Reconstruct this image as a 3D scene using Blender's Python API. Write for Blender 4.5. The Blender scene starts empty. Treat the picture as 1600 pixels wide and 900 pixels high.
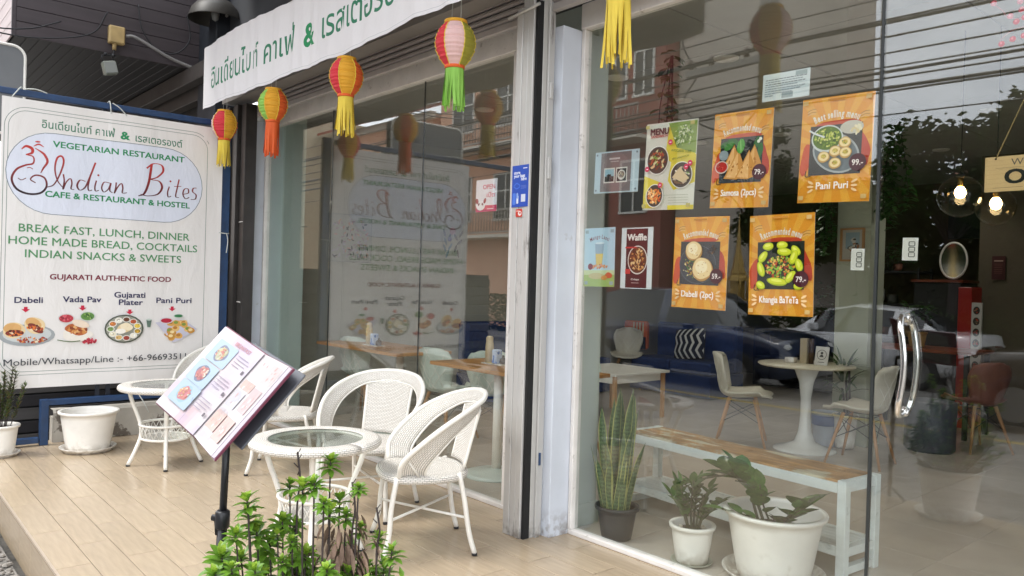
import bpy, bmesh, math, random
from math import sin, cos, pi, radians, sqrt
from mathutils import Vector, Matrix, noise as mnoise

sc = bpy.context.scene
col = sc.collection
# ------------------------------------------------------------------ camera
cam_d = bpy.data.cameras.new('camera')
cam = bpy.data.objects.new('camera', cam_d)
col.objects.link(cam)
cam_d.sensor_width = 36.0
cam_d.lens = 27.357
cam_d.clip_start = 0.05
cam_d.clip_end = 600
RX = Vector((0.6555, 0.7547, 0.0299)); 
cam.matrix_world = Matrix(((0.6549, -0.0238, 0.7554, 0.0), (0.7551, -0.0183, -0.6553, -3.163), (0.0294, 0.9995, 0.0060, 1.40), (0, 0, 0, 1)))
sc.camera = cam
# ------------------------------------------------------------------ sky, sun, exposure
SUN_EL, SUN_AZ = radians(58), radians(205)      # azimuth clockwise from +Y
wd = bpy.data.worlds.new("World"); sc.world = wd; wd.use_nodes = True
nt = wd.node_tree; nt.nodes.clear()
wo = nt.nodes.new('ShaderNodeOutputWorld'); bg = nt.nodes.new('ShaderNodeBackground')
sky = nt.nodes.new('ShaderNodeTexSky'); sky.sky_type = 'NISHITA'; sky.sun_disc = False
sky.sun_elevation = SUN_EL; sky.sun_rotation = SUN_AZ
tcw = nt.nodes.new('ShaderNodeTexCoord'); mp = nt.nodes.new('ShaderNodeMapping'); mp.inputs['Scale'].default_value = (1, 1, 2.6)
n1 = nt.nodes.new('ShaderNodeTexNoise'); n1.inputs['Scale'].default_value = 2.3; n1.inputs['Detail'].default_value = 7; n1.inputs['Roughness'].default_value = 0.55
cr = nt.nodes.new('ShaderNodeValToRGB')
cr.color_ramp.elements[0].position = 0.30; cr.color_ramp.elements[0].color = (8.5, 9.2, 10.3, 1)
cr.color_ramp.elements[1].position = 0.68; cr.color_ramp.elements[1].color = (17.5, 17.8, 18.3, 1)
mx = nt.nodes.new('ShaderNodeMix'); mx.data_type = 'RGBA'; mx.inputs[0].default_value = 0.88
nt.links.new(tcw.outputs['Generated'], mp.inputs[0]); nt.links.new(mp.outputs[0], n1.inputs[0]); nt.links.new(n1.outputs[0], cr.inputs[0])
nt.links.new(sky.outputs[0], mx.inputs[6]); nt.links.new(cr.outputs[0], mx.inputs[7]); nt.links.new(mx.outputs[2], bg.inputs[0])
bg.inputs[1].default_value = 0.10
nt.links.new(bg.outputs[0], wo.inputs[0])
sl = bpy.data.lights.new('sun', 'SUN'); sl.energy = 1.0; sl.angle = radians(18); sl.color = (1.0, 0.96, 0.90)
so = bpy.data.objects.new('sun', sl); col.objects.link(so)
_d = Vector((sin(SUN_AZ) * cos(SUN_EL), cos(SUN_AZ) * cos(SUN_EL), sin(SUN_EL)))
so.rotation_euler = _d.to_track_quat('Z', 'Y').to_euler(); so.location = _d * 30
sc.view_settings.view_transform = 'Standard'; sc.view_settings.look = 'None'; sc.view_settings.gamma = 1.0
sc.view_settings.exposure = 1.38
try:
    sc.cycles.use_denoising = True
    sc.cycles.denoiser = 'OPENIMAGEDENOISE'
    sc.cycles.denoising_input_passes = 'RGB_ALBEDO_NORMAL'
    sc.cycles.max_bounces = 10; sc.cycles.transparent_max_bounces = 24; sc.cycles.glossy_bounces = 5
    sc.cycles.sample_clamp_indirect = 8.0
except Exception:
    pass
random.seed(11)

# ------------------------------------------------------------------ materials
def lin(c):
    return tuple(((x / 12.92) if x <= 0.04045 else ((x + 0.055) / 1.055) ** 2.4) for x in c)
def hx(s):
    return lin(tuple(int(s[i:i + 2], 16) / 255 for i in (0, 2, 4)))
MATS = {}
def mat(name, base, rough=0.6, metal=0.0, var=0.0, vscale=6.0, stretch=(1, 1, 1), bump=0.0, bscale=60.0, obj_var=0.0, spec=0.5,
        col2=None, c2lo=0.5, c2hi=0.6, c2scale=3.0, coat=0.0, trans=0.0, sheen=0.0, tex='Object', sub=0.0, grime=None):
    if name in MATS: return MATS[name]
    m = bpy.data.materials.new(name); m.use_nodes = True
    t = m.node_tree; b = t.nodes['Principled BSDF']
    base = tuple(base[:3])
    b.inputs['Roughness'].default_value = rough; b.inputs['Metallic'].default_value = metal
    b.inputs['Specular IOR Level'].default_value = spec; b.inputs['Coat Weight'].default_value = coat
    b.inputs['Base Color'].default_value = (*base, 1)
    tc = t.nodes.new('ShaderNodeTexCoord'); mpn = t.nodes.new('ShaderNodeMapping'); mpn.inputs['Scale'].default_value = stretch
    t.links.new(tc.outputs[tex], mpn.inputs[0])
    cur = None
    if var > 0 or col2:
        rgb = t.nodes.new('ShaderNodeRGB'); rgb.outputs[0].default_value = (*base, 1); cur = rgb.outputs[0]
    if col2:
        n = t.nodes.new('ShaderNodeTexNoise'); n.inputs['Scale'].default_value = c2scale; n.inputs['Detail'].default_value = 8; n.inputs['Roughness'].default_value = 0.65
        t.links.new(mpn.outputs[0], n.inputs[0])
        r = t.nodes.new('ShaderNodeMapRange'); r.inputs[1].default_value = c2lo; r.inputs[2].default_value = c2hi
        t.links.new(n.outputs[0], r.inputs[0])
        x = t.nodes.new('ShaderNodeMix'); x.data_type = 'RGBA'; x.inputs[7].default_value = (*col2, 1)
        t.links.new(r.outputs[0], x.inputs[0]); t.links.new(cur, x.inputs[6]); cur = x.outputs[2]
    if var > 0:
        n = t.nodes.new('ShaderNodeTexNoise'); n.inputs['Scale'].default_value = vscale; n.inputs['Detail'].default_value = 6
        t.links.new(mpn.outputs[0], n.inputs[0])
        r = t.nodes.new('ShaderNodeMapRange'); r.inputs[1].default_value = 0.3; r.inputs[2].default_value = 0.7
        r.inputs[3].default_value = 1 - var; r.inputs[4].default_value = 1 + var
        t.links.new(n.outputs[0], r.inputs[0])
        x = t.nodes.new('ShaderNodeVectorMath'); x.operation = 'SCALE'
        t.links.new(cur, x.inputs[0]); t.links.new(r.outputs[0], x.inputs['Scale']); cur = x.outputs[0]
    if grime and cur is not None:
        # splashed dirt that sits at the foot of the thing: (height, colour)
        sp = t.nodes.new('ShaderNodeSeparateXYZ'); t.links.new(tc.outputs['Object'], sp.inputs[0])
        n = t.nodes.new('ShaderNodeTexNoise'); n.inputs['Scale'].default_value = 22; n.inputs['Detail'].default_value = 8; t.links.new(tc.outputs['Object'], n.inputs[0])
        r = t.nodes.new('ShaderNodeMapRange'); r.inputs[1].default_value = 0.0; r.inputs[2].default_value = grime[0]; r.inputs[3].default_value = .75; r.inputs[4].default_value = 0.0; t.links.new(sp.outputs[2], r.inputs[0])
        r2 = t.nodes.new('ShaderNodeMapRange'); r2.inputs[1].default_value = .40; r2.inputs[2].default_value = .58; t.links.new(n.outputs[0], r2.inputs[0])
        mm = t.nodes.new('ShaderNodeMath'); mm.operation = 'MULTIPLY'; t.links.new(r.outputs[0], mm.inputs[0]); t.links.new(r2.outputs[0], mm.inputs[1])
        x = t.nodes.new('ShaderNodeMix'); x.data_type = 'RGBA'; x.inputs[7].default_value = (*grime[1], 1); t.links.new(mm.outputs[0], x.inputs[0]); t.links.new(cur, x.inputs[6]); cur = x.outputs[2]
    if obj_var > 0:
        if cur is None:
            rgb = t.nodes.new('ShaderNodeRGB'); rgb.outputs[0].default_value = (*base, 1); cur = rgb.outputs[0]
        oi = t.nodes.new('ShaderNodeObjectInfo'); r = t.nodes.new('ShaderNodeMapRange')
        r.inputs[3].default_value = 1 - obj_var; r.inputs[4].default_value = 1 + obj_var
        t.links.new(oi.outputs['Random'], r.inputs[0])
        x = t.nodes.new('ShaderNodeVectorMath'); x.operation = 'SCALE'
        t.links.new(cur, x.inputs[0]); t.links.new(r.outputs[0], x.inputs['Scale']); cur = x.outputs[0]
    if cur is not None: t.links.new(cur, b.inputs['Base Color'])
    if bump > 0:
        n = t.nodes.new('ShaderNodeTexNoise'); n.inputs['Scale'].default_value = bscale; n.inputs['Detail'].default_value = 5
        t.links.new(mpn.outputs[0], n.inputs[0])
        bp = t.nodes.new('ShaderNodeBump'); bp.inputs['Strength'].default_value = bump; bp.inputs['Distance'].default_value = 0.01
        t.links.new(n.outputs[0], bp.inputs['Height']); t.links.new(bp.outputs[0], b.inputs['Normal'])
    if trans > 0: b.inputs['Transmission Weight'].default_value = trans
    if sub > 0:
        b.inputs['Subsurface Weight'].default_value = sub; b.inputs['Subsurface Radius'].default_value = (0.02, 0.02, 0.02)
    MATS[name] = m
    return m

def glass_mat(name, tint=(0.958, 0.976, 0.968), rough=0.0, ior=1.72):
    m = bpy.data.materials.new(name); m.use_nodes = True; t = m.node_tree; t.nodes.clear()
    o = t.nodes.new('ShaderNodeOutputMaterial'); g = t.nodes.new('ShaderNodeBsdfGlossy'); tr = t.nodes.new('ShaderNodeBsdfTransparent')
    g.inputs['Roughness'].default_value = rough; tr.inputs[0].default_value = (*tint, 1); g.inputs[0].default_value = (1, 1, 1, 1)
    geo = t.nodes.new('ShaderNodeNewGeometry'); mr = t.nodes.new('ShaderNodeMapRange')
    mr.inputs[3].default_value = ior; mr.inputs[4].default_value = 1 / ior
    t.links.new(geo.outputs['Backfacing'], mr.inputs[0])
    fr = t.nodes.new('ShaderNodeFresnel'); t.links.new(mr.outputs[0], fr.inputs['IOR'])
    x = t.nodes.new('ShaderNodeMixShader')
    t.links.new(fr.outputs[0], x.inputs[0]); t.links.new(tr.outputs[0], x.inputs[1]); t.links.new(g.outputs[0], x.inputs[2])
    t.links.new(x.outputs[0], o.inputs[0]); MATS[name] = m
    return m

def emit_mat(name, c, s):
    m = bpy.data.materials.new(name); m.use_nodes = True; t = m.node_tree
    b = t.nodes['Principled BSDF']; b.inputs['Emission Color'].default_value = (*c, 1); b.inputs['Emission Strength'].default_value = s
    b.inputs['Base Color'].default_value = (*c, 1); MATS[name] = m
    return m

def print_mat(name, rough=0.45, crease=0.0, transl=0.0):
    """printed sheet: flat print colours from a colour attribute; fine cloth or paper relief"""
    m = bpy.data.materials.new(name); m.use_nodes = True; t = m.node_tree; b = t.nodes['Principled BSDF']
    a = t.nodes.new('ShaderNodeAttribute'); a.attribute_name = 'Col'; b.inputs['Roughness'].default_value = rough
    t.links.new(a.outputs['Color'], b.inputs['Base Color'])
    if crease > 0:
        tc = t.nodes.new('ShaderNodeTexCoord'); mpn = t.nodes.new('ShaderNodeMapping'); mpn.inputs['Scale'].default_value = (1, 1, 0.35)
        n = t.nodes.new('ShaderNodeTexNoise'); n.inputs['Scale'].default_value = 7; n.inputs['Detail'].default_value = 5; n.inputs['Distortion'].default_value = 0.6
        t.links.new(tc.outputs['Object'], mpn.inputs[0]); t.links.new(mpn.outputs[0], n.inputs[0])
        bp = t.nodes.new('ShaderNodeBump'); bp.inputs['Strength'].default_value = crease; bp.inputs['Distance'].default_value = 0.03
        t.links.new(n.outputs[0], bp.inputs['Height']); t.links.new(bp.outputs[0], b.inputs['Normal'])
    MATS[name] = m
    return m

def weave_mat():
    m = bpy.data.materials.new('white_weave'); m.use_nodes = True; t = m.node_tree; b = t.nodes['Principled BSDF']
    uv = t.nodes.new('ShaderNodeUVMap'); uv.uv_map = 'UVMap'
    br = t.nodes.new('ShaderNodeTexBrick'); br.inputs['Scale'].default_value = 1.0
    br.inputs['Brick Width'].default_value = 0.022; br.inputs['Row Height'].default_value = 0.0085; br.inputs['Mortar Size'].default_value = 0.0014
    br.inputs['Mortar Smooth'].default_value = 0.6
    br.inputs['Color1'].default_value = (*hx('f2eee6'), 1); br.inputs['Color2'].default_value = (*hx('e8e2d8'), 1); br.inputs['Mortar'].default_value = (0.30, 0.28, 0.245, 1)
    t.links.new(uv.outputs[0], br.inputs[0]); t.links.new(br.outputs['Color'], b.inputs['Base Color'])
    bp = t.nodes.new('ShaderNodeBump'); bp.inputs['Strength'].default_value = 0.8; bp.inputs['Distance'].default_value = 0.004; bp.invert = True
    t.links.new(br.outputs['Fac'], bp.inputs['Height']); t.links.new(bp.outputs[0], b.inputs['Normal'])
    b.inputs['Roughness'].default_value = 0.5; MATS['weave'] = m
    return m

# ------------------------------------------------------------------ mesh builder
class MB:
    def __init__(s): s.v = []; s.f = []; s.m = []; s.s = []; s.uv = []
    def add(s, vs, fs, mi=0, smooth=False, uvs=None):
        b = len(s.v); s.v += [tuple(p) for p in vs]
        for i, f in enumerate(fs):
            s.f.append([b + k for k in f]); s.m.append(mi); s.s.append(smooth)
            s.uv.append(uvs[i] if uvs else None)
        return s
    def box(s, x0, x1, y0, y1, z0, z1, mi=0, M=None, ch=0.0):
        if x0 > x1: x0, x1 = x1, x0
        if y0 > y1: y0, y1 = y1, y0
        if z0 > z1: z0, z1 = z1, z0
        if ch <= 0:
            v = [(x0, y0, z0), (x1, y0, z0), (x1, y1, z0), (x0, y1, z0), (x0, y0, z1), (x1, y0, z1), (x1, y1, z1), (x0, y1, z1)]
            f = [(0, 3, 2, 1), (4, 5, 6, 7), (0, 1, 5, 4), (1, 2, 6, 5), (2, 3, 7, 6), (3, 0, 4, 7)]
        else:
            bm = bmesh.new(); r = bmesh.ops.create_cube(bm, size=1)
            for q in bm.verts: q.co = Vector(((x0 + x1) / 2 + q.co.x * (x1 - x0), (y0 + y1) / 2 + q.co.y * (y1 - y0), (z0 + z1) / 2 + q.co.z * (z1 - z0)))
            bmesh.ops.bevel(bm, geom=list(bm.edges), offset=ch, segments=1, affect='EDGES')
            bm.verts.index_update(); v = [q.co.copy() for q in bm.verts]; f = [[q.index for q in ff.verts] for ff in bm.faces]; bm.free()
        if M is not None: v = [M @ Vector(p) for p in v]
        return s.add(v, f, mi)
    def tube(s, pts, r, n=8, closed=False, mi=0, cap=True, flat=1.0):
        pts = [Vector(p) for p in pts]; N = len(pts)
        rs = r if isinstance(r, (list, tuple)) else [r] * N
        vs = []; prev = None
        for i, p in enumerate(pts):
            a = pts[(i - 1) % N] if (closed or i > 0) else p; b = pts[(i + 1) % N] if (closed or i < N - 1) else p
            t = (b - a); t = t.normalized() if t.length > 1e-9 else Vector((0, 0, 1))
            if prev is None:
                u = t.orthogonal().normalized()
                if abs(t.z) < 0.95: u = t.cross(Vector((0, 0, 1))).normalized()
            else:
                u = prev - t * prev.dot(t); u = u.normalized() if u.length > 1e-6 else t.orthogonal().normalized()
            prev = u; w = t.cross(u)
            for k in range(n):
                a_ = 2 * pi * k / n; vs.append(p + (u * cos(a_) + w * sin(a_) * flat) * rs[i])
        fs = []
        for i in range(N if closed else N - 1):
            for k in range(n):
                k2 = (k + 1) % n; j = (i + 1) % N
                fs.append((i * n + k, i * n + k2, j * n + k2, j * n + k))
        s.add(vs, fs, mi, True)
        if cap and not closed:
            b = len(s.v) - len(vs)
            s.f.append([b + k for k in range(n)][::-1]); s.m.append(mi); s.s.append(False); s.uv.append(None)
            s.f.append([b + (N - 1) * n + k for k in range(n)]); s.m.append(mi); s.s.append(False); s.uv.append(None)
        return s
    def lathe(s, prof, c=(0, 0, 0), n=28, mi=0, smooth=True, sx=1.0, sy=1.0, M=None):
        vs = []
        for r, z in prof:
            for k in range(n):
                a = 2 * pi * k / n; vs.append(Vector((c[0] + r * cos(a) * sx, c[1] + r * sin(a) * sy, c[2] + z)))
        if M is not None: vs = [M @ v for v in vs]
        fs = [(i * n + k, i * n + (k + 1) % n, (i + 1) * n + (k + 1) % n, (i + 1) * n + k) for i in range(len(prof) - 1) for k in range(n)]
        s.add(vs, fs, mi, smooth)
        b = len(s.v) - len(vs)
        if prof[0][0] > 1e-6: s.f.append([b + k for k in range(n)][::-1]); s.m.append(mi); s.s.append(False); s.uv.append(None)
        if prof[-1][0] > 1e-6: s.f.append([b + (len(prof) - 1) * n + k for k in range(n)]); s.m.append(mi); s.s.append(False); s.uv.append(None)
        return s
    def grid(s, fn, nu, nv, mi=0, uvscale=None, closed_u=False, smooth=True):
        P = [[Vector(fn(i / nu, j / nv)) for i in range(nu + 1)] for j in range(nv + 1)]
        vs = [p for row in P for p in row]; fs = []; uvs = []
        if uvscale:
            us, vs_ = uvscale
        for j in range(nv):
            for i in range(nu):
                a = j * (nu + 1) + i; fs.append((a, a + 1, a + nu + 2, a + nu + 1))
                if uvscale:
                    uvs.append([(i / nu * us, j / nv * vs_), ((i + 1) / nu * us, j / nv * vs_), ((i + 1) / nu * us, (j + 1) / nv * vs_), (i / nu * us, (j + 1) / nv * vs_)])
        return s.add(vs, fs, mi, smooth, uvs if uvscale else None)
    def prism(s, pts, d, mi=0, M=None):
        """pts: 2D outline in local xy, extruded by d in z"""
        n = len(pts); v = [Vector((p[0], p[1], 0)) for p in pts] + [Vector((p[0], p[1], d)) for p in pts]
        if M is not None: v = [M @ q for q in v]
        f = [list(range(n))[::-1], [n + i for i in range(n)]] + [(i, (i + 1) % n, n + (i + 1) % n, n + i) for i in range(n)]
        return s.add(v, f, mi)
    def build(s, name, mats, parent=None, world=True, bevel=0.0, solid=0.0, sub=0):
        me = bpy.data.meshes.new(name)
        off = Vector((0, 0, 0))
        if parent is not None and world:
            q = parent
            while q is not None: off += Vector(q.location); q = q.parent
        vs = [(p[0] - off.x, p[1] - off.y, p[2] - off.z) for p in s.v]
        me.from_pydata(vs, [], s.f)
        if not isinstance(mats, (list, tuple)): mats = [mats]
        for m in mats: me.materials.append(m)
        me.polygons.foreach_set('material_index', s.m); me.polygons.foreach_set('use_smooth', s.s)
        if any(u is not None for u in s.uv):
            l = me.uv_layers.new(name='UVMap'); k = 0
            for i, f in enumerate(s.f):
                u = s.uv[i]
                for j in range(len(f)):
                    if u: l.data[k].uv = u[j]
                    k += 1
        me.update()
        o = bpy.data.objects.new(name, me); col.objects.link(o)
        if parent is not None: o.parent = parent
        if solid: md = o.modifiers.new('thickness', 'SOLIDIFY'); md.thickness = solid; md.offset = 0
        if sub: md = o.modifiers.new('round', 'SUBSURF'); md.levels = sub; md.render_levels = sub
        if bevel:
            md = o.modifiers.new('bevel', 'BEVEL'); md.width = bevel; md.segments = 2; md.limit_method = 'ANGLE'
        return o

def tag(o, label=None, cat=None, group=None, kind=None):
    if label: o['label'] = label
    if cat: o['category'] = cat
    if group: o['group'] = group
    if kind: o['kind'] = kind
    return o
def thing(name, label, cat, loc=(0, 0, 0), rotz=0.0, group=None):
    o = bpy.data.objects.new(name, None); col.objects.link(o); o.empty_display_size = 0.1
    o.location = loc; o.rotation_euler = (0, 0, rotz)
    return tag(o, label, cat, group)
def struct(o): o['kind'] = 'structure'; return o
def dup(root, loc=None, rotz=None, label=None, parent=None):
    r = root.copy(); col.objects.link(r)
    if loc is not None: r.location = loc
    if rotz is not None: r.rotation_euler = (0, 0, rotz)
    if label: r['label'] = label
    r.parent = parent
    for ch in list(root.children): dup(ch, parent=r)
    return r
def link_copy(o, parent, loc, rot=None, scale=None):
    c = o.copy(); col.objects.link(c); c.parent = parent; c.location = loc
    if rot is not None: c.rotation_euler = rot
    if scale is not None: c.scale = scale
    return c

# ------------------------------------------------------------------ flat print
_glyph = {}
def text_mesh(s, bold=0.0):
    k = (s, bold)
    if k in _glyph: return _glyph[k]
    c = bpy.data.curves.new('t', 'FONT'); c.body = s; c.resolution_u = 3; c.offset = bold; c.size = 1.0
    o = bpy.data.objects.new('t', c); col.objects.link(o)
    dg = bpy.context.evaluated_depsgraph_get(); dg.update()
    ev = o.evaluated_get(dg); me = ev.to_mesh()
    v = [(p.co.x, p.co.y) for p in me.vertices]; f = [list(p.vertices) for p in me.polygons]
    ev.to_mesh_clear(); bpy.data.objects.remove(o); bpy.data.curves.remove(c)
    _glyph[k] = (v, f)
    return _glyph[k]

def smooth_pts(p, n=8, closed=False):
    P = [Vector((q[0], q[1])) for q in p]; out = []
    N = len(P); R = range(N if closed else N - 1)
    for i in R:
        p0 = P[(i - 1) % N] if (closed or i > 0) else P[i] * 2 - P[i + 1]
        p1 = P[i]; p2 = P[(i + 1) % N]; p3 = P[(i + 2) % N] if (closed or i < N - 2) else P[i + 1] * 2 - P[i]
        for k in range(n):
            t = k / n
            out.append(0.5 * ((2 * p1) + (-p0 + p2) * t + (2 * p0 - 5 * p1 + 4 * p2 - p3) * t * t + (-p0 + 3 * p1 - 3 * p2 + p3) * t ** 3))
    if not closed: out.append(P[-1])
    return out

class Print:
    """flat artwork in local metres: x right, y up, tiny steps of height for each later element"""
    STEP = 0.00005
    def __init__(s): s.v = []; s.f = []; s.c = []; s.h = 0.0
    def _add(s, pts, faces, c):
        s.h += s.STEP; b = len(s.v)
        s.v += [(p[0], p[1], s.h) for p in pts]
        for f in faces:
            s.f.append([b + k for k in f]); s.c.append(c)
    def poly(s, pts, c):
        s._add(pts, [list(range(len(pts)))], c)
    def rect(s, x0, y0, x1, y1, c): s.poly([(x0, y0), (x1, y0), (x1, y1), (x0, y1)], c)
    def ell(s, x, y, rx, ry, c, rot=0.0, n=20, wob=0.0):
        ph = random.random() * 6; pts = []
        for k in range(n):
            a = 2 * pi * k / n; w = 1 + wob * sin(3 * a + ph) + wob * 0.6 * sin(5 * a + 2 * ph)
            ex = rx * cos(a) * w; ey = ry * sin(a) * w
            pts.append((x + ex * cos(rot) - ey * sin(rot), y + ex * sin(rot) + ey * cos(rot)))
        s.poly(pts, c)
    def stroke(s, pts, w, c, n=8, closed=False, raw=False, c2=None):
        P = [Vector(p) for p in pts] if raw else smooth_pts(pts, n, closed)
        N = len(P); vs = []
        for i, p in enumerate(P):
            a = P[(i - 1) % N] if (closed or i > 0) else p; b = P[(i + 1) % N] if (closed or i < N - 1) else p
            t = (b - a); t = t.normalized() if t.length > 1e-9 else Vector((1, 0)); nn = Vector((-t.y, t.x))
            u = i / max(1, N - 1); ww = w(u, t) if callable(w) else w
            vs += [p + nn * ww / 2, p - nn * ww / 2]
        R = range(N if closed else N - 1)
        fs = [(2 * i, 2 * i + 1, 2 * ((i + 1) % N) + 1, 2 * ((i + 1) % N)) for i in R]
        if c2 is None: s._add(vs, fs, c)
        else:
            s.h += s.STEP; b = len(s.v); s.v += [(p[0], p[1], s.h) for p in vs]
            for f in fs:
                yy = sum(vs[k][1] for k in f) / 4; t_ = min(1, max(0, (yy - c2[1]) / (c2[2] - c2[1])))
                s.f.append([b + k for k in f]); s.c.append(tuple(c[j] * t_ + c2[0][j] * (1 - t_) for j in range(3)))
    def rrect(s, x0, y0, x1, y1, r, w, c, fill=None):
        pts = []
        for cx, cy, a0 in ((x1 - r, y1 - r, 0), (x0 + r, y1 - r, 90), (x0 + r, y0 + r, 180), (x1 - r, y0 + r, 270)):
            for k in range(9):
                a = radians(a0 + k * 90 / 8); pts.append((cx + r * cos(a), cy + r * sin(a)))
        if fill is not None: s.poly(pts, fill)
        if w > 0: s.stroke(pts, w, c, raw=True, closed=True)
    def text(s, t, x, y, h, c, w=None, align='L', bold=0.012, shear=0.0, slope=0.0, hs=1.0):
        """h = cap height; w = total width to fit"""
        v, f = text_mesh(t, bold if (t == '&' or t[0] > '฀') else 0.0)
        if not v: return
        xs = [p[0] for p in v]; x0, x1 = min(xs), max(xs)
        sy = h / 0.70
        sx = (w / (x1 - x0)) if w else sy * hs
        W_ = (x1 - x0) * sx
        ox = x if align == 'L' else (x - W_ / 2 if align == 'C' else x - W_)
        pts = [(ox + (p[0] - x0) * sx + p[1] * sy * shear, y + p[1] * sy + slope * ((p[0] - x0) * sx)) for p in v]
        if bold > 0 and '&' != t and not t[0] > '฀':
            b_ = bold * .75 * sy
            for dx, dy in ((-b_, -b_ * .6), (b_, -b_ * .6), (-b_, b_ * .6), (b_, b_ * .6)): s._add([(p[0] + dx, p[1] + dy) for p in pts], f, c)
        else: s._add(pts, f, c)
    def arctext(s, t, cx, cy, R, h, c, span, bold=0.02, hs=0.8):
        """letters set along an arch centred at angle 90 degrees"""
        adv = []; tot = 0
        for ch in t:
            if ch == ' ': w_ = 0.30
            else:
                v, f = text_mesh(ch, bold); xs = [p[0] for p in v]; w_ = max(xs) - min(xs) + 0.12
            adv.append(w_); tot += w_
        a = 90 + span / 2
        for ch, w_ in zip(t, adv):
            da = span * w_ / tot; am = radians(a - da / 2); a -= da
            if ch == ' ': continue
            v, f = text_mesh(ch, bold); xs = [p[0] for p in v]; mx_ = (min(xs) + max(xs)) / 2
            px, py = cx + R * cos(am), cy + R * sin(am); rot = am - pi / 2
            k = h / 0.7; kx = radians(span) * R / tot
            pts = []
            for p in v:
                lx = (p[0] - mx_) * kx; ly = p[1] * k
                pts.append((px + lx * cos(rot) - ly * sin(rot), py + lx * sin(rot) + ly * cos(rot)))
            s._add(pts, f, c)
    def blobs(s, cx, cy, rx, ry, n, cols, sz, asp=0.7, wob=0.15):
        for _ in range(n):
            a = random.random() * 2 * pi; q = sqrt(random.random())
            k = sz * random.uniform(0.6, 1.3)
            s.ell(cx + rx * q * cos(a), cy + ry * q * sin(a), k, k * asp, random.choice(cols), random.random() * pi, 9, wob)
    def build(s, name, m, origin, ax, ay, parent=None, warp=None, cut=None, lift=0.001):
        """origin: point of (0,0); ax, ay: unit vectors; normal = ax x ay"""
        ax = Vector(ax); ay = Vector(ay); nn = ax.cross(ay)
        v, f, c = s.v, s.f, s.c
        if cut:
            bm = bmesh.new(); bv = [bm.verts.new(p) for p in v]; lay = bm.faces.layers.int.new('ci')
            for i, ff in enumerate(f):
                try: q = bm.faces.new([bv[k] for k in ff]); q[lay] = i
                except Exception: pass
            x0 = min(p[0] for p in v); x1 = max(p[0] for p in v); k = int(x0 / cut)
            while k * cut < x1:
                if k * cut > x0: bmesh.ops.bisect_plane(bm, geom=list(bm.verts) + list(bm.edges) + list(bm.faces), plane_co=(k * cut, 0, 0), plane_no=(1, 0, 0), dist=1e-6)
                k += 1
            bmesh.ops.triangulate(bm, faces=list(bm.faces))
            bm.verts.index_update(); v2 = [tuple(q.co) for q in bm.verts]; f2 = [[q.index for q in ff.verts] for ff in bm.faces]; c2 = [c[ff[lay]] for ff in bm.faces]
            bm.free(); v, f, c = v2, f2, c2
        off = Vector((0, 0, 0)); q = parent
        while q is not None: off += Vector(q.location); q = q.parent
        vs = []
        for p in v:
            d = p[2] + lift + (warp(p[0], p[1]) if warp else 0)
            vs.append(Vector(origin) + ax * p[0] + ay * p[1] + nn * d - off)
        me = bpy.data.meshes.new(name); me.from_pydata(vs, [], f)
        ca = me.color_attributes.new('Col', 'FLOAT_COLOR', 'CORNER'); data = []
        for i, ff in enumerate(f): data += [*c[i], 1.0] * len(ff)
        ca.data.foreach_set('color', data); me.materials.append(m)
        if warp: me.polygons.foreach_set('use_smooth', [True] * len(f))
        me.update(); o = bpy.data.objects.new(name, me); col.objects.link(o); o.parent = parent
        return o

# ------------------------------------------------------------------ shared materials
GLASS = glass_mat('window_glass')
TABGLASS = glass_mat('table_glass', (0.88, 0.92, 0.90), ior=1.5)
BULBGLASS = glass_mat('bulb_glass', (0.85, 0.80, 0.70), ior=1.45)
WEAVE = weave_mat()
WHITEP = mat('white_plastic', hx('ece8e0'), 0.42, var=0.06, vscale=7, col2=hx('c9c2b4'), c2lo=.60, c2hi=.75, c2scale=6, grime=(.09, (0.36, 0.29, 0.21)))
WMETAL = mat('white_metal', hx('e9e5dc'), 0.38, var=0.04, vscale=12)
BLACKM = mat('black_metal', (0.012, 0.012, 0.014), 0.4)
TILE = mat('beige_tile', (0.43, 0.34, 0.235), 0.23, var=0.10, vscale=5, stretch=(1, 9, 1), obj_var=0.045, col2=(0.375, 0.295, 0.205), c2lo=.55, c2hi=.75, c2scale=2.2, bump=0.03, bscale=30, spec=0.5)
GROUT = mat('grout', (0.10, 0.075, 0.055), 0.9)
ITILE = mat('grey_tile', (0.56, 0.50, 0.43), 0.22, var=0.08, vscale=3, obj_var=0.04)
PAINTW = mat('white_frame_paint', hx('e3ded8'), 0.5, var=0.07, vscale=9, col2=hx('a79f96'), c2lo=0.62, c2hi=0.74, c2scale=16)
PILLAR = mat('pale_blue_plaster', hx('cdd2da'), 0.75, var=0.06, vscale=4, bump=0.06, bscale=80, col2=hx('9b9489'), c2lo=0.66, c2hi=0.80, c2scale=5, grime=(.16, (0.16, 0.12, 0.085)))
ALU = mat('worn_aluminium', hx('c6c4c0'), 0.45, metal=0.25, var=0.08, vscale=7, stretch=(1, 1, 0.2), col2=hx('77726c'), c2lo=0.60, c2hi=0.72, c2scale=18, grime=(.10, (0.13, 0.105, 0.08)))
SHUT = mat('shutter_metal', hx('8f8885'), 0.5, metal=0.2, var=0.12, vscale=4, stretch=(0.3, 1, 1))
SHUTL = mat('shutter_bar', hx('b4aeaa'), 0.5, metal=0.2, var=0.1)
BEAM = mat('grey_beam', hx('8c8782'), 0.7, var=0.1, vscale=3)
DARKC = mat('dark_grey_concrete', (0.06, 0.063, 0.07), 0.8, var=0.15, vscale=3)
DKRUB = mat('dark_gap', (0.01, 0.01, 0.01), 0.8)
BLUE = mat('blue_paint', (0.014, 0.048, 0.13), 0.42, var=0.2, vscale=14, col2=(0.04, 0.035, 0.03), c2lo=0.66, c2hi=0.72, c2scale=22)
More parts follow.
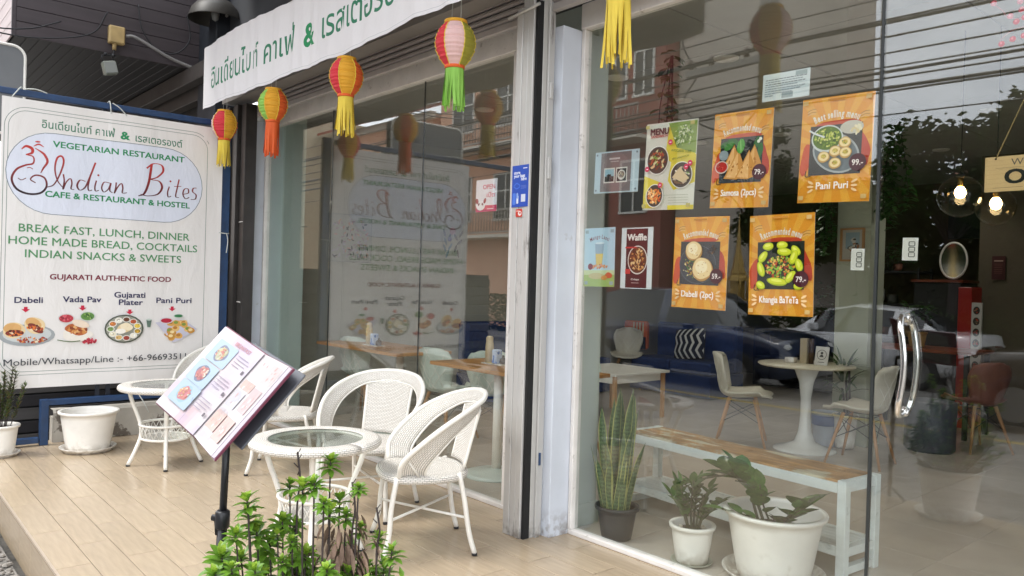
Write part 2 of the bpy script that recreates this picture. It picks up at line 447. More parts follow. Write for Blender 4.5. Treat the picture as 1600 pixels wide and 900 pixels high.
SIDING = mat('brown_siding', (0.048, 0.037, 0.040), 0.55, var=0.15, vscale=4, stretch=(1, 0.15, 4), obj_var=0.08)
SIDING_LIT = mat('lit_siding', (0.42, 0.34, 0.33), 0.6, var=0.12, vscale=4, stretch=(0.2, 1, 4), obj_var=0.06)  # siding copy painted paler and pinker for daylight on the street face
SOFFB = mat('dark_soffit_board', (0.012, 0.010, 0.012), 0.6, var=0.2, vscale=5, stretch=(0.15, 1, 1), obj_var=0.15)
PRINT = print_mat('vinyl_print', 0.5, 0.32)
CLOTHP = print_mat('cloth_print', 0.75, 0.4)
PAPER = print_mat('laminated_paper_print', 0.28, 0.10)
# ================================================================== SETTING
XL, XR = -7.33, 1.2            # ends of the shopfront glazing
PF = -2.37                     # platform front edge (y)
PZ = -0.25                     # street level
ASPH = mat('concrete_road', (0.20, 0.19, 0.175), 0.85, var=0.2, vscale=1.2, bump=0.3, bscale=90)
PAVE = mat('rough_concrete', (0.20, 0.185, 0.165), 0.9, var=0.25, vscale=3, bump=0.6, bscale=40, col2=(0.09, 0.085, 0.075), c2lo=0.5, c2hi=0.62, c2scale=9)
mb = MB()
mb.box(-120, 120, -120, 40, PZ - 0.4, PZ - 0.104); struct(mb.build('ground', PAVE))
mb = MB(); mb.box(-60, 60, -11.0, -4.4, PZ - 0.1, PZ); struct(mb.build('road', ASPH))
mb = MB(); mb.box(-60, 60, -4.4, PF - 0.03, PZ - 0.1, PZ + 0.004); struct(mb.build('pavement', PAVE))
mb = MB(); mb.box(-60, 60, -13.5, -11.0, PZ - 0.1, PZ + 0.12); struct(mb.build('far_pavement', PAVE))
mb = MB()
YEL = mat('yellow_road_paint', (0.45, 0.33, 0.05), 0.7)
mb.box(-40, 30, -7.05, -6.93, PZ, PZ + 0.004); struct(mb.build('road_line', YEL))
random.seed(5)
mb = MB()
for i in range(420):
    x = random.uniform(-6.4, -3.2); y = random.uniform(-2.75, -2.40); r = random.uniform(0.006, 0.022)
    mb.lathe([(r * 0.5, -r * 0.3), (r, 0.0), (r * 0.6, r * 0.5), (0.0, r * 0.6)], (x, y, PZ + 0.01), n=6, smooth=False, sx=random.uniform(.7, 1.3))
GRAV = mat('gravel_stone', (0.22, 0.20, 0.175), 0.9, var=0.4, vscale=30)
tag(mb.build('gravel', GRAV), 'small loose stones and grit on the rough pavement along the platform edge', 'gravel', kind='stuff')

# ---- raised tiled platform (terrace)
mb = MB(); mb.box(-7.32, 1.6, PF + 0.012, 0.0, PZ, -0.004)
platform = struct(mb.build('platform', GROUT))
tl, tw, g = 0.62, 0.155, 0.0036
_tm = {}
def tile_mesh(L, W_, T, key, m):
    k = (round(L, 3), round(W_, 3), key)
    if k not in _tm:
        q = MB(); q.box(-L / 2, L / 2, -W_ / 2, W_ / 2, -T, 0, ch=0.0012)
        o = q.build('tmp', m); _tm[k] = o.data; bpy.data.objects.remove(o)
    return _tm[k]
def put_tile(name, L, W_, T, cx, cy, cz, parent, m, key='h', rot=None):
    o = bpy.data.objects.new(name, tile_mesh(L, W_, T, key, m)); col.objects.link(o); o.parent = parent; o.location = (cx, cy, cz)
    if rot: o.rotation_euler = rot
    return o
random.seed(2)
for r in range(16):
    y0 = PF + r * tw; y1 = min(y0 + tw, -0.02)
    if y1 - y0 < 0.02: continue
    x = -4.73 + (0.31 if r % 2 else 0) - tl * 5
    while x < 1.55:
        a, b = max(x, -7.30), min(x + tl, 1.58)
        if b - a > 0.03:
            put_tile('floor_tile', b - a - g, y1 - y0 - g, 0.009, (a + b) / 2, (y0 + y1) / 2, 0.0 + random.uniform(-.0003, .0003), platform, TILE)
        x += tl
x = -7.20
while x < 1.5:
    put_tile('riser_tile', 0.31 - g, 0.235, 0.010, x + .155, PF + 0.002, -0.130, platform, TILE, 'v', (pi / 2, 0, 0)); x += 0.31
mb = MB(); mb.box(-7.30, 1.58, PF - 0.008, PF + 0.004, -0.010, 0.0005); 
TRIM = mat('tile_edge_trim', (0.42, 0.34, 0.26), 0.35)
mb.build('edge_trim', TRIM, platform)

# ---- room behind the glass
RY = 8.6; RZ = 3.0
mb = MB(); mb.box(-7.7, 2.6, 0.0, RY + .1, -0.3, -0.004)
ifloor = struct(mb.build('interior_floor', mat('dark_grout', (0.16, 0.14, 0.12), 0.9)))
ts = 0.6; x = -7.6 
while x < 2.5:
    y = 0.045
    while y < RY:
        w_, h_ = min(ts, 2.5 - x), min(ts, RY - y)
        if w_ > 0.05 and h_ > 0.05:
            put_tile('interior_floor_tile', w_ - .002, h_ - .002, 0.006, x + w_ / 2, y + h_ / 2, 0.0, ifloor, ITILE, 'i')
        y += ts
    x += ts
WALLG = mat('grey_room_wall', hx('a8a598'), 0.8, var=0.04, vscale=2)
WALLO = mat('olive_room_wall', (0.085, 0.068, 0.036), 0.8, var=0.15, vscale=1.5)
CEIL = mat('room_ceiling', (0.36, 0.355, 0.32), 0.85, var=0.03)
mb = MB(); mb.box(-7.75, -7.6, 0.05, RY + .1, -0.1, RZ + .3); struct(mb.build('side_wall', WALLG))
mb = MB(); mb.box(-7.6, 2.6, RY, RY + .15, -0.1, RZ + .3); struct(mb.build('back_wall', WALLO))
mb = MB(); mb.box(2.5, 2.65, 0.05, RY, -0.1, RZ + .3); struct(mb.build('right_room_wall', WALLG))
mb = MB(); mb.box(-7.6, 2.5, 0.06, RY, RZ, RZ + .3)
SEAM = mat('ceiling_seam', (0.12, 0.12, 0.11), 0.9)
ceil = struct(mb.build('ceiling', SEAM))
x = -7.6; k = 0
while x < 2.5:
    y = 0.07
    while y < RY - .01:
        w_, h_ = min(1.2, 2.5 - x), min(1.2, RY - y)
        put_tile('ceiling_panel', w_ - .008, h_ - .008, 0.01, x + w_ / 2, y + h_ / 2, RZ + 0.002, ceil, CEIL, 'c')
        y += 1.2
    x += 1.2

# ---- pillars and jambs of the shopfront
def wall_box(name, m, *b, bev=0.0):
    q = MB(); q.box(*b); return struct(q.build(name, m, bevel=bev))
wall_box('pillar', PILLAR, -3.40, -3.08, -0.17, -0.002, -0.003, 2.83, bev=0.004)
wall_box('pillar_return', PILLAR, -3.628, -3.402, -0.022, -0.002, -0.003, 2.83)
wall_box('pillar', PILLAR, -8.30, -7.36, -0.17, -0.002, PZ, 2.90, bev=0.004)
COLI = mat('pale_green_column', hx('b9c0b2'), 0.7, var=0.03)
q = MB(); q.box(-3.66, -3.13, 0.03, 0.26, 0.0, 3.0, ch=.003); pi_ = struct(q.build('pillar', COLI))
q = MB(); q.box(-3.67, -3.118, 0.028, 0.272, 0.0, 0.13, ch=.002); q.build('skirting', COLI, pi_)
q = MB(); q.box(-7.6, -7.05, 0.03, 0.26, 0.0, 3.0, ch=.003); pl_ = struct(q.build('pillar', mat('pale_aqua_column', hx('b4c3bb'), 0.7, var=0.03)))
# fascia wall and canopy above
wall_box('fascia_wall', DARKC, -8.3, 1.6, -0.16, -0.01, 3.17, 5.2)
q = MB(); q.box(-7.62, 1.6, -0.36, -0.162, 3.06, 3.30); struct(q.build('lintel_beam', BEAM))
SOFF = mat('canopy_soffit', (0.30, 0.29, 0.27), 0.85, var=0.06)
q = MB(); q.box(-7.6, 1.8, -2.55, -0.162, 4.55, 4.7); can = struct(q.build('canopy', SOFF))

# ---- glazing: a framed glass wall, its panes and its door
def frame_bar(par, *b, m=PAINTW, name='frame_bar', ch=0.004):
    q = MB(); q.box(*b, ch=ch); return q.build(name, m, par)
gw = thing('glass_wall', 'large three-pane shop window left of the pillar with a white painted frame', 'window', (-5.5, 0, 0))
frame_bar(gw, -7.34, -3.60, -0.035, 0.03, 2.832, 2.975, name='head_frame')
frame_bar(gw, -7.34, -3.62, -0.03, 0.03, 0.0, 0.028, name='sill_frame')
frame_bar(gw, -7.358, -7.328, -0.03, 0.03, 0.028, 2.832, name='side_frame')
frame_bar(gw, -3.662, -3.63, -0.028, 0.03, 0.028, 2.832, name='side_frame')
JOINT = mat('glass_joint', (0.03, 0.035, 0.035), 0.4)
def pane(par, x0, x1, z0=0.028, z1=2.832, y=0.0):
    q = MB(); q.box(x0 + .004, x1 - .004, y, y + 0.009, z0, z1); return q.build('glass_pane', GLASS, par)
for a, b in ((-7.328, -6.03), (-6.03, -4.664), (-4.664, -3.662)): pane(gw, a, b)
for x in (-6.03, -4.664):
    q = MB(); q.box(x - .0035, x + .0035, 0.0005, 0.0085, .03, 2.83); q.build('glass_joint', JOINT, gw)
gr = thing('glass_wall', 'tall fixed glass pane carrying the food posters, right of the white pillar', 'window', (-2.2, 0, 0))
frame_bar(gr, -3.08, 1.2, -0.035, 0.03, 2.834, 2.975, name='head_frame')
frame_bar(gr, -3.078, -1.42, -0.03, 0.03, 0.0, 0.028, name='sill_frame')
frame_bar(gr, -3.078, -3.05, -0.03, 0.03, 0.028, 2.834, name='side_frame')
pane(gr, -3.05, -1.42)
dr = thing('glass_door', 'frameless glass door with a bowed steel pull handle at the right', 'door', (-1.4, 0, 0))
q = MB(); q.box(-1.405, -0.42, 0.0, 0.011, 0.006, 2.828); q.build('glass_pane', GLASS, dr)
q = MB(); q.box(-1.4185, -1.4065, -0.001, 0.0115, 0.006, 2.828); q.build('edge_seal', JOINT, dr)
CHR = mat('polished_steel', (0.75, 0.74, 0.72), 0.12, metal=1.0)
def handle(ys):
    pts = [(-1.285, 0.005 + ys * 0.0, 1.30)]
    for k in range(15):
        t = k / 14; z = 1.315 - 0.385 * t; b_ = sin(pi * t)
        pts.append((-1.292 + 0.026 * b_, ys * (0.030 + 0.030 * min(1, b_ * 3)), z))
    pts.append((-1.285, 0.005, 0.945))
    q = MB(); q.tube(smooth3(pts, 3), 0.0125, 12)
    q.lathe([(0.019, -0.004), (0.019, 0.004)], M=Matrix.Translation((-1.285, ys * .006 + .005, 1.30)) @ Matrix.Rotation(pi / 2, 4, 'X'), n=16)
    q.lathe([(0.019, -0.004), (0.019, 0.004)], M=Matrix.Translation((-1.285, ys * .006 + .005, 0.945)) @ Matrix.Rotation(pi / 2, 4, 'X'), n=16)
    return q
def smooth3(p, n=5):
    P = [Vector(q) for q in p]; out = []; N = len(P)
    for i in range(N - 1):
        p0 = P[i - 1] if i > 0 else P[0] * 2 - P[1]; p1 = P[i]; p2 = P[i + 1]; p3 = P[i + 2] if i < N - 2 else P[i + 1] * 2 - P[i]
        for k in range(n):
            t = k / n
            out.append(0.5 * ((2 * p1) + (-p0 + p2) * t + (2 * p0 - 5 * p1 + 4 * p2 - p3) * t * t + (-p0 + 3 * p1 - 3 * p2 + p3) * t ** 3))
    out.append(P[-1]); return out
handle(-1).build('pull_handle', CHR, dr); handle(1).build('pull_handle', CHR, dr)
gx = thing('glass_wall', 'glass pane right of the door beyond its free edge', 'window', (.3, 0, 0))
pane(gx, -0.41, 1.2, 0.006)
wall_box('pillar', PILLAR, 1.2, 1.7, -0.17, 0.05, 0.0, 2.975)

# ---- roller shutters with guides
def shutter(name, label, x0, x1, zb, n):
    t = thing(name, label, 'shutter', ((x0 + x1) / 2, -0.2, zb))
    q = MB(); q.box(x0, x1, -0.222, -0.185, zb, zb + 0.045, ch=.006); q.build('bottom_bar', SHUTL, t)
    z = zb + 0.048
    sm = None
    for i in range(n):
        if sm is None:
            q = MB()
            pr = [(-0.212, 0), (-0.222, 0.012), (-0.222, 0.024), (-0.207, 0.036), (-0.196, 0.0385), (-0.196, 0)]
            q.add([(x0, a, z + b) for a, b in pr] + [(x1, a, z + b) for a, b in pr], [(i_, (i_ + 1) % 6, 6 + (i_ + 1) % 6, 6 + i_) for i_ in range(6)] + [(5, 4, 3, 2, 1, 0), (6, 7, 8, 9, 10, 11)])
            sm = q.build('slat', SHUT, t)
        else: link_copy(sm, t, (0, 0, 0.0405 * i))
    return t
shutter('roller_shutter', 'rolled-up grey metal shutter above the three-pane window', -7.10, -3.30, 2.885, 5)
shutter('roller_shutter', 'rolled-up grey metal shutter above the poster window and door', -3.12, 1.5, 2.90, 4)
gp = thing('shutter_guide', 'worn aluminium shutter guide post with ribs and a black slot beside the white pillar', 'post', (-3.22, -.28, 0))
for a, b, y0 in ((-3.302, -3.252, -0.318), (-3.2495, -3.207, -0.316), (-3.2045, -3.160, -0.319)):
    q = MB(); q.box(a, b, y0, -0.20, 0.0, 3.0 if a > -3.25 else 2.93, ch=.003); q.build('rail', ALU, gp)
q = MB(); q.box(-3.160, -3.142, -0.306, -0.262, 0.0, 2.95); q.build('slot', DKRUB, gp)
q = MB(); q.box(-3.160, -3.141, -0.261, -0.172, 0.0, 2.98, ch=.002); q.build('rail', ALU, gp)
q = MB(); q.box(-3.138, -3.124, -0.232, -0.200, 0.0, 3.05, ch=.002); q.build('rail', ALU, gp)
for z in (2.86,):
    q = MB(); q.tube([(-3.36, -.33, z + .03), (-3.10, -.335, z + .05)], 0.009, 8); q.build('bolt_rod', ALU, gp)
for z, l in ((2.42, .09), (1.98, .12)):
    q = MB(); q.box(-3.124, -3.108, -0.228, -0.204, z, z + l, ch=.003); q.build('bracket', ALU, gp)
q = MB(); q.box(-3.124, -3.117, -0.224, -0.210, 0.40, 0.47, ch=.002); q.build('bracket', BLUE, gp)
gl = thing('shutter_guide', 'dark brown shutter guide rails between the banner frame and the left pillar', 'post', (-7.3, -.28, 0))
DKBR = mat('dark_bronze_metal', (0.05, 0.045, 0.042), 0.45, metal=0.3, var=0.2)
for a, b, y0 in ((-7.62, -7.50, -0.33), (-7.495, -7.40, -0.30), (-7.395, -7.31, -0.325), (-7.30, -7.19, -0.29)):
    q = MB(); q.box(a, b, y0, -0.18, 0.0, 3.02, ch=.004); q.build('rail', DKBR, gl)
for z in (1.9, 1.15):
    q = MB(); q.tube([(-7.24, -.31, z), (-7.12, -.33, z)], 0.006, 6); q.build('bolt', ALU, gl)

# ---- neighbour overhang: boarded box, soffit and dark wall
ovh = thing('building_overhang', 'dark brown timber-clad overhang of the neighbouring building at the top left', 'building', (-11, -.9, 3.5))
q = MB(); q.box(-16, -8.52, -1.97, 0.4, 3.60, 5.6); q.build('core', DKRUB, ovh)
z = 3.565
for k in range(11):
    q = MB(); q.box(-8.50, -8.515, -1.955, -0.02, z, z + 0.128, ch=.003); q.build('siding_board', SIDING, ovh)
    q = MB(); q.box(-15.9, -8.505, -1.985, -1.97, z, z + 0.128, ch=.003); q.build('siding_board', SIDING_LIT, ovh)
    z += 0.132
q = MB(); q.box(-8.497, -8.53, -1.99, -1.955, 3.56, 5.1, ch=.003); q.build('corner_trim', SIDING, ovh)
y = -1.95
while y < 0.1:
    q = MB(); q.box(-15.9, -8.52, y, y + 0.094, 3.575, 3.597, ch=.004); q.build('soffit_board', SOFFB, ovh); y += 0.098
for yy, zz, hh in ((-0.42, 3.40, .16), (-0.26, 3.28, .25)):
    q = MB(); q.box(-15, -8.0, yy, yy + .12, zz, zz + hh, ch=.006); q.build('beam', mat('brown_beam', (0.055, 0.047, 0.043), 0.6, var=.2), ovh)
q = MB(); q.box(-8.5, -8.0, -.30, -.02, 2.9, 5.6, ch=.01); q.build('dark_column', mat('near_black_blue', (0.018, 0.021, 0.028), 0.6, var=.3), ovh)
for zz in (3.42, 3.75, 4.05):
    q = MB(); q.tube([(-7.985, -.2, zz), (-8.02, -.2, zz)], .014, 8); q.build('bolt', ALU, ovh)
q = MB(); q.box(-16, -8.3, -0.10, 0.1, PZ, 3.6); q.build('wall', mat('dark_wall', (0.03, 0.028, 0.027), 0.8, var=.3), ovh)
# slatted deck and wall seen under the banner
dk = thing('timber_screen', 'dark timber slat screen in shadow behind the blue banner frame', 'fence', (-8.3, -1.6, PZ))
for k in range(14):
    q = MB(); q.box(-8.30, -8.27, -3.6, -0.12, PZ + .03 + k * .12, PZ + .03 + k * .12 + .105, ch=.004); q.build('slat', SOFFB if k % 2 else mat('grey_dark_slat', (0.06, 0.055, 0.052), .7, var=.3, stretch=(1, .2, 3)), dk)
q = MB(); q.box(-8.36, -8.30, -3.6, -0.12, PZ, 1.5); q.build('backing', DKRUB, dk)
wall_box('side_yard', PAVE, -16, -7.32, -3.4, -0.1, PZ - .05, PZ + .02)
# long concrete kerb wall with peeling paint
PEEL = mat('peeling_whitewash', hx('b7b1a6'), 0.85, var=0.12, vscale=5, bump=0.35, bscale=22, col2=hx('6a6259'), c2lo=0.56, c2hi=0.60, c2scale=4.2)
kw = thing('kerb_wall', 'low chipped whitewashed concrete kerb behind the white pots', 'wall', (-7.2, -1.2, 0))
q = MB()
def kwf(u, v):
    y = -1.82 + 1.5 * u; a = [( -7.17, 0.0), (-7.17, .24), (-7.19, .262), (-7.30, .262)][int(round(v * 3))]
    n = 0.012 * mnoise.noise(Vector((y * 5, v * 3, 1))) - (0.05 * max(0, mnoise.noise(Vector((y * 2.3, 2, 7)))) if v > .3 else 0)
    return (a[0] + n * .5, y, a[1] + n)
q.grid(kwf, 40, 3, smooth=False); q.box(-7.30, -7.19, -1.82, -0.32, 0.0, 0.20)
q.build('block', PEEL, kw)
# rounded grey sign box at the far left
gs = thing('sign_box', 'grey rounded light box with a white rim at the left edge under the overhang', 'sign', (-8.25, -2.2, 3.0))
pts = []
for cx, cy, a0 in ((-2.02, 3.29, 0), (-2.9, 3.29, 90), (-2.9, 2.7, 180), (-2.02, 2.7, 270)):
    for k in range(7):
        a = radians(a0 + 15 * k); pts.append((cx + .10 * cos(a), cy + .10 * sin(a)))
Mx = Matrix(((0, 0, 1, -8.32), (1, 0, 0, 0), (0, 1, 0, 0), (0, 0, 0, 1)))
q = MB(); q.prism(pts, 0.12, M=Mx); q.build('panel', mat('grey_panel', (0.16, 0.165, 0.17), 0.5, var=.08), gs)
q = MB(); q.tube([Mx @ Vector((p[0], p[1], 0.12)) for p in pts], 0.013, 6, closed=True); q.build('rim', WMETAL, gs)
# ================================================================== BANNER SIGN AND FRAME
bf = thing('steel_frame', 'blue painted steel frame carrying the big restaurant banner', 'frame', (-7.12, -1.3, 0))
for b in ((-7.145, -7.095, -3.3, -0.60, 2.745, 2.795), (-7.15, -7.09, -0.545, -0.46, 0.0, 2.80), (-7.145, -7.095, -1.90, -0.56, 0.315, 0.362),
          (-7.147, -7.093, -1.925, -1.865, 0.0, 0.364), (-7.145, -7.095, -3.3, -1.93, 0.02, 0.066)):
    q = MB(); q.box(*b, ch=.004); q.build('frame_bar', BLUE, bf)
for y in (-1.52, -1.44, -.9):
    q = MB(); q.box(-7.17, -7.15, y, y + .03, 0.33, 2.75); q.build('rear_post', mat('dark_navy_metal', (0.01, 0.014, 0.025), .5), bf)

BX = -7.05; BY = -2.24
G1, G2 = hx('1f8a55'), hx('4f8f5c'); MAR, NAVY, INK = hx('7a1630'), hx('231f4f'), hx('33363d')
def bwarp(x, y):
    return 0.006 * sin(x * 7 + 1) + 0.003 * sin(x * 13 + 2)
def food_dabeli(p, x, y, k):
    p.ell(x, y - .02 * k, .19 * k, .085 * k, hx('9fa4a6')); p.ell(x, y - .013 * k, .165 * k, .066 * k, hx('c9cccb'))
    for dx, dy, r in ((-.09, .02, 0), (.05, .055, -.6)):
        p.ell(x + dx * k, y + dy * k, .075 * k, .062 * k, hx('e8cfa0'), r, wob=.03); p.ell(x + (dx - .01) * k, (y + (dy + .015) * k), .06 * k, .04 * k, hx('d9a868'), r)
        p.ell(x + (dx + .005) * k, y + (dy - .022) * k, .062 * k, .026 * k, hx('7c2c1c'), r)
        p.blobs(x + (dx + .005) * k, y + (dy - .022) * k, .055 * k, .022 * k, 26, [hx('a83a22'), hx('e0772f'), hx('f0d9b0'), hx('571a12')], .010 * k)
    p.blobs(x + .03 * k, y - .055 * k, .11 * k, .022 * k, 40, [hx('a83a22'), hx('d8894a'), hx('812417'), hx('ecd9b9')], .010 * k)
def food_vada(p, x, y, k):
    p.ell(x - .075 * k, y + .085 * k, .055 * k, .036 * k, hx('d8d2ce')); p.ell(x - .075 * k, y + .085 * k, .047 * k, .029 * k, hx('b8313f')); p.blobs(x - .075 * k, y + .085 * k, .04 * k, .022 * k, 12, [hx('d8606a'), hx('8f1f30')], .008 * k)
    p.ell(x + .065 * k, y + .10 * k, .052 * k, .036 * k, hx('d0d6cc')); p.ell(x + .065 * k, y + .10 * k, .045 * k, .030 * k, hx('5c8a3c')); p.blobs(x + .065 * k, y + .10 * k, .035 * k, .02 * k, 12, [hx('8fb05a'), hx('345f26')], .008 * k)
    p.ell(x, y - .035 * k, .10 * k, .05 * k, hx('efe8dc'), wob=.05); p.ell(x - .005 * k, y + .005 * k, .075 * k, .042 * k, hx('b8602c'), -.2, wob=.08)
    p.blobs(x, y + .003 * k, .06 * k, .03 * k, 22, [hx('d08a45'), hx('8a3c1c'), hx('e2ae70')], .012 * k)
    p.ell(x + .02 * k, y + .045 * k, .06 * k, .026 * k, hx('f0dcc6'), -.3); p.blobs(x + .08 * k, y - .085 * k, .045 * k, .018 * k, 22, [hx('a0142c'), hx('c93348')], .010 * k)
    p.stroke([(x - .13 * k, y - .07 * k), (x - .05 * k, y - .085 * k), (x + .02 * k, y - .08 * k)], .006 * k, hx('4c6b35'))
def food_thali(p, x, y, k):
    p.ell(x, y, .15 * k, .118 * k, hx('39402f')); p.ell(x, y, .14 * k, .109 * k, hx('8f8f80'))
    cs = ['e6c34a', 'b5532a', '6a3d22', 'e9e3d0', 'c2722d', '7e9a55', 'e9dfc4', 'd9b26c', '9c3b2a', 'f0ead8', 'b8922f']
    for i, c in enumerate(cs):
        a = i / len(cs) * 2 * pi + .3; px, py = x + .105 * k * cos(a), y + .078 * k * sin(a)
        p.ell(px, py, .030 * k, .024 * k, hx('e9e6dc')); p.ell(px, py, .024 * k, .018 * k, hx(c)); p.blobs(px, py, .016 * k, .012 * k, 5, [hx(c), tuple(min(1, q * 1.6) for q in hx(c)), tuple(q * .5 for q in hx(c))], .006 * k)
    p.ell(x, y + .005 * k, .06 * k, .038 * k, hx('e8cf9d'), .2, wob=.04); p.ell(x + .015 * k, y + .018 * k, .05 * k, .03 * k, hx('f2e3c2'), -.2, wob=.05); p.ell(x - .03 * k, y - .02 * k, .04 * k, .022 * k, hx('f6efe2'))
    p.poly([(x + .17 * k, y + .075 * k), (x + .215 * k, y + .075 * k), (x + .205 * k, y + .01 * k), (x + .18 * k, y + .01 * k)], hx('5f7568')); p.ell(x + .1925 * k, y + .075 * k, .022 * k, .008 * k, hx('c9d3c9'))
def food_puri(p, x, y, k):
    p.poly([(x - .18 * k, y + .05 * k), (x - .03 * k, y - .125 * k), (x + .02 * k, y - .11 * k), (x + .17 * k, y - .01 * k), (x + .06 * k, y + .07 * k)], hx('c9c6d6'))
    for i in range(15):
        a = x + random.uniform(-.10, .14) * k; b = y + random.uniform(-.085, .05) * k
        p.ell(a, b, .032 * k, .026 * k, random.choice([hx('d8a552'), hx('e3bd74'), hx('c98f3c')]), wob=.05); p.ell(a - .004 * k, b + .006 * k, .018 * k, .013 * k, random.choice([hx('f2dca5'), hx('b7772c'), hx('7c9440')]))
    p.ell(x - .09 * k, y + .065 * k, .055 * k, .027 * k, hx('d9cfd4')); p.ell(x - .09 * k, y + .065 * k, .046 * k, .020 * k, hx('b31432'))
    p.ell(x + .01 * k, y + .105 * k, .042 * k, .018 * k, hx('cfd6cc')); p.ell(x + .01 * k, y + .105 * k, .035 * k, .013 * k, hx('2f7a46'))
random.seed(21)
bn = thing('banner', 'big white vinyl restaurant banner with green lettering tied to the blue frame', 'banner', (BX, -1.4, .45))
P = Print()
WB = hx('e9e5e1')
P.rect(0.0, 0.47, 1.69, 2.715, WB)
for a in (.014, .04): P.rrect(.005 + a, .56 + a, 1.595 - a, 2.665 - a, .17 - a, .0042, hx('7d8880'))
P.rrect(.035, 1.838, 1.515, 2.478, .318, .005, hx('6f7a84'), fill=hx('dfe3ef'))
P.text('อินเดียนไบท์ คาเฟ่', .268, 2.512, .062, hx('3f7a5d'), w=.525, bold=.012)
P.text('&', .835, 2.505, .062, G1, w=.075, bold=.04)
P.text('เรสเตอรองต์', .95, 2.500, .060, hx('3f7a5d'), w=.385, bold=.012)
P.text('VEGETARIAN RESTAURANT', .348, 2.372, .048, G1, w=1.008, bold=.035)
# elephant-head flourish and script lettering in red to maroon strokes
GR = (hx('2a0d1c'), 2.02, 2.33); RED = hx('c2352f')
cal = lambda a, b: (lambda u, t: a + b * abs(t.y) ** 1.5)
tap = lambda w0, w1: (lambda u, t: w0 + (w1 - w0) * sin(pi * min(1, max(0, u))))
def S(pts, w): P.stroke(pts, w, RED, n=10, c2=GR)
S([(.135, 2.325), (.165, 2.352), (.205, 2.338), (.205, 2.305), (.165, 2.288)], tap(.006, .022))
S([(.165, 2.288), (.215, 2.275), (.215, 2.225), (.165, 2.205), (.105, 2.165), (.075, 2.09), (.11, 2.015), (.19, 1.985), (.27, 2.00), (.31, 2.055), (.295, 2.12), (.235, 2.135), (.20, 2.10), (.235, 2.075)], tap(.008, .016))
S([(.225, 2.345), (.262, 2.325), (.292, 2.30), (.312, 2.25), (.285, 2.195), (.268, 2.155)], tap(.005, .018))
S([(.215, 2.358), (.25, 2.378), (.285, 2.362)], tap(.004, .012)); S([(.225, 2.396), (.262, 2.398)], tap(.004, .014))
S([(.115, 2.10), (.14, 2.088), (.17, 2.105)], .006); S([(.175, 2.185), (.195, 2.19), (.215, 2.18)], .006)
S([(.315, 2.05), (.36, 2.075), (.40, 2.16), (.425, 2.26), (.41, 2.305), (.378, 2.285), (.365, 2.20), (.385, 2.11), (.43, 2.05)], tap(.006, .014))
S([(.425, 2.165), (.432, 2.11), (.425, 2.045), (.445, 2.10), (.475, 2.135), (.487, 2.10), (.482, 2.055), (.505, 2.05)], cal(.005, .006))
S([(.585, 2.125), (.545, 2.13), (.525, 2.085), (.545, 2.05), (.582, 2.075), (.612, 2.15), (.655, 2.285)], cal(.005, .009)); S([(.655, 2.285), (.625, 2.19), (.605, 2.09), (.612, 2.052), (.635, 2.06)], cal(.004, .007))
S([(.665, 2.14), (.655, 2.09), (.66, 2.055), (.685, 2.062)], cal(.005, .006)); P.ell(.678, 2.185, .008, .008, hx('a02f30'))
S([(.765, 2.13), (.722, 2.132), (.705, 2.085), (.722, 2.052), (.755, 2.08), (.772, 2.13), (.765, 2.07), (.785, 2.052)], cal(.005, .006))
S([(.812, 2.14), (.808, 2.09), (.80, 2.05), (.822, 2.10), (.85, 2.135), (.862, 2.10), (.86, 2.058), (.895, 2.062)], cal(.005, .006))
S([(.985, 2.045), (1.03, 2.07), (1.065, 2.17), (1.085, 2.325)], cal(.006, .014)); S([(1.045, 2.285), (1.10, 2.33), (1.165, 2.325), (1.18, 2.275), (1.135, 2.22), (1.085, 2.195), (1.15, 2.185), (1.175, 2.135), (1.14, 2.075), (1.06, 2.052), (1.0, 2.06)], cal(.006, .012))
S([(1.235, 2.15), (1.222, 2.10), (1.228, 2.06), (1.252, 2.068)], cal(.005, .006)); P.ell(1.243, 2.196, .008, .008, hx('a02f30'))
S([(1.315, 2.22), (1.30, 2.14), (1.29, 2.07), (1.318, 2.062)], cal(.005, .006)); S([(1.275, 2.155), (1.335, 2.162)], .005)
S([(1.355, 2.095), (1.395, 2.11), (1.392, 2.145), (1.362, 2.14), (1.35, 2.095), (1.372, 2.058), (1.405, 2.072)], cal(.005, .006))
S([(1.465, 2.16), (1.438, 2.155), (1.432, 2.125), (1.462, 2.10), (1.456, 2.062), (1.418, 2.055)], cal(.005, .007))
P.text('CAFE & RESTAURANT & HOSTEL', .303, 1.975, .047, G1, w=1.107, bold=.035)
P.text('BREAK FAST, LUNCH, DINNER', .13, 1.69, .062, G2, w=1.285, bold=.012)
P.text('HOME MADE BREAD, COCKTAILS', .064, 1.592, .062, G2, w=1.42, bold=.012)
P.text('INDIAN SNACKS & SWEETS', .176, 1.492, .062, G2, w=1.173, bold=.012)
P.text('GUJARATI AUTHENTIC FOOD', .35, 1.325, .042, MAR, w=.918, bold=.035)
for t, x, y, w in (('Dabeli', .114, 1.137, .19), ('Vada Pav', .445, 1.145, .277), ('Gujarati', .82, 1.186, .24), ('Plater', .856, 1.124, .185), ('Pani Puri', 1.153, 1.142, .293)):
    P.text(t, x, y, .046, NAVY, w=w, bold=.03)
for x, y in ((.19, 1.088), (.587, 1.10), (.94, 1.068), (1.285, 1.094)):
    P.poly([(x - .012, y + .018), (x + .012, y + .018), (x + .012, y), (x + .03, y), (x, y - .024), (x - .03, y), (x - .012, y)], hx('c8163c'))
food_dabeli(P, .205, .905, 1.0); food_vada(P, .553, .92, 1.1); food_thali(P, .90, .925, 1.0); food_puri(P, 1.325, .925, 1.0)
P.text('Mobile/Whatsapp/Line :- +66-966935111', .05, .652, .052, INK, w=1.40, bold=.004)
P.build('printed_cloth', PRINT, (BX, BY, 0), (0, 1, 0), (0, 0, 1), bn, warp=bwarp, cut=0.06)
q = MB()
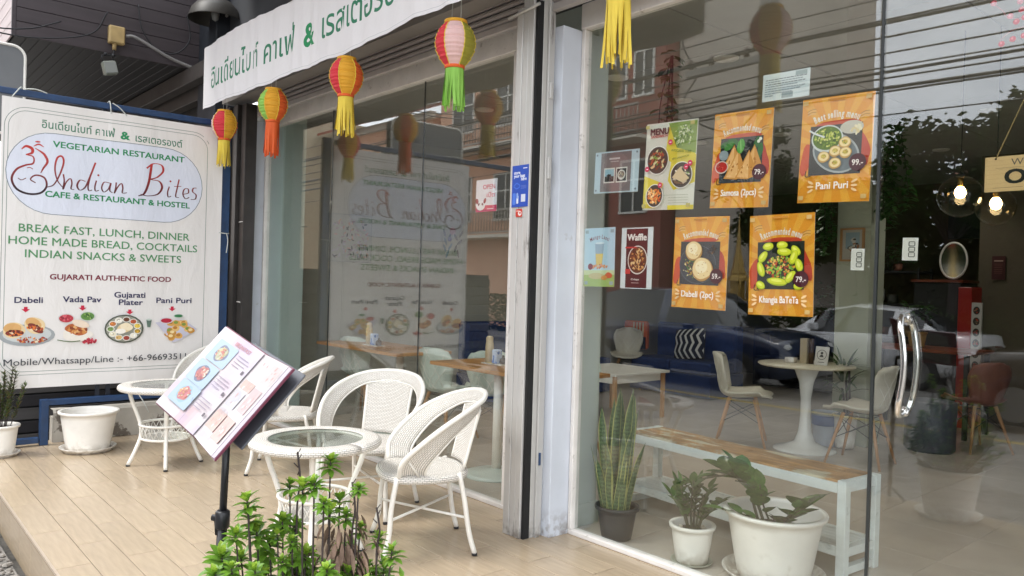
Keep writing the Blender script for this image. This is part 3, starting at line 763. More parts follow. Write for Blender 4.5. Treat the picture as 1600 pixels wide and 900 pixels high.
q.grid(lambda u, v: (BX - .008 + bwarp(u * 1.69, .47 + v * 2.245), BY + u * 1.69, .47 + v * 2.245), 28, 10); q.build('backing_cloth', mat('vinyl_back', hx('d5d2cc'), .6), bn)
CORD = mat('pale_cord', hx('c9ccc6'), .8)
def ties(par, L):
    for (a, b, c) in L:
        q = MB(); q.tube(smooth3([a, b, c], 5), 0.0045, 5); q.build('tie_cord', CORD, par)
ties(bn, [((-7.045, -1.48, 2.70), (-7.07, -1.485, 2.80), (-7.13, -1.49, 2.80)), ((-7.05, -1.47, 2.79), (-7.04, -1.42, 2.76), (-7.04, -1.36, 2.70)),
          ((-7.045, -2.18, 2.71), (-7.06, -2.12, 2.80), (-7.12, -2.10, 2.80)), ((-7.045, -2.10, 2.79), (-7.04, -2.02, 2.80), (-7.05, -1.94, 2.785)),
          ((-7.045, -.57, 1.78), (-7.04, -.50, 1.775), (-7.09, -.46, 1.78)), ((-7.04, -.50, 1.775), (-7.035, -.49, 1.70), (-7.04, -.50, 1.60)),
          ((-7.045, -1.22, .48), (-7.05, -1.225, .40), (-7.085, -1.23, .36)), ((-7.08, -1.2, .36), (-7.05, -1.16, .28), (-7.06, -1.12, .20))])

# ================================================================== CLOTH SIGN ABOVE THE WINDOW
cs_ = thing('cloth_sign', 'long white cloth sign with green Thai lettering hung above the shop window', 'banner', (-5.2, -.65, 2.9))
CL, CBZ = -7.30, 2.905
def cwarp(x, y):
    a = 0.0035 * sin(x * 17 + .5 * sin(x * 3)) + 0.0016 * sin(x * 41 + 1) + .02 * sin(x * 2.1) + .012 * mnoise.noise(Vector((x * 9, 0, 0)))
    return a
P = Print(); CW = hx('e6e3e3')
top = lambda x: .56 + .012 * sin(x * 2.2)
n = 60; Lc = 4.55
bot = lambda x: .007 * sin(x * 4) + .005 * sin(x * 11 + 1)
P._add([(i / n * Lc, bot(i / n * Lc)) for i in range(n + 1)] + [(i / n * Lc, top(i / n * Lc)) for i in range(n + 1)], [(i, i + 1, n + 2 + i, n + 1 + i) for i in range(n)], CW)
P.stroke([(i / n * Lc, bot(i / n * Lc) + .022) for i in range(n + 1)], .003, hx('c3c2c4'), raw=True)
GC = hx('2f7d5c')
P.text('อินเดียนไบท์', .20, .165, .180, GC, w=1.06, bold=.008)
P.text('คาเฟ่', 1.34, .165, .180, GC, w=.52, bold=.008)
P.text('&', 2.00, .165, .165, G1, w=.155, bold=.03)
P.text('เรสเตอรองต์', 2.28, .165, .180, GC, w=1.30, bold=.008)
P.build('lettered_cloth', CLOTHP, (CL, -.65, CBZ), (1, 0, 0), (0, 0, 1), cs_, warp=cwarp, cut=0.02)
q = MB(); q.grid(lambda u, v: (CL + .01 + u * (Lc - .02), -.645 - cwarp(.01 + u * (Lc - .02), 0), CBZ + .03 + v * .50), 228, 2); q.build('cloth_back', mat('cloth_back', hx('d9d6d4'), .8), cs_)
rod = MB(); rod.tube([(-7.34, -.60, 3.475), (-2.0, -.60, 3.475)], .012, 8)
rd = rod.build('hanging_rail', WMETAL); tag(rd, 'thin white rail under the canopy from which the cloth sign and paper lanterns hang', 'rail')

# ================================================================== PAPER LANTERNS
def paper(name, c, em=0.0):
    return mat(name, hx(c), .7, var=.05, vscale=20)
LC = {'red': paper('red_paper', 'd2343f'), 'yellow': paper('yellow_paper', 'e0a32c'), 'orange': paper('orange_paper', 'e2622a'), 'pink': paper('pale_pink_paper', 'e3bcb8'),
      'olive': paper('olive_paper', '9a9432'), 'green': paper('lime_paper', '8cc152'), 'yel2': paper('pale_yellow_paper', 'e4c94a')}
def lantern(x, z, cols, tassel, rz, label, tl_=.22):
    rz = math.atan2(-2.55, -x) - pi / 2 + rz
    t = thing('paper_lantern', label, 'lantern', (x, -.61, z), 0, 'paper lanterns strung above the shop window')
    R = .111; n = 6
    prof = []
    for k in range(23):
        v = k / 22; zz = (v - .5) * .244
        w = sin(pi * (0.10 + .80 * v)) ** .62
        rr = R * (w * (1.0 + .16 * (v - .5))) ; prof.append((max(.044, rr - (.0045 if k % 2 else 0) + .002 * sin(k * 1.7 + x * 5)), zz))
    for i in range(n):
        q = MB(); m = 6
        def fn(u, v):
            k = min(22, int(round(v * 22))); r_, zz = prof[k]; a = rz + (i + u) * 2 * pi / n
            return (x + r_ * cos(a), -.61 + r_ * sin(a), z + zz)
        q.grid(fn, m, 22, smooth=False); q.build('paper_panel', LC[cols[i % len(cols)]], t)
    q = MB()
    for i in range(n):
        a = rz + i * 2 * pi / n; q.tube([(x + (prof[k][0] + .0015) * cos(a), -.61 + (prof[k][0] + .0015) * sin(a), z + prof[k][1]) for k in range(23)], .003, 4)
    q.build('seam_tape', LC['yel2'], t)
    for zz, rr in ((.124, prof[-1][0] + .004), (-.124, prof[0][0] + .004)):
        q = MB(); q.lathe([(rr, zz - .01), (rr, zz + .008), (rr - .006, zz + .008), (rr - .006, zz - .01), (rr, zz - .01)], (x, -.61, z), n=20); q.build('rim_band', LC['yellow' if zz > 0 else 'orange'], t)
    random.seed(int(x * 100)); q = MB(); rr = prof[0][0]
    for i in range(26):
        a = i / 26 * 2 * pi; L_ = random.uniform(tl_ * .88, tl_ * 1.08); dx, dy = cos(a) * rr, sin(a) * rr; s_ = random.uniform(-.02, .02); sp = random.uniform(.9, 1.25)
        tx, ty = -sin(a) * .0075, cos(a) * .0075; tw_ = random.uniform(-.8, .8)
        def fs(u, v):
            w = (u - .5) * 2; c_ = cos(tw_ * v * 2); 
            return (x + dx * (1 + (sp - 1) * v) + (tx * c_ + dx * .12 * sin(tw_ * v * 2)) * w + s_ * v * v, -.61 + dy * (1 + (sp - 1) * v) + (ty * c_ + dy * .12 * sin(tw_ * v * 2)) * w, z - .127 - L_ * v + .004 * sin(v * 9 + i))
        q.grid(fs, 1, 7)
    q.build('paper_tassel', LC[tassel], t)
    q = MB(); h = 3.46 - z - .13
    for dx in (-.04, .045): q.tube([(x + dx, -.61, z + .135), (x + dx * .5, -.60, z + .13 + h)], .0022, 4)
    q.build('hanging_thread', CORD, t)
lantern(-6.87, 2.715, ['pink', 'red', 'yellow', 'orange', 'pink', 'red'], 'yel2', -.5, 'red, yellow and pink paper lantern with yellow tassel beside the banner corner', .23)
lantern(-5.86, 2.735, ['green', 'yellow', 'orange', 'yellow', 'olive', 'orange'], 'orange', -.1, 'green, yellow and orange paper lantern with an orange tassel', .26)
lantern(-4.70, 2.745, ['red', 'yellow', 'orange', 'orange', 'red', 'yellow'], 'yel2', .05, 'red, yellow and orange paper lantern with yellow tassel in mid window', .25)
lantern(-3.48, 2.705, ['red', 'pink', 'olive', 'yellow', 'red', 'pink'], 'green', -.05, 'red, white and olive paper lantern with a lime green tassel by the shutter post')
lantern(-2.29, 2.80, ['orange', 'orange', 'pink', 'yellow', 'red', 'yellow'], 'yel2', -.2, 'orange paper lantern with long yellow tassel, cut off by the top edge of the view', .30)

# ================================================================== DOME LAMP, JUNCTION BOX, FLOODLIGHT, CABLES
dl = thing('dome_lamp', 'dusty black dome lamp hanging behind the end of the cloth sign', 'lamp', (-7.95, -.33, 3.95))
q = MB(); q.lathe([(.03, .20), (.06, .19), (.16, .15), (.23, .07), (.26, -.02), (.262, -.03), (.255, -.02), (.225, .065), (.155, .14), (.05, .18), (0, .185)], (-7.95, -.33, 3.99), n=36)
q.build('shade', mat('dusty_black_enamel', (0.05, 0.046, 0.04), .5, var=.3, vscale=5), dl)
q = MB(); q.lathe([(.0, -.05), (.03, -.03), (.04, .02), (.03, .07), (.02, .12)], (-7.95, -.33, 4.0), n=16); q.build('bulb', mat('frosted_bulb', (.25, .25, .24), .4), dl)
q = MB(); q.tube([(-7.95, -.33, 4.18), (-7.95, -.33, 4.6)], .012, 8); q.build('stem', BLACKM, dl)
jb = thing('junction_box', 'yellowed plastic junction box on the brown siding with a conduit to the right', 'box', (-8.45, -1.1, 3.74))
YP = mat('yellowed_plastic', hx('b49a68'), .5, var=.15, vscale=12)
q = MB(); q.box(-8.497, -8.43, -1.185, -1.04, 3.655, 3.83, ch=.008); q.build('case', YP, jb)
q = MB(); q.box(-8.43, -8.42, -1.175, -1.05, 3.665, 3.82, ch=.003); q.build('lid', YP, jb)
q = MB(); q.lathe([(.022, 0), (.018, -.06)], (-8.46, -1.13, 3.655), n=12); q.build('gland', YP, jb)
q = MB(); q.tube(smooth3([(-8.44, -1.03, 3.75), (-8.43, -.93, 3.75), (-8.42, -.62, 3.62), (-8.40, -.36, 3.55)], 6), .016, 8); q.build('conduit', mat('grey_conduit', (.22, .21, .2), .5, var=.2), jb)
fl = thing('floodlight', 'small grey floodlight hanging under the junction box', 'lamp', (-8.43, -1.17, 3.42))
Mx = Matrix.Translation((-8.43, -1.175, 3.405)) @ Matrix.Rotation(.25, 4, 'X')
q = MB(); q.box(-.045, .045, -.062, .062, -.07, .06, M=Mx, ch=.012); q.build('housing', mat('grey_cast_metal', hx('7d8076'), .5, var=.1), fl)
q = MB(); q.box(.046, .050, -.052, .052, -.055, .045, M=Mx); q.build('lens', mat('lamp_lens', (.30, .31, .29), .2), fl)
q = MB(); q.tube([Mx @ Vector((0, -.05, .05)), Mx @ Vector((0, -.045, .12)), Mx @ Vector((0, .045, .12)), Mx @ Vector((0, .05, .05))], .008, 6)
q.tube(smooth3([Mx @ Vector((0, 0, .12)), (-8.44, -1.15, 3.54), (-8.46, -1.13, 3.60)], 4), .007, 6); q.lathe([(.018, -.012), (.018, .012)], (-8.43, -1.215, 3.53), n=10); q.lathe([(.018, -.012), (.018, .012)], (-8.43, -1.145, 3.53), n=10)
q.build('bracket', BLACKM, fl)
q = MB()
for pts in ([(-8.1, -3.2, 3.60), (-8.2, -2.3, 3.52), (-8.35, -1.9, 3.60), (-8.45, -1.6, 3.76)], [(-8.1, -3.2, 3.52), (-8.2, -2.35, 3.49), (-8.35, -1.85, 3.53), (-8.45, -1.35, 3.70), (-8.45, -1.2, 3.95)],
            [(-8.46, -.92, 4.1), (-8.44, -.88, 3.85), (-8.43, -.74, 3.68), (-8.43, -.55, 3.68), (-8.42, -.42, 3.85), (-8.43, -.45, 4.1)],
            [(-8.40, -.36, 3.55), (-8.36, -.25, 3.60), (-8.2, -.2, 3.8), (-8.1, -.22, 4.0)]):
    q.tube(smooth3(pts, 8), .007, 6)
cb = q.build('cable', BLACKM); tag(cb, 'loose black cables looping over the brown siding at the top left', 'cable')
# ================================================================== WOVEN TERRACE FURNITURE  (local: faces +Y)
def ring_solid(q, R0, R1, z0, z1, c=(0, 0), n=40, mi=0):
    q.lathe([(R0, z0), (R1, z0), (R1, z1), (R0, z1), (R0, z0)], (c[0], c[1], 0), n=n, mi=mi)
def woven_chair(label):
    t = thing('woven_armchair', label, 'chair', group='white woven terrace chairs')
    # seat: rounded, slightly wider in front
    q = MB(); SZ = .415
    def rim(a):
        c, s_ = cos(a), sin(a); k = (abs(c) ** 2.6 + abs(s_) ** 2.6) ** (-1 / 2.6); return (.235 * k * c * (1 + .05 * s_), .225 * k * s_)
    def seat(u, v):
        a = u * 2 * pi; x, y = rim(a); return (x * v, y * v, SZ - .012 * (1 - v * v) + .004 * sin(v * 50))
    q.grid(seat, 40, 12, uvscale=(1.44, .23)); 
    def edge(u, v):
        a = u * 2 * pi; x, y = rim(a); w = v * pi; return (x * (1 + .05 * sin(w)), y * (1 + .05 * sin(w)), SZ - .017 + .017 * cos(w))
    q.grid(edge, 40, 4, uvscale=(1.44, .05)); q.build('seat', WEAVE, t, world=False, solid=.006)
    # outer hoop: from left front of seat, up over the back, down to the right front
    hoop = [(-.205, .15, .41), (-.262, .14, .50), (-.308, .05, .60), (-.315, -.06, .685), (-.27, -.18, .75), (-.17, -.285, .795), (0, -.325, .812)]
    hoop = hoop + [(-x, y, z) for x, y, z in hoop[-2::-1]]
    inner = [(-.215, .02, .41), (-.250, .02, .46), (-.270, -.035, .54), (-.262, -.115, .625), (-.222, -.20, .69), (-.145, -.262, .733), (0, -.290, .745)]
    inner = inner + [(-x, y, z) for x, y, z in inner[-2::-1]]
    H = smooth3(hoop, 5); I = smooth3(inner, 5); N = len(H) - 1
    q = MB()
    q.grid(lambda u, v: H[int(round(u * N))].lerp(I[int(round(u * N))], v) + Vector((0, 0, .010 * sin(pi * v))), N, 5, uvscale=(1.9, .10)); q.build('arm_band', WEAVE, t, world=False, solid=.010)
    q = MB(); q.tube(H, .0135, 8); q.build('hoop_rail', WMETAL, t, world=False)
    q = MB(); q.tube(I, .007, 6); q.build('inner_rail', WMETAL, t, world=False)
    # centre back panel
    def back(u, v):
        x = (u - .5) * 2; w = .145 + .012 * v + .02 * max(0, v - .8); z = .43 + v * .325; y = -.205 - .075 * v - .022 * (1 - x * x) + .012
        return (x * w, y, z - .018 * x * x * v)
    q = MB(); q.grid(back, 12, 14, uvscale=(.30, .33)); q.build('back_panel', WEAVE, t, world=False, solid=.010)
    for sx in (-1, 1):
        q = MB(); q.tube([Vector(back(.5 + sx * .5, k / 8)) for k in range(9)], .009, 6); q.build('back_rail', WMETAL, t, world=False)
    # legs
    for sx in (-1, 1):
        q = MB(); q.tube(smooth3([(sx * .205, .16, .41), (sx * .212, .185, .26), (sx * .222, .195, .12), (sx * .240, .225, 0.012)], 4), .0135, 8)
        q.tube([(sx * .240, .225, 0.014), (sx * .2405, .2255, 0.0)], .0145, 8, mi=1); q.build('leg', [WMETAL, BLACKM], t, world=False)
        q = MB(); q.tube(smooth3([(sx * .195, -.16, .42), (sx * .20, -.19, .28), (sx * .21, -.215, .12), (sx * .222, -.245, 0.012)], 4), .0135, 8)
        q.tube([(sx * .222, -.245, 0.014), (sx * .2225, -.2455, 0.0)], .0145, 8, mi=1); q.build('leg', [WMETAL, BLACKM], t, world=False)
        q = MB(); q.tube([(sx * .262, .11, .50), (sx * .228, .05, .41)], .006, 6); q.build('arm_strut', WMETAL, t, world=False)
    q = MB(); q.tube([(-.215, .19, .20), (.208, -.205, .20)], .007, 6); q.tube([(.215, .19, .192), (-.208, -.205, .192)], .007, 6); q.build('cross_brace', WMETAL, t, world=False)
    return t
def woven_table(label):
    t = thing('round_glass_table', label, 'table', group='round white woven tables with glass tops')
    q = MB(); n = 44; TZ = .585
    def rim(u, v):
        a = u * 2 * pi; w = v * pi; r = .315 - .035 + .035 * 1.0
        rr = .314 + .013 * sin(w) if v > 0 else .314
        return (rr * cos(a), rr * sin(a), TZ - .016 + .016 * cos(w))
    q.grid(rim, n, 6, uvscale=(2.0, .05))
    q.grid(lambda u, v: ((.235 + .083 * v) * cos(u * 2 * pi), (.235 + .083 * v) * sin(u * 2 * pi), TZ + .003 * sin(v * pi)), n, 6, uvscale=(1.8, .083)); q.build('woven_rim', WEAVE, t, world=False, solid=.006)
    q = MB(); q.lathe([(.24, TZ - .004), (.24, TZ + .003)], n=n); q.build('glass_top', TABGLASS, t, world=False)
    q = MB(); q.tube([(.238 * cos(2 * pi * k / 36), .238 * sin(2 * pi * k / 36), TZ - .012) for k in range(36)], .008, 6, closed=True); q.build('top_ring', WMETAL, t, world=False)
    for k in range(4):
        a = pi / 4 + k * pi / 2; c, s_ = cos(a), sin(a)
        q = MB(); q.tube(smooth3([(.255 * c, .255 * s_, TZ - .02), (.225 * c, .225 * s_, .46), (.175 * c, .175 * s_, .32), (.165 * c, .165 * s_, .22), (.205 * c, .205 * s_, .10), (.245 * c, .245 * s_, .01)], 4), .0135, 8)
        q.tube([(.245 * c, .245 * s_, .012), (.2455 * c, .2455 * s_, 0)], .0145, 8, mi=1); q.build('leg', [WMETAL, BLACKM], t, world=False)
    for z, r in ((.30, .178), (.20, .165)):
        q = MB(); q.tube([(r * cos(2 * pi * k / 32), r * sin(2 * pi * k / 32), z) for k in range(32)], .0095, 6, closed=True); q.build('shelf_ring', WMETAL, t, world=False)
    q = MB(); q.grid(lambda u, v: (.16 * v * cos(u * 2 * pi), .16 * v * sin(u * 2 * pi), .20), 28, 5, uvscale=(1.0, .16)); q.build('woven_shelf', WEAVE, t, world=False, solid=.006)
    q = MB()
    for k in range(24):
        a = 2 * pi * k / 24; b = 2 * pi * (k + 1) / 24
        q.tube([(.166 * cos(a), .166 * sin(a), .205), (.177 * cos(b), .177 * sin(b), .295)], .0028, 4); q.tube([(.166 * cos(b), .166 * sin(b), .205), (.177 * cos(a), .177 * sin(a), .295)], .0028, 4)
    q.build('lattice_band', WMETAL, t, world=False)
    return t
def face(dx, dy): return math.atan2(-dx, dy)
c0 = woven_chair('white woven armchair nearest the shutter post, turned sideways to the front table')
c0.location = (-3.41, -.80, 0); c0.rotation_euler = (0, 0, face(-.42, -.91))
dup(c0, (-4.13, -.70, 0), face(.52, -.85), 'white woven armchair facing forward behind the front glass-topped table')
dup(c0, (-5.37, -.66, 0), face(-.55, -.83), 'white woven armchair partly hidden behind the open menu book')
dup(c0, (-6.50, -.80, 0), face(.50, -.86), 'white woven armchair behind the rear table, in front of the banner')
t0 = woven_table('round woven table with glass top, nearest, behind the leafy plant'); t0.location = (-3.62, -1.31, 0); t0.rotation_euler = (0, 0, .25)
dup(t0, (-5.95, -1.32, 0), .5, 'round woven table with glass top beside the empty white pot')

# ================================================================== POTS AND PLANTS
SOIL = mat('potting_soil', (0.035, 0.025, 0.018), .95, bump=.8, bscale=60)
DIRTY = None
PEBB = mat('pale_pebble', hx('c9bfae'), .8, var=.2, obj_var=.2)
def pot_mb(q, c, rt, rb, h, lip=.012, thick=.007, n=40, band=True):
    pr = [(rb * .9, 0.0), (rb, .006)]
    for k in range(1, 8): pr.append((rb + (rt - rb) * (k / 8) ** .9, .006 + (h - .03) * k / 8))
    pr += [(rt, h - .022), (rt + lip, h - .020), (rt + lip + .003, h - .006), (rt + lip, h), (rt - thick, h - .002), (rt - thick, h - .02), (rb - thick, h * .25)]
    q.lathe(pr, c, n=n)
def saucer_mb(q, c, r, h=.03, n=36):
    q.lathe([(r * .86, 0), (r, h), (r + .008, h + .002), (r + .006, h - .004), (r * .87, .006), (0.0, .006)], c, n=n)
def soil(par, c, r, z, name='soil'):
    q = MB(); random.seed(3)
    q.grid(lambda u, v: (c[0] + r * v * cos(u * 2 * pi), c[1] + r * v * sin(u * 2 * pi), z + .006 * mnoise.noise(Vector((cos(u * 2 * pi) * v * 6, sin(u * 2 * pi) * v * 6, r * 50)))), 20, 5); return q.build(name, SOIL, par)
def leaf(q, p, d, L, w, droop=.3, fold=.25, up=Vector((0, 0, 1)), nseg=4, tipw=0.0, mi=0, prof=None, side=None):
    """leaf blade from point p along d with droop; folded along its midrib"""
    p = Vector(p); d = Vector(d).normalized(); s_ = d.cross(up)
    s_ = s_.normalized() if s_.length > .05 else Vector((1, 0, 0))
    if side is not None: s_ = Vector(side).normalized()
    vs = []; pos = p.copy(); cur = d.copy()
    for k in range(nseg + 1):
        t = k / nseg
        ww = (prof(t) if prof else sin(pi * min(1, t * .93 + .07)) ** .8) * w * .5
        if k == nseg: ww = w * tipw * .5
        nn = s_.cross(cur).normalized()
        vs += [pos - s_ * ww + nn * ww * fold, pos, pos + s_ * ww + nn * ww * fold]
        pos = pos + cur * (L / nseg); cur = (cur - Vector((0, 0, droop / nseg))).normalized()
    fs = []
    for k in range(nseg):
        a = k * 3; fs += [(a, a + 1, a + 4, a + 3), (a + 1, a + 2, a + 5, a + 4)]
    q.add(vs, fs, mi, True)
def leaf_mat(name, c1, c2, rough=.4, scale=14, tr=.25, spec=.5):
    if name in MATS: return MATS[name]
    m = mat(name, c1, rough, spec=spec, col2=c2, c2lo=.42, c2hi=.62, c2scale=scale, var=.15, vscale=40)
    t = m.node_tree; b = t.nodes['Principled BSDF']
    o = t.nodes['Material Output']; x = t.nodes.new('ShaderNodeMixShader'); tl_ = t.nodes.new('ShaderNodeBsdfTranslucent')
    x.inputs[0].default_value = tr
    src = b.inputs['Base Color'].links[0].from_socket; t.links.new(src, tl_.inputs[0])
    t.links.new(b.outputs[0], x.inputs[1]); t.links.new(tl_.outputs[0], x.inputs[2]); t.links.new(x.outputs[0], o.inputs[0])
    return m
LFRESH = leaf_mat('fresh_leaf', (0.17, 0.32, 0.03), (0.08, 0.19, 0.025), .35, 30)
LTIP = leaf_mat('young_leaf', (0.42, 0.56, 0.07), (0.24, 0.42, 0.05), .35, 30, .35)
LDARK = leaf_mat('dark_glossy_leaf', (0.035, 0.085, 0.022), (0.07, 0.14, 0.03), .25, 12)
LZZ = leaf_mat('fleshy_green_leaf', (0.055, 0.15, 0.03), (0.10, 0.22, 0.045), .22, 9)
LDRY = mat('dry_leaf', (0.20, 0.13, 0.09), .8, var=.4, vscale=20)
BARK = mat('thin_dark_stem', (0.045, 0.032, 0.028), .8, var=.3, vscale=30)

# large empty white pot and the small shrub pot beside the banner
wp = thing('white_plant_pot', 'large empty white plastic pot on a saucer under the banner', 'pot', (-6.72, -1.66, 0))
q = MB(); pot_mb(q, (-6.72, -1.66, .012), .196, .150, .305, lip=.016); q.build('pot', WHITEP, wp)
q = MB(); saucer_mb(q, (-6.72, -1.66, 0), .192, .038); q.build('saucer', WHITEP, wp); soil(wp, (-6.72, -1.66), .155, .12)
sp = thing('potted_shrub', 'spiky little shrub in a small white pot at the left edge', 'plant', (-6.86, -2.22, 0))
q = MB(); pot_mb(q, (-6.86, -2.22,   .01), .112, .088, .225, lip=.012); q.build('pot', WHITEP, sp)
q = MB(); saucer_mb(q, (-6.86, -2.22, 0), .125, .03); q.build('saucer', WHITEP, sp); soil(sp, (-6.86, -2.22), .11, .21)
random.seed(8)
qs, ql = MB(), MB()
for i in range(11):
    a = random.random() * 6.28; r = random.uniform(0, .06); h = random.uniform(.28, .50); x, y = -6.86 + r * cos(a), -2.22 + r * sin(a)
    tx, ty = x + r * 1.6 * cos(a) + .03 * cos(a * 3), y + r * 1.6 * sin(a)
    pts = smooth3([(x, y, .21), ((x + tx) / 2 + .01, (y + ty) / 2, .21 + h * .5), (tx, ty, .21 + h)], 8); qs.tube(pts, .004, 5)
    for j, p_ in enumerate(pts):
        if j < 3: continue
        for k in range(7):
            b = random.random() * 6.28; leaf(ql, p_, (cos(b), sin(b), random.uniform(.5, 1.4)), random.uniform(.03, .055), .009, .1, .3, nseg=2, mi=random.choice((0, 0, 1)))
qs.build('stems', BARK, sp); tag(ql.build('foliage', [leaf_mat('olive_needle', (0.09, 0.13, 0.035), (0.05, 0.08, 0.02)), leaf_mat('rusty_needle', (0.16, 0.13, 0.05), (0.10, 0.10, 0.03))], sp), kind='stuff')

# leafy foreground plant
FP = [(-1.887, -2.38, 0.838, 0.035), (-1.985, -2.335, 0.77, 0.034), (-1.948, -2.383, 0.738, 0.033), (-1.989, -2.31, 0.722, 0.042), (-2.056, -2.376, 0.648, 0.043), (-1.851, -2.43, 0.69, 0.031), (-1.796, -2.394, 0.692, 0.034), (-2.009, -2.21, 0.827, 0.032), (-1.803, -2.273, 0.876, 0.032), (-1.777, -2.255, 0.887, 0.029), (-1.985, -2.1, 0.881, 0.036), (-1.774, -2.13, 0.857, 0.02), (-1.917, -2.105, 0.787, 0.032), (-1.823, -2.184, 0.796, 0.033), (-1.845, -2.125, 0.768, 0.024), (-1.734, -2.25, 0.848, 0.025), (-1.955, -2.254, 0.746, 0.031), (-2.006, -2.193, 0.713, 0.032), (-1.927, -2.28, 0.724, 0.022), (-1.85, -2.078, 0.723, 0.023), (-1.795, -2.051, 0.707, 0.027), (-1.596, -2.137, 0.742, 0.025), (-1.893, -2.12, 0.664, 0.028), (-1.9, -2.214, 0.668, 0.034), (-1.846, -2.302, 0.682, 0.026), (-1.688, -2.261, 0.698, 0.031), (-2.017, -2.208, 0.585, 0.032), (-1.789, -2.148, 0.635, 0.033), (-1.817, -2.054, 0.602, 0.026), (-2.106, -2.303, 0.615, 0.032), (-2.002, -2.267, 0.676, 0.035), (-2.079, -2.25, 0.615, 0.032), (-1.861, -2.27, 0.723, 0.026), (-1.948, -2.161, 0.617, 0.025), (-2.005, -2.411, 0.625, 0.03)]
fp = thing('potted_plant', 'bushy potted plant with bright green leaf rosettes on thin dark stems in the foreground', 'plant', (-1.88, -2.17, 0))
FC = Vector((-1.88, -2.17, .30))
q = MB(); pot_mb(q, (-1.88, -2.17, .012), .178, .135, .31, lip=.014); q.build('pot', WHITEP, fp); q = MB(); saucer_mb(q, (-1.88, -2.17, 0), .185, .035); q.build('saucer', WHITEP, fp); soil(fp, (-1.88, -2.17), .155, .28)
random.seed(14)
vars_ = []
for v in range(5):
    q = MB()
    for ring in range(4):
        nl = (7, 7, 6, 5)[ring]; el = (-.15, .30, .75, 1.25)[ring]; L = (1.12, 1.1, .9, .62)[ring]
        for k in range(nl):
            a = 2 * pi * k / nl + ring * .45 + random.uniform(-.2, .2); e = el + random.uniform(-.15, .15)
            leaf(q, (0, 0, (-.5, -.25, 0, .05)[ring] + random.uniform(-.08, .08)), (cos(a) * cos(e), sin(a) * cos(e), sin(e)), L * random.uniform(.85, 1.15), .43, .55, .35, nseg=4, mi=0 if ring < 2 else (1 if ring == 3 or random.random() < .35 else 0))
    o = q.build('leaf_rosette', [LFRESH, LTIP], fp, world=False); vars_.append(o.data)
    bpy.data.objects.remove(o)
for i, (x, y, z, r) in enumerate(FP + [(-1.90 + random.uniform(-.20, .20), -2.17 + random.uniform(-.17, .17), random.uniform(.42, .64), .036) for _ in range(40)]):
    o = bpy.data.objects.new('leaf_rosette', vars_[i % 5]); col.objects.link(o); o.parent = fp; o.location = (x + 1.88, y + 2.17, z)
    sv = random.uniform(.95, 1.3); o.scale = (r * sv, r * sv, r * sv); o.rotation_euler = (random.uniform(-.3, .3), random.uniform(-.3, .3), random.random() * 6)
    b = FC + Vector(((x - FC.x) * .25, (y - FC.y) * .25, -.02)); mid = (b + Vector((x, y, z))) / 2 + Vector(((x - FC.x) * .22, (y - FC.y) * .22, 0))
    q = MB(); q.tube(smooth3([b, mid, Vector((x, y, z + .005))], 5), [.0036 - .0014 * k / 10 for k in range(11)], 6); q.build('stem', BARK, fp)
for (x, y, z0, z1) in ((-1.94, -2.22, .78, .93), (-1.82, -2.12, .72, .86), (-1.76, -2.08, .68, .80)):
    q = MB(); q.tube(smooth3([(x + .01, y, z0 - .2), (x, y, z0), (x + .006, y + .004, (z0 + z1) / 2), (x - .006, y, z1)], 4), .0028, 5)
    for k in range(4): q.tube([(x, y, z1 - .02 * k), (x + .012 * cos(k * 2), y + .012 * sin(k * 2), z1 - .02 * k + .012)], .0016, 4)
    q.build('bare_twig', BARK, fp)
q = MB()
for i in range(150):
    a = random.random() * 6.28; r = random.uniform(0, .09); z = random.uniform(.42, .76)
    leaf(q, (-1.84 + r * cos(a), -2.14 + r * sin(a), z), (cos(a) * .5, sin(a) * .5, -1), random.uniform(.035, .07), .012, .5, .8, nseg=3)
tag(q.build('withered_leaves', LDRY, fp), kind='stuff')
q = MB()
for k in range(1250):
    a = random.random() * 6.28; e = random.random() ** 1.15; rr = (.10 + .19 * sin(pi * min(1, e * .7 + .15))) * sqrt(random.random()); p = Vector((-1.88 + rr * cos(a), -2.17 + rr * sin(a), .34 + .25 * e)); b = random.random() * 6.28
    leaf(q, p, (cos(b), sin(b), random.uniform(-.2, .9)), random.uniform(.035, .055), .017, .4, .3, nseg=2, mi=0 if random.random() < .75 else 1)
tag(q.build('lower_foliage', [LFRESH, LDRY], fp), kind='stuff')

# ================================================================== MENU STAND WITH OPEN MENU
U = Vector((.129, .636, .761)).normalized(); A1 = Vector((.925, .200, -.323)); A1 = (A1 - U * A1.dot(U)).normalized(); A2 = Vector((.989, -.141, -.05)); A2 = (A2 - U * A2.dot(U)).normalized()
TLc = Vector((-2.319, -2.281, 1.245)); Lh, Lw = .2856, .2123
ms = thing('menu_stand', 'black telescopic stand with a tilted grey desk for the menu', 'stand', (-2.30, -2.30, 0))
SPt = TLc + A1 * Lw - U * Lh; Am = (A1 + A2).normalized()
nA = Am.cross(U).normalized()
ctr = TLc + A1 * Lw - U * (Lh * .45) - nA * .019
q = MB(); Mx = Matrix((( *Am, 0), (*U, 0), (*nA, 0), (0, 0, 0, 1))).transposed(); Mx.translation = ctr
q.box(-.13, .196, -.105, .142, -.003, .003, M=Mx, ch=.002); q.build('desk_plate', mat('dark_grey_plate', (0.10, 0.105, 0.12), .5, var=.1), ms)
q = MB(); q.box(-.08, .12, -.120, -.106, -.004, .004, M=Mx, ch=.002); q.build('ledge', BLACKM, ms)
pt = ctr - nA * .03 - U * .10
pole_top = Vector((-2.278, -2.283, .97)); base = Vector((-2.301, -2.300, 0))
q = MB(); q.tube([ctr - nA * .01 - U * .02, ctr - nA * .05 - U * .03, pole_top], .012, 8); q.build('neck', BLACKM, ms)
q = MB(); q.tube([pole_top, base.lerp(pole_top, .66)], .0115, 4); q.build('upper_pole', BLACKM, ms)
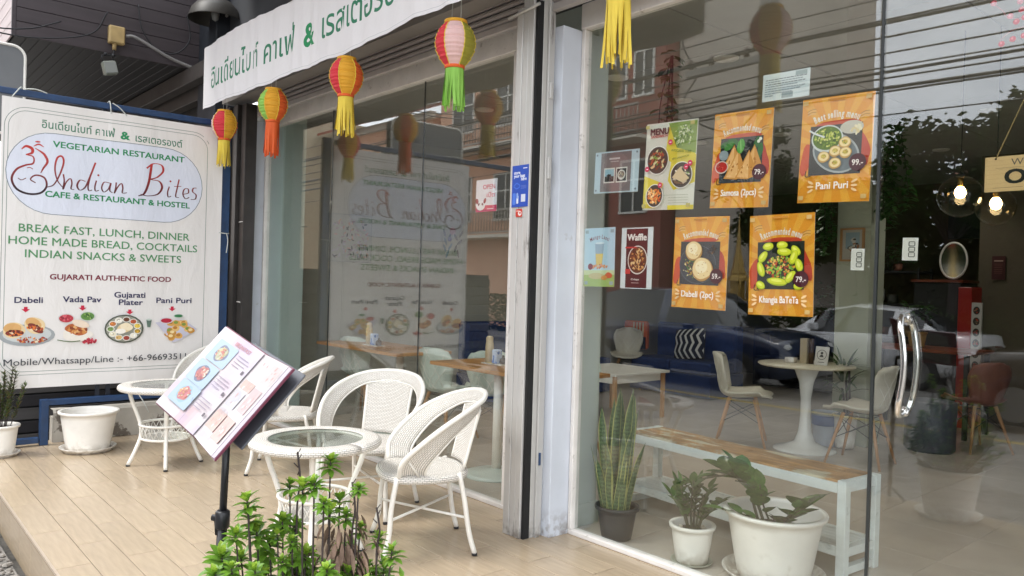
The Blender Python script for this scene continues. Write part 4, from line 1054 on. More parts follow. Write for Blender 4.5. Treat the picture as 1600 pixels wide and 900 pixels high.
q = MB(); q.tube([base.lerp(pole_top, .70), base + Vector((0, 0, .02))], .0155, 4); q.build('lower_pole', BLACKM, ms)
cp = base.lerp(pole_top, .70)
q = MB(); q.lathe([(.016, -.03), (.021, -.025), (.021, .02), (.016, .025)], cp, n=14); q.tube([cp, cp + Vector((-.026, -.02, .0))], .010, 8); q.tube([cp + Vector((-.022, -.012, .002)), cp + Vector((-.015, -.01, -.05))], .006, 6); q.build('clamp', BLACKM, ms)
q = MB()
for k in range(3): a = k * 2.094 + .4; q.tube([base + Vector((0, 0, .10)), base + Vector((.12 * cos(a), .05 * sin(a), .008))], .007, 6)
q.build('tripod_feet', BLACKM, ms)
mn = thing('menu_book', 'open laminated menu with pastel food pages resting on the black stand', 'menu', TLc)
def page(name, O, ax, w, h, deco):
    P = Print(); P.STEP = .00004; P.rect(0, 0, w, h, hx('f0e9ea')); deco(P, w, h); P.c = [tuple((.74 * min(1, q) + .26 * b_) ** 1.15 * .50 for q, b_ in zip(c_, hx('efe2ea'))) for c_ in P.c]; return P.build(name, PAPER, O, ax, U, mn)
def deco_l(P, w, h):
    n = 14
    for i in range(n):
        for j in range(10):
            u, v = i / n, j / 10; a = max(0, mnoise.noise(Vector((u * 2.5, v * 3, 4)))) * 1.6; b = max(0, mnoise.noise(Vector((u * 2.5 + 9, v * 3, 1)))) * 1.5
            c = tuple(hx('f3edee')[k] * (1 - min(1, a + b)) + hx('d9d0ee')[k] * min(1, b) + hx('f0c9cc')[k] * min(1, a) for k in range(3)) if a + b < 1 else hx('e6cfdc')
            P.rect(u * w, v * h, (u + 1 / n) * w, (v + .1) * h, c)
    P.text('BREAKFAST', w * .44, h * .90, .012, hx('e79aa0'), w=w * .36, bold=.03)
    for (cx, cy, c1, c2, cc) in ((.36, .755, 'd5dcb0', 'e9d98a', '6f7f9a'), (.34, .49, 'c95a5a', 'e79a80', '5c7a96'), (.36, .235, 'dd6f7a', 'efb25c', '9fd0d8')):
        x, y = cx * w, cy * h
        P.rrect(x - .046, y - .036, x + .048, y + .036, .006, 0, 0, fill=hx('bcdcee'))
        P.ell(x, y, .026, .027, hx(cc), wob=.06); P.ell(x, y, .021, .021, hx(c1), wob=.10)
        P.blobs(x, y, .020, .018, 40, [hx(c1), hx(c2), hx('f4ead0'), hx('e07a5a')], .005)
        for k in range(4): P.rect(x + .062, y + .022 - k * .010, x + .062 + (.05, .06, .052, .035)[k], y + .0245 - k * .010, hx('b3a7b8'))
        P.rrect(w * .91, y - .016, w * .95, y - .004, .003, 0, 0, fill=hx('3b3744'))
    P.stroke([(w * .66, 0), (w * .64, h * .16), (w * .55, h * .26)], .0012, hx('8c93b5'))
def deco_r(P, w, h):
    P.rect(0, 0, w, h, hx('f2ecea'))
    for (x0, y0, x1, y1, c) in ((.08, .82, .5, .93, 'e7dedc'), (.55, .74, .95, .95, 'f2d4cc'), (.08, .60, .55, .70, 'ecb79d'), (.6, .42, .92, .68, 'e8b3ac'), (.10, .40, .5, .58, 'cfd0d8'), (.08, .14, .5, .34, 'efbfa4'), (.55, .10, .92, .34, 'eba98f')):
        P.rrect(x0 * w, y0 * h, x1 * w, y1 * h, .005, 0, 0, fill=hx(c)); P.blobs((x0 + x1) / 2 * w, (y0 + y1) / 2 * h, (x1 - x0) * w * .35, (y1 - y0) * h * .35, 14, [hx('f6eeea'), hx(c), hx('d99a86')], .006)
    for k in range(10):
        P.rect(.1 * w, (.37 - k * .006) * h, .45 * w, (.372 - k * .006) * h, hx('c9bfc6')); P.rect(.1 * w, (.10 - k * .008) * h, .6 * w, (.102 - k * .008) * h, hx('c9bfc6'))
page('left_page', TLc - U * Lh, A1, Lw, Lh, deco_l)
page('right_page', TLc + A1 * Lw - U * Lh, A2, Lw * 1.03, Lh, deco_r)
nl, nr = A1.cross(U), A2.cross(U)
q = MB(); O = TLc - U * Lh
def slab(q, O, ax, nn, w, h, t0, t1, mi):
    v = [O + ax * a + U * b + nn * c for c in (t0, t1) for a, b in ((0, 0), (w, 0), (w, h), (0, h))]
    q.add(v, [(0, 3, 2, 1), (4, 5, 6, 7), (0, 1, 5, 4), (1, 2, 6, 5), (2, 3, 7, 6), (3, 0, 4, 7)], mi)
slab(q, O, A1, nl, Lw + .002, Lh, -.006, -.0004, 0); slab(q, O + A1 * Lw, A2, nr, Lw * 1.03, Lh, -.010, -.0004, 0)
q.build('page_block', mat('page_edges', hx('e3dbe3'), .4), mn)
q = MB(); slab(q, O - A1 * .004 - U * .004, A1, nl, Lw + .006, Lh + .008, -.010, -.0065, 0); slab(q, O + A1 * Lw - U * .004, A2, nr, Lw * 1.03 + .006, Lh + .008, -.016, -.0105, 0)
q.build('cover', mat('maroon_cover', (0.12, 0.015, 0.04), .4), mn)
# ================================================================== POSTERS ON THE GLASS  (plane just behind the pane)
random.seed(77)
ORG, ORL, TAPE = hx('eea02c'), hx('f4b23e'), hx('c9a66a')
def sheet(name, label, c4, deco, y=0.0125, cat='poster', m=PAPER, w=None, h=None):
    """c4: corners TL, TR, BR, BL in (x, z) on the glass"""
    TL, TR, BR, BL = [Vector(p) for p in c4]
    ax = ((TR - TL) + (BR - BL)) / 2; w = ax.length; ax = ax.normalized(); h = ((TL - BL).length + (TR - BR).length) / 2
    ay = Vector((-ax.y, ax.x)); q = MB()
    o = BL
    X_, Y_ = Vector((ax.x, 0, ax.y)), Vector((ay.x, 0, ay.y)); O = Vector((o.x, y, o.y)); N_ = X_.cross(Y_)
    s_ = 1 if N_.y < 0 else -1
    q = MB(); v = [O + X_ * a + Y_ * b + Vector((0, d, 0)) for d in (0, .0015) for a, b in ((0, 0), (w, 0), (w, h), (0, h))]
    q.add(v, [(0, 1, 2, 3), (7, 6, 5, 4), (0, 4, 5, 1), (1, 5, 6, 2), (2, 6, 7, 3), (3, 7, 4, 0)])
    o_ = q.build(name, mat('white_paper', hx('e8e6e0'), .6)); 
    tag(o_, label, cat)
    P = Print(); deco(P, w, h); P.build('printed_face', m, O, X_, Y_, o_, lift=.0004)
    return o_
def tape(P, w, h, c=None):
    for x, y in ((.02, .02), (w - .02, .02), (.02, h - .02), (w - .02, h - .02)): P.rect(x - .012, y - .009, x + .012, y + .009, c or hx('cfae6c'))
def orange(dish, title, price, name, arc=70):
    def deco(P, w, h):
        P.rect(0, 0, w, h, ORG)
        cx, cy = w * .5, h * .52
        for k in range(18):
            a = 2 * pi * k / 18; b = a + .16
            def hit(t):
                c_, s_ = cos(t), sin(t); k1 = min((w / 2) / max(1e-6, abs(c_)), ((h - cy) if s_ > 0 else cy) / max(1e-6, abs(s_))); return (cx + c_ * k1 * .995, cy + s_ * k1 * .995)
            P.poly([(cx, cy), hit(a), hit(b)], ORL)
        P.ell(w * .93 - .02, h * .50, .028, .075, hx('c9402a'), .3, wob=.08); P.ell(w * .10, h * .42, .026, .07, hx('d9522a'), -.2, wob=.1); P.ell(w * .5, h * .735, .10, .016, hx('cf4a26'), .05, wob=.06)
        for (x, y, r) in ((.14, .86, .5), (.88, .79, .25)):
            for k in range(4): P.stroke([(x * w - .018, y * h + k * .006 - .01), (x * w, y * h + .008 + k * .006 - .01), (x * w + .02, y * h + k * .007 - .004)], .0016, hx('8c6a58') if k % 2 else hx('e7cfa0'), n=4)
        P.arctext(title, w * .5, h * .30, h * .50, .030, hx('fbf3e2'), arc * .72, bold=.03, hs=.7)
        x0, x1, y0, y1 = w * .14, w * .86, h * .26, h * .73
        P.rect(x0, y0, x1, y1, hx('1f2429')); dish(P, x0, x1, y0, y1)
        P.ell(w * .83, y0 + .045, .036, .036, hx('4b1525'), n=28); P.text(price, w * .83, y0 + .033, .024, hx('f6efe6'), w=.046, align='C', bold=.02)
        P.stroke([(x0 - .006, y0 + .02), (x0 - .008, y0 - .004), (x0 + .016, y0 - .004)], .004, hx('2a2520'), n=3)
        ww = len(name) * .0155; P.text(name, w * .5, h * .125, .030, hx('fcf5e8'), w=min(ww, w * .60), align='C', bold=.03)
        for s_ in (-1, 1):
            bx = w * .5 + s_ * (min(ww, w * .6) / 2 + .022)
            for k in (-1, 0, 1): P.ell(bx + s_ * .004, h * .15 + k * .018, .014, .0052, hx('f0cf98'), s_ * k * .5)
        P.rect(w * .38, h - .018, w * .62, h - .010, hx('c98a35')); tape(P, w, h)
    return deco
def d_samosa(P, x0, x1, y0, y1):
    w, h = x1 - x0, y1 - y0
    P.rect(x0, y0, x1, y0 + h * .18, hx('3b424a')); P.blobs(x0 + w * .5, y0 + h * .1, w * .45, h * .06, 16, [hx('22272d'), hx('6a7076')], .010, .3)
    for (a, b, r) in ((.12, .86, .3), (.30, .92, -.2), (.86, .85, 1.2), (.90, .55, 1.3), (.95, .70, 1.5)): P.ell(x0 + w * a, y0 + h * b, .030, .014, hx('356d38'), r); 
    P.ell(x0 + w * .94, y0 + h * .93, .008, .008, hx('e8ead8')); P.ell(x0 + w * .90, y0 + h * .88, .008, .008, hx('e8ead8'))
    for (a, b, s_) in ((.30, .55, 1.0), (.78, .52, 1.0), (.40, .40, 1.15), (.66, .38, 1.1)):
        cx, cy = x0 + w * a, y0 + h * b; k = .055 * s_
        P.poly([(cx - k, cy - k), (cx + k * .15, cy + k * 1.15), (cx + k, cy - k * .8), (cx + k * .1, cy - k * 1.1)], hx('cf9448')); P.poly([(cx - k * .8, cy - k * .9), (cx + k * .15, cy + k * 1.0), (cx + k * .2, cy - k)], hx('e6b673'))
        P.blobs(cx, cy - k * .3, k * .5, k * .5, 10, [hx('b87a33'), hx('f0cb90')], .005)
    P.ell(x0 + w * .06, y0 + h * .36, .036, .030, hx('cdbdb0')); P.ell(x0 + w * .06, y0 + h * .36, .031, .025, hx('b9241d')); P.blobs(x0 + w * .06, y0 + h * .36, .02, .016, 8, [hx('e0574a'), hx('8c140f')], .005)
    P.ell(x0 + w * .10, y0 + h * .62, .026, .024, hx('8c9a9c'))
    P.ell(x0 + w * .50, y0 + h * .80, .034, .020, hx('4f9e3c'), 1.4); P.ell(x0 + w * .50, y0 + h * .80, .002, .034, hx('93c872'), .1); P.ell(x0 + w * .22, y0 + h * .82, .030, .016, hx('3f8436'), .6)
def d_pani(P, x0, x1, y0, y1):
    w, h = x1 - x0, y1 - y0
    P.ell(x0 + w * .80, y0 + h * .92, .05, .028, hx('cfc8b8')); P.blobs(x0 + w * .92, y0 + h * .86, .03, .02, 16, [hx('e3cf9b'), hx('f1e6c4')], .008)
    P.ell(x0 + w * .52, y0 + h * .43, .108, .080, hx('aab0ae'), -.45, 30); P.ell(x0 + w * .52, y0 + h * .43, .100, .072, hx('6f7a7e'), -.45, 30)
    P.ell(x0 + w * .34, y0 + h * .73, .070, .058, hx('cfd6cf'), n=28); P.ell(x0 + w * .34, y0 + h * .74, .064, .050, hx('5f7c2c'), n=28)
    P.blobs(x0 + w * .34, y0 + h * .74, .054, .040, 90, [hx('9fb848'), hx('c6cf5c'), hx('3f5c1e'), hx('dfe08a'), hx('7a9434')], .0055)
    P.stroke([(x0 - .002, y0 + h * .92), (x0 + w * .12, y0 + h * .84), (x0 + w * .3, y0 + h * .76)], .007, hx('dfe3e0'), n=4)
    for (a, b) in ((.30, .36), (.52, .46), (.70, .62), (.72, .42), (.53, .22), (.40, .52)):
        if (a, b) == (.40, .52): continue
        cx, cy = x0 + w * a, y0 + h * b; P.ell(cx, cy, .027, .024, hx('c9a05a'), wob=.03); P.ell(cx, cy + .002, .023, .019, hx('efd9a0')); P.ell(cx, cy + .003, .012, .009, hx('c9b24a')); P.blobs(cx, cy + .003, .012, .009, 6, [hx('6c8a2e'), hx('e6d27a'), hx('b97a2c')], .003)
def d_dabeli(P, x0, x1, y0, y1):
    w, h = x1 - x0, y1 - y0
    P.rect(x0, y0, x1, y1, hx('20242f')); P.ell(x0 + w * .45, y0 + h * .47, w * .47, h * .45, hx('2b303d'), n=30); P.stroke([(x0 + w * .45 + w * .46 * cos(t * .3), y0 + h * .47 + h * .44 * sin(t * .3)) for t in range(21)], .0025, hx('5b6271'), n=2)
    P.blobs(x0 + w * .32, y0 + h * .40, w * .26, h * .25, 90, [hx('e0b83a'), hx('5c8c3a'), hx('e9d9a0'), hx('a8612c'), hx('8fae4a')], .004)
    P.blobs(x0 + w * .80, y0 + h * .82, w * .1, h * .1, 18, [hx('57402f'), hx('8c6a4c'), hx('3b3a44')], .006)
    for (a, b, s_) in ((.36, .78, .95), (.60, .36, 1.15)):
        cx, cy = x0 + w * a, y0 + h * b; P.ell(cx, cy, .052 * s_, .050 * s_, hx('b98b4c'), wob=.03, n=26); P.ell(cx - .002, cy + .004, .048 * s_, .045 * s_, hx('e8cf98'), wob=.03, n=26); P.ell(cx - .006, cy + .012, .030 * s_, .026 * s_, hx('f2e3bb')); P.blobs(cx, cy, .034 * s_, .03 * s_, 12, [hx('cda465'), hx('f7edcf'), hx('9c5a34')], .0035)
def d_khang(P, x0, x1, y0, y1):
    w, h = x1 - x0, y1 - y0
    P.rect(x0, y0, x1, y1, hx('1d241d'))
    P.blobs(x0 + w * .5, y0 + h * .45, w * .30, h * .24, 150, [hx('d8572c'), hx('6ea83a'), hx('e8a93c'), hx('c93a26'), hx('9ccf4a'), hx('f0c96a'), hx('3f7a2c')], .0065)
    for (a, b, r, L_) in ((.25, .90, .1, .9), (.55, .92, .0, .9), (.84, .80, -.8, .9), (.14, .68, .9, 1.0), (.10, .42, 1.9, 1.2), (.60, .78, -.1, 1.2), (.80, .66, 1.2, 1.1), (.92, .50, 1.9, 1.0), (.46, .16, -.12, 1.7), (.74, .26, .85, 1.1), (.10, .08, -.5, .8), (.95, .02, .2, .8)):
        cx, cy = x0 + w * a, y0 + h * b; 
        cx = min(max(cx, x0 + .02), x1 - .02); cy = min(max(cy, y0 + .016), y1 - .016)
        P.ell(cx, cy, .030 * L_, .018, hx('a7b81e'), r, wob=.03); P.ell(cx, cy + .002, .027 * L_, .014, hx('d6dd33'), r, wob=.03); P.ell(cx - .003, cy + .005, .016 * L_, .006, hx('eaee6c'), r)
sheet('food_poster', 'orange poster with a plate of fried triangular samosas priced 79, upper middle of the glass', [(-2.217, 2.242), (-1.904, 2.228), (-1.91, 1.782), (-2.222, 1.79)], orange(d_samosa, 'Recommended menu', '79.-', 'Samosa (2pcs)'))
sheet('food_poster', 'orange Best selling poster with a green bowl and puris priced 99, beside the door edge', [(-1.765, 2.235), (-1.45, 2.227), (-1.453, 1.777), (-1.768, 1.788)], orange(d_pani, 'Best selling menu', '99.-', 'Pani Puri'))
sheet('food_poster', 'orange poster with two round buns on a dark plate priced 59, lower row', [(-2.429, 1.756), (-2.113, 1.748), (-2.118, 1.301), (-2.432, 1.306)], orange(d_dabeli, 'Recommended menu', '59.-', 'Dabeli (2pc)'))
sheet('food_poster', 'orange poster with a ring of bright yellow-green rolls priced 79, lower right', [(-2.0, 1.743), (-1.686, 1.745), (-1.677, 1.294), (-1.994, 1.289)], orange(d_khang, 'Recommended menu', '79.-', 'Khangia BaTeTa'))
def d_menu(P, w, h):
    P.rect(0, 0, w, h, hx('e8e4d6')); Y = hx('f0db4a')
    P.poly([(0, 0), (w * .5, 0), (w * .5, h * .05), (w, h * .05), (w, 0), (w, 0)], Y)
    P.poly([(0, h * .02), (w * .26, h * .02), (w * .40, h * .30), (0, h * .40)], Y); P.poly([(w * .40, h * .60), (w * .46, h * .985), (w * .62, h * .985), (w * .60, h * .5)], Y); P.poly([(w * .48, h * .33), (w * .62, h * .92), (w, h * .60), (w, h * .30), (w * .6, h * .22)], Y)
    P.poly([(w * .44, h * .985), (w * .99, h * .985), (w * .99, h * .62), (w * .62, h * .70)], hx('8fa84e'))
    P.blobs(w * .76, h * .83, w * .18, h * .12, 120, [hx('a8c466'), hx('5f7f34'), hx('cfdc9c'), hx('7a9a48'), hx('e3e8c4')], .009, .35)
    P.text('MENU', w * .10, h * .865, .032, hx('5a2a2e'), w=w * .36, bold=.05); P.text('SANDWICH', w * .11, h * .83, .013, hx('b8342f'), w=w * .33, bold=.04)
    for (cx, cy, rx, ry, cl) in ((.27, .57, .22, .165, ['b5552f', '8fae4a', 'e3c48e', '7c3a22', 'd8d2a0']), (.76, .385, .21, .15, ['8c7a68', 'c9b79c', '7f9a55', 'e6dcc2', '5f5048']), (.26, .16, .17, .135, ['d87a3c', 'e8a85c', 'c2562a', 'f0cf9a'])):
        x, y = cx * w, cy * h; P.ell(x, y, rx * w, ry * h, hx('f4f0e6'), n=30); P.ell(x, y, rx * w * .94, ry * h * .94, hx('4c4038'), n=30); P.blobs(x, y, rx * w * .72, ry * h * .62, 60, [hx(c) for c in cl], .011, .45)
    P.poly([(w * .60, h * .36), (w * .74, h * .47), (w * .93, h * .34), (w * .80, h * .30)], hx('cdb890')); P.poly([(w * .62, h * .335), (w * .80, h * .29), (w * .86, h * .275), (w * .66, h * .29)], hx('7a5f48'))
    for cx, cy in ((.53, .76), (.09, .47), (.86, .47), (.37, .28), (.93, .51)): P.ell(cx * w, cy * h, .014, .014, hx('c9405c')); P.rect(cx * w - .006, cy * h - .002, cx * w + .006, cy * h + .002, hx('f2e6e6'))
    P.arctext('AVOCADO TOST', w * .72, h * .92, -.0 + w * .0 + .001, .0001, hx('5f6a2a'), 1)
    P.text('AVOCADO TOST', w * .56, h * .655, .012, hx('4d6a34'), w=w * .38, slope=-.12, bold=.03); P.text('VEG SANDWICH', w * .58, h * .555, .010, hx('6a6a34'), w=w * .32, slope=.12, bold=.03)
    for k in range(4): P.rect(w * (.45 + .1 * (k > 0)), h * (.16 - k * .03), w * .93, h * (.163 - k * .03), hx('8a8a66'))
    tape(P, w, h, hx('b7ad6c'))
sheet('menu_poster', 'yellow and white sandwich menu poster with round food photos', [(-2.621, 2.247), (-2.309, 2.236), (-2.311, 1.791), (-2.637, 1.802)], d_menu)
def d_brown(P, w, h):
    P.rect(0, 0, w, h, hx('c3d3d9')); P.rect(w * .14, h * .03, w * .83, h * .97, hx('7f716f')); P.ell(w * .48, h * .5, w * .33, h * .47, hx('8a7774'), n=32); P.rect(w * .33, h * .80, w * .57, h * .84, hx('cfc3c0')); P.rect(w * .36, h * .74, w * .55, h * .76, hx('bdb0ad'))
    for x in (.22, .50):
        P.rect(w * x, h * .24, w * (x + .25), h * .60, hx('e6e0d4')); P.rect(w * (x + .02), h * .27, w * (x + .23), h * .57, hx('3d3936'))
    P.rect(w * .24, h * .40, w * .45, h * .57, hx('9fc3cf')); P.blobs(w * .33, h * .36, w * .08, h * .08, 14, [hx('2a2624'), hx('5f5a58')], .010); P.ell(w * .625, h * .42, w * .09, h * .12, hx('d9d3c8')); P.ell(w * .625, h * .43, w * .065, h * .08, hx('8c7460')); P.blobs(w * .625, h * .43, w * .05, h * .05, 8, [hx('c9b79c'), hx('4c3a30')], .006)
    for x, y in ((.05, .93), (.95, .93), (.05, .07), (.95, .07)): P.ell(w * x, h * y, .006, .006, hx('7c848a'))
sheet('photo_notice', 'grey-brown laminated sheet with two small photos at the left of the poster glass', [(-2.983, 2.14), (-2.667, 2.129), (-2.676, 1.905), (-2.988, 1.912)], d_brown)
def d_notice(P, w, h):
    P.rect(0, 0, w, h, hx('dbe4e4')); P.rect(w * .70, h * .80, w * .94, h * .96, hx('9fb0b2')); P.rect(w * .42, h * .05, w * .66, h * .26, hx('9dabad'))
    for k in range(8):
        x = w * .06
        while x < w * (.9, .86, .92, .7, .88, .8, .6, .2)[k]:
            l = random.uniform(.006, .02); P.rect(x, h * (.76 - k * .085), min(x + l, w * .94), h * (.79 - k * .085), hx('5d6a72' if k in (0, 2) else '84929a')); x += l + .003
sheet('paper_notice', 'pale blue printed notice page high on the glass above the orange posters', [(-1.954, 2.378), (-1.728, 2.376), (-1.727, 2.251), (-1.956, 2.259)], d_notice, cat='notice')
def d_lassi(P, w, h):
    P.rect(0, 0, w, h, hx('bfd9e6')); P.rect(0, 0, w, h * .25, hx('a9c06c')); P.rect(0, h * .20, w, h * .28, hx('cfd9a8')); 
    P.arctext('Mango Lassi', w * .5, h * .42, h * .40, .022, hx('8c2f3a'), 62, bold=.01)
    P.poly([(w * .36, h * .74), (w * .66, h * .74), (w * .60, h * .36), (w * .40, h * .36)], hx('9fb3c4')); P.poly([(w * .38, h * .56), (w * .63, h * .56), (w * .59, h * .36), (w * .41, h * .36)], hx('e6c765')); P.ell(w * .51, h * .74, w * .15, h * .018, hx('dfe8ec'))
    P.blobs(w * .52, h * .345, w * .24, h * .03, 20, [hx('e8a06a'), hx('e3c49a'), hx('c96a4a')], .010, .6); P.ell(w * .22, h * .34, .018, .018, hx('8c2a3c')); P.ell(w * .42, h * .18, w * .26, h * .055, hx('cdbf8a')); P.ell(w * .82, h * .19, w * .12, h * .05, hx('d9663c'), wob=.05); P.ell(w * .68, h * .15, w * .10, h * .04, hx('e09a4a'))
    tape(P, w, h, hx('9fb3b8'))
sheet('drink_poster', 'light blue drink poster with a yellow glass, leftmost of the lower row', [(-3.039, 1.722), (-2.815, 1.721), (-2.816, 1.40), (-3.045, 1.395)], d_lassi)
def d_waffle(P, w, h):
    P.rect(0, 0, w, h, hx('dfe6e6')); x0, x1 = w * .16, w * .84; P.rect(x0, .004, x1, h * .98, hx('471318')); 
    for k in range(7): P.stroke([(x0 + .012 * k + .01, h * .80), (x0 + .012 * k + .045, h * .97)], .003, hx('75262a'), n=2); P.stroke([(x1 - .012 * k - .01, h * .80), (x1 - .012 * k - .045, h * .97)], .003, hx('5f1c20'), n=2)
    P.text('Waffle', w * .5, h * .79, .034, hx('f6f0ea'), w=w * .60, align='C', bold=.05)
    P.ell((x0 + x1) / 2 + .008, h * .47, (x1 - x0) * .46, h * .235, hx('ece6de'), n=30); P.ell((x0 + x1) / 2 + .008, h * .47, (x1 - x0) * .42, h * .215, hx('6a3a20'), n=30)
    P.blobs((x0 + x1) / 2 + .008, h * .47, (x1 - x0) * .36, h * .18, 110, [hx('c98a4a'), hx('8c4a24'), hx('e6c28a'), hx('5a2a16'), hx('d9a868')], .0075)
    P.rect(x0, h * .66, x0 + w * .36, h * .685, hx('c43a34')); P.rect(x0 + .004, h * .24, x0 + w * .18, h * .32, hx('c43a34')); P.text('Crispy', w * .5, h * .14, .009, hx('efe6e0'), w=w * .26, align='C', bold=.03); P.rect(w * .38, h * .09, w * .62, h * .10, hx('b89a9a'))
sheet('waffle_poster', 'dark maroon waffle poster with white side margins beside the drink poster', [(-2.747, 1.716), (-2.549, 1.712), (-2.549, 1.393), (-2.775, 1.391)], d_waffle)
def d_open(P, w, h):
    P.rrect(0, 0, w, h, .012, 0, 0, fill=hx('eceaf0')); PK = hx('d01258')
    P.rect(.0, h * .05, w, h * .20, PK); P.rrect(0.0, 0.0, w, h * .12, .010, 0, 0, fill=PK); P.text('OPEN', w * .34, h * .70, .030, PK, w=w * .56, bold=.02); P.text('เปิด', w * .52, h * .45, .028, PK, w=w * .38, bold=.01); P.rect(w * .55, h * .075, w * .85, h * .10, hx('f0c9d9'))
    P.ell(w * .24, h * .20, w * .22, h * .15, hx('f2f0f2')); P.ell(w * .06, h * .34, w * .07, h * .09, hx('8c1a3c'), .6); P.ell(w * .44, h * .34, w * .06, h * .09, hx('8c1a3c'), -.5); P.ell(w * .15, h * .24, w * .05, h * .035, hx('7a4a5a'), .6); P.ell(w * .33, h * .24, w * .05, h * .035, hx('7a4a5a'), -.6)
sheet('open_sign', 'small white and pink OPEN sign hanging inside the left window', [(-4.068, 2.07), (-3.849, 2.073), (-3.858, 1.857), (-4.072, 1.863)], d_open, cat='sign', y=.03)
def d_bags(P, w, h):
    B_ = hx('2452b8'); P.rect(0, 0, w, h, B_); L2 = hx('e9eef8')
    P.text('Bounce', w * .62, h * .90, .009, L2, w=w * .26, bold=.03) if False else P.rect(w * .66, h * .91, w * .90, h * .93, L2)
    P.text('store', w * .12, h * .79, .018, L2, w=w * .36, bold=.04); P.text('your bags', w * .12, h * .71, .018, L2, w=w * .66, bold=.04); P.text('here', w * .56, h * .63, .018, L2, w=w * .32, bold=.04)
    P.stroke([(w * .12, h * .5), (w * .3, h * .44), (w * .5, h * .5), (w * .3, h * .57), (w * .15, h * .52)], .006, hx('3f74d8'), n=5); P.rrect(w * .06, h * .06, w * .26, h * .34, .008, 0, 0, fill=hx('4f7fe0')); P.rrect(w * .30, h * .08, w * .42, h * .28, .006, 0, 0, fill=hx('dfe6f4')); P.rrect(w * .30, h * .20, w * .40, h * .34, .006, 0, 0, fill=hx('8fb0ea'))
    for k in range(3): P.rect(w * .56, h * (.50 - k * .03), w * .88, h * (.505 - k * .03), hx('8fa8e0'))
    P.rect(w * .58, h * .12, w * .84, h * .30, hx('d5dcec'))
sheet('luggage_sticker', 'tall blue bag storage sticker on the aluminium shutter post', [(-3.299, 2.054), (-3.162, 2.054), (-3.162, 1.823), (-3.299, 1.823)], d_bags, y=-.3225, cat='sticker')
def d_red(P, w, h):
    P.rrect(0, 0, w, h, .008, 0, 0, fill=hx('cc3b2c')); P.ell(w * .62, h * .45, w * .26, h * .30, hx('f0e2dc')); P.ell(w * .66, h * .5, w * .12, h * .14, hx('cc3b2c')); P.rect(w * .1, h * .7, w * .55, h * .8, hx('f0c9bd'))
sheet('red_sticker', 'small square red sticker below the blue one on the shutter post', [(-3.262, 1.812), (-3.206, 1.812), (-3.206, 1.768), (-3.262, 1.768)], d_red, y=-.3225, cat='sticker')
def d_oval(P, w, h):
    P.rrect(0, 0, w, h, w * .42, 0, 0, fill=hx('dedbd0'))
    for k in range(3): P.rrect(w * .42, h * (.16 + .24 * k), w * .80, h * (.34 + .24 * k), .003, .0035, hx('5a5a55')); P.rect(w * .44, h * (.245 + .24 * k), w * .78, h * (.255 + .24 * k), hx('5a5a55'))
sheet('oval_sticker_and_double', 'white rounded sticker on the door glass left of the pendant lamps', [(-1.315, 1.625), (-1.257, 1.624), (-1.258, 1.535), (-1.316, 1.536)], d_oval, cat='sticker')
sheet('oval_sticker_and_double', 'faint mirrored double of the rounded door sticker, added as a sheet on the fixed glass in front of the framed picture', [(-1.520, 1.585), (-1.465, 1.584), (-1.466, 1.495), (-1.521, 1.496)], d_oval, cat='sticker')  # reflection of the door sticker, modelled as a second printed sheet
def d_wel(P, w, h):
    P.rect(0, 0, w, h, hx('d6b57e')); 
    for k in range(7): P.stroke([(0.002, h * (.1 + k * .13)), (w * .4, h * (.12 + k * .13)), (w * .998, h * (.09 + k * .13))], .0008, hx('c4a169'), n=3)
    DK = hx('2b2a2a'); P.text('WELCOME', w * .5, h * .73, .024, hx('55504a'), w=w * .52, align='C', bold=0); P.text("WE'RE", w * .5, h * .655, .006, DK, w=w * .10, align='C', bold=.03); P.rect(w * .10, h * .665, w * .42, h * .670, DK); P.rect(w * .58, h * .665, w * .90, h * .670, DK)
    P.text('OPEN', w * .5, h * .22, .050, hx('17150f'), w=w * .62, align='C', bold=.05); P.rect(w * .08, h * .10, w * .35, h * .106, DK); P.rect(w * .65, h * .10, w * .92, h * .106, DK); P.text('PLEASE COME IN', w * .5, h * .085, .006, DK, w=w * .24, align='C', bold=.03)
    for x in (.1, .9): P.ell(w * x, h * .94, .004, .004, hx('3a2a1a'))
ws = thing('wooden_open_sign', 'wooden WELCOME OPEN board hanging on a cord inside the door, cut by the right edge', 'sign', (-.86, .03, 1.84))
q = MB(); q.box(-1.033, -.683, .020, .028, 1.785, 1.912, ch=.002); q.build('board', mat('pale_plywood', hx('d0ac74'), .6, var=.1, vscale=8, stretch=(1, 1, 8)), ws)
P = Print(); d_wel(P, .35, .127); P.build('lettering', PAPER, (-1.033, .0195, 1.785), (1, 0, 0), (0, 0, 1), ws)
q = MB(); q.tube([(-.998, .019, 1.905), (-.858, .016, 2.245), (-.718, .019, 1.905)], .0028, 5); q.build('cord', mat('jute_cord', hx('b09a6c'), .9), ws)
q = MB(); q.lathe([(.0, 0), (.02, .002), (.022, .012), (.018, .016)], M=Matrix.Translation((-.858, .012, 2.25)) @ Matrix.Rotation(-pi / 2, 4, 'X'), n=16); q.build('suction_hook', mat('clear_hook', hx('a9a9a0'), .2), ws)
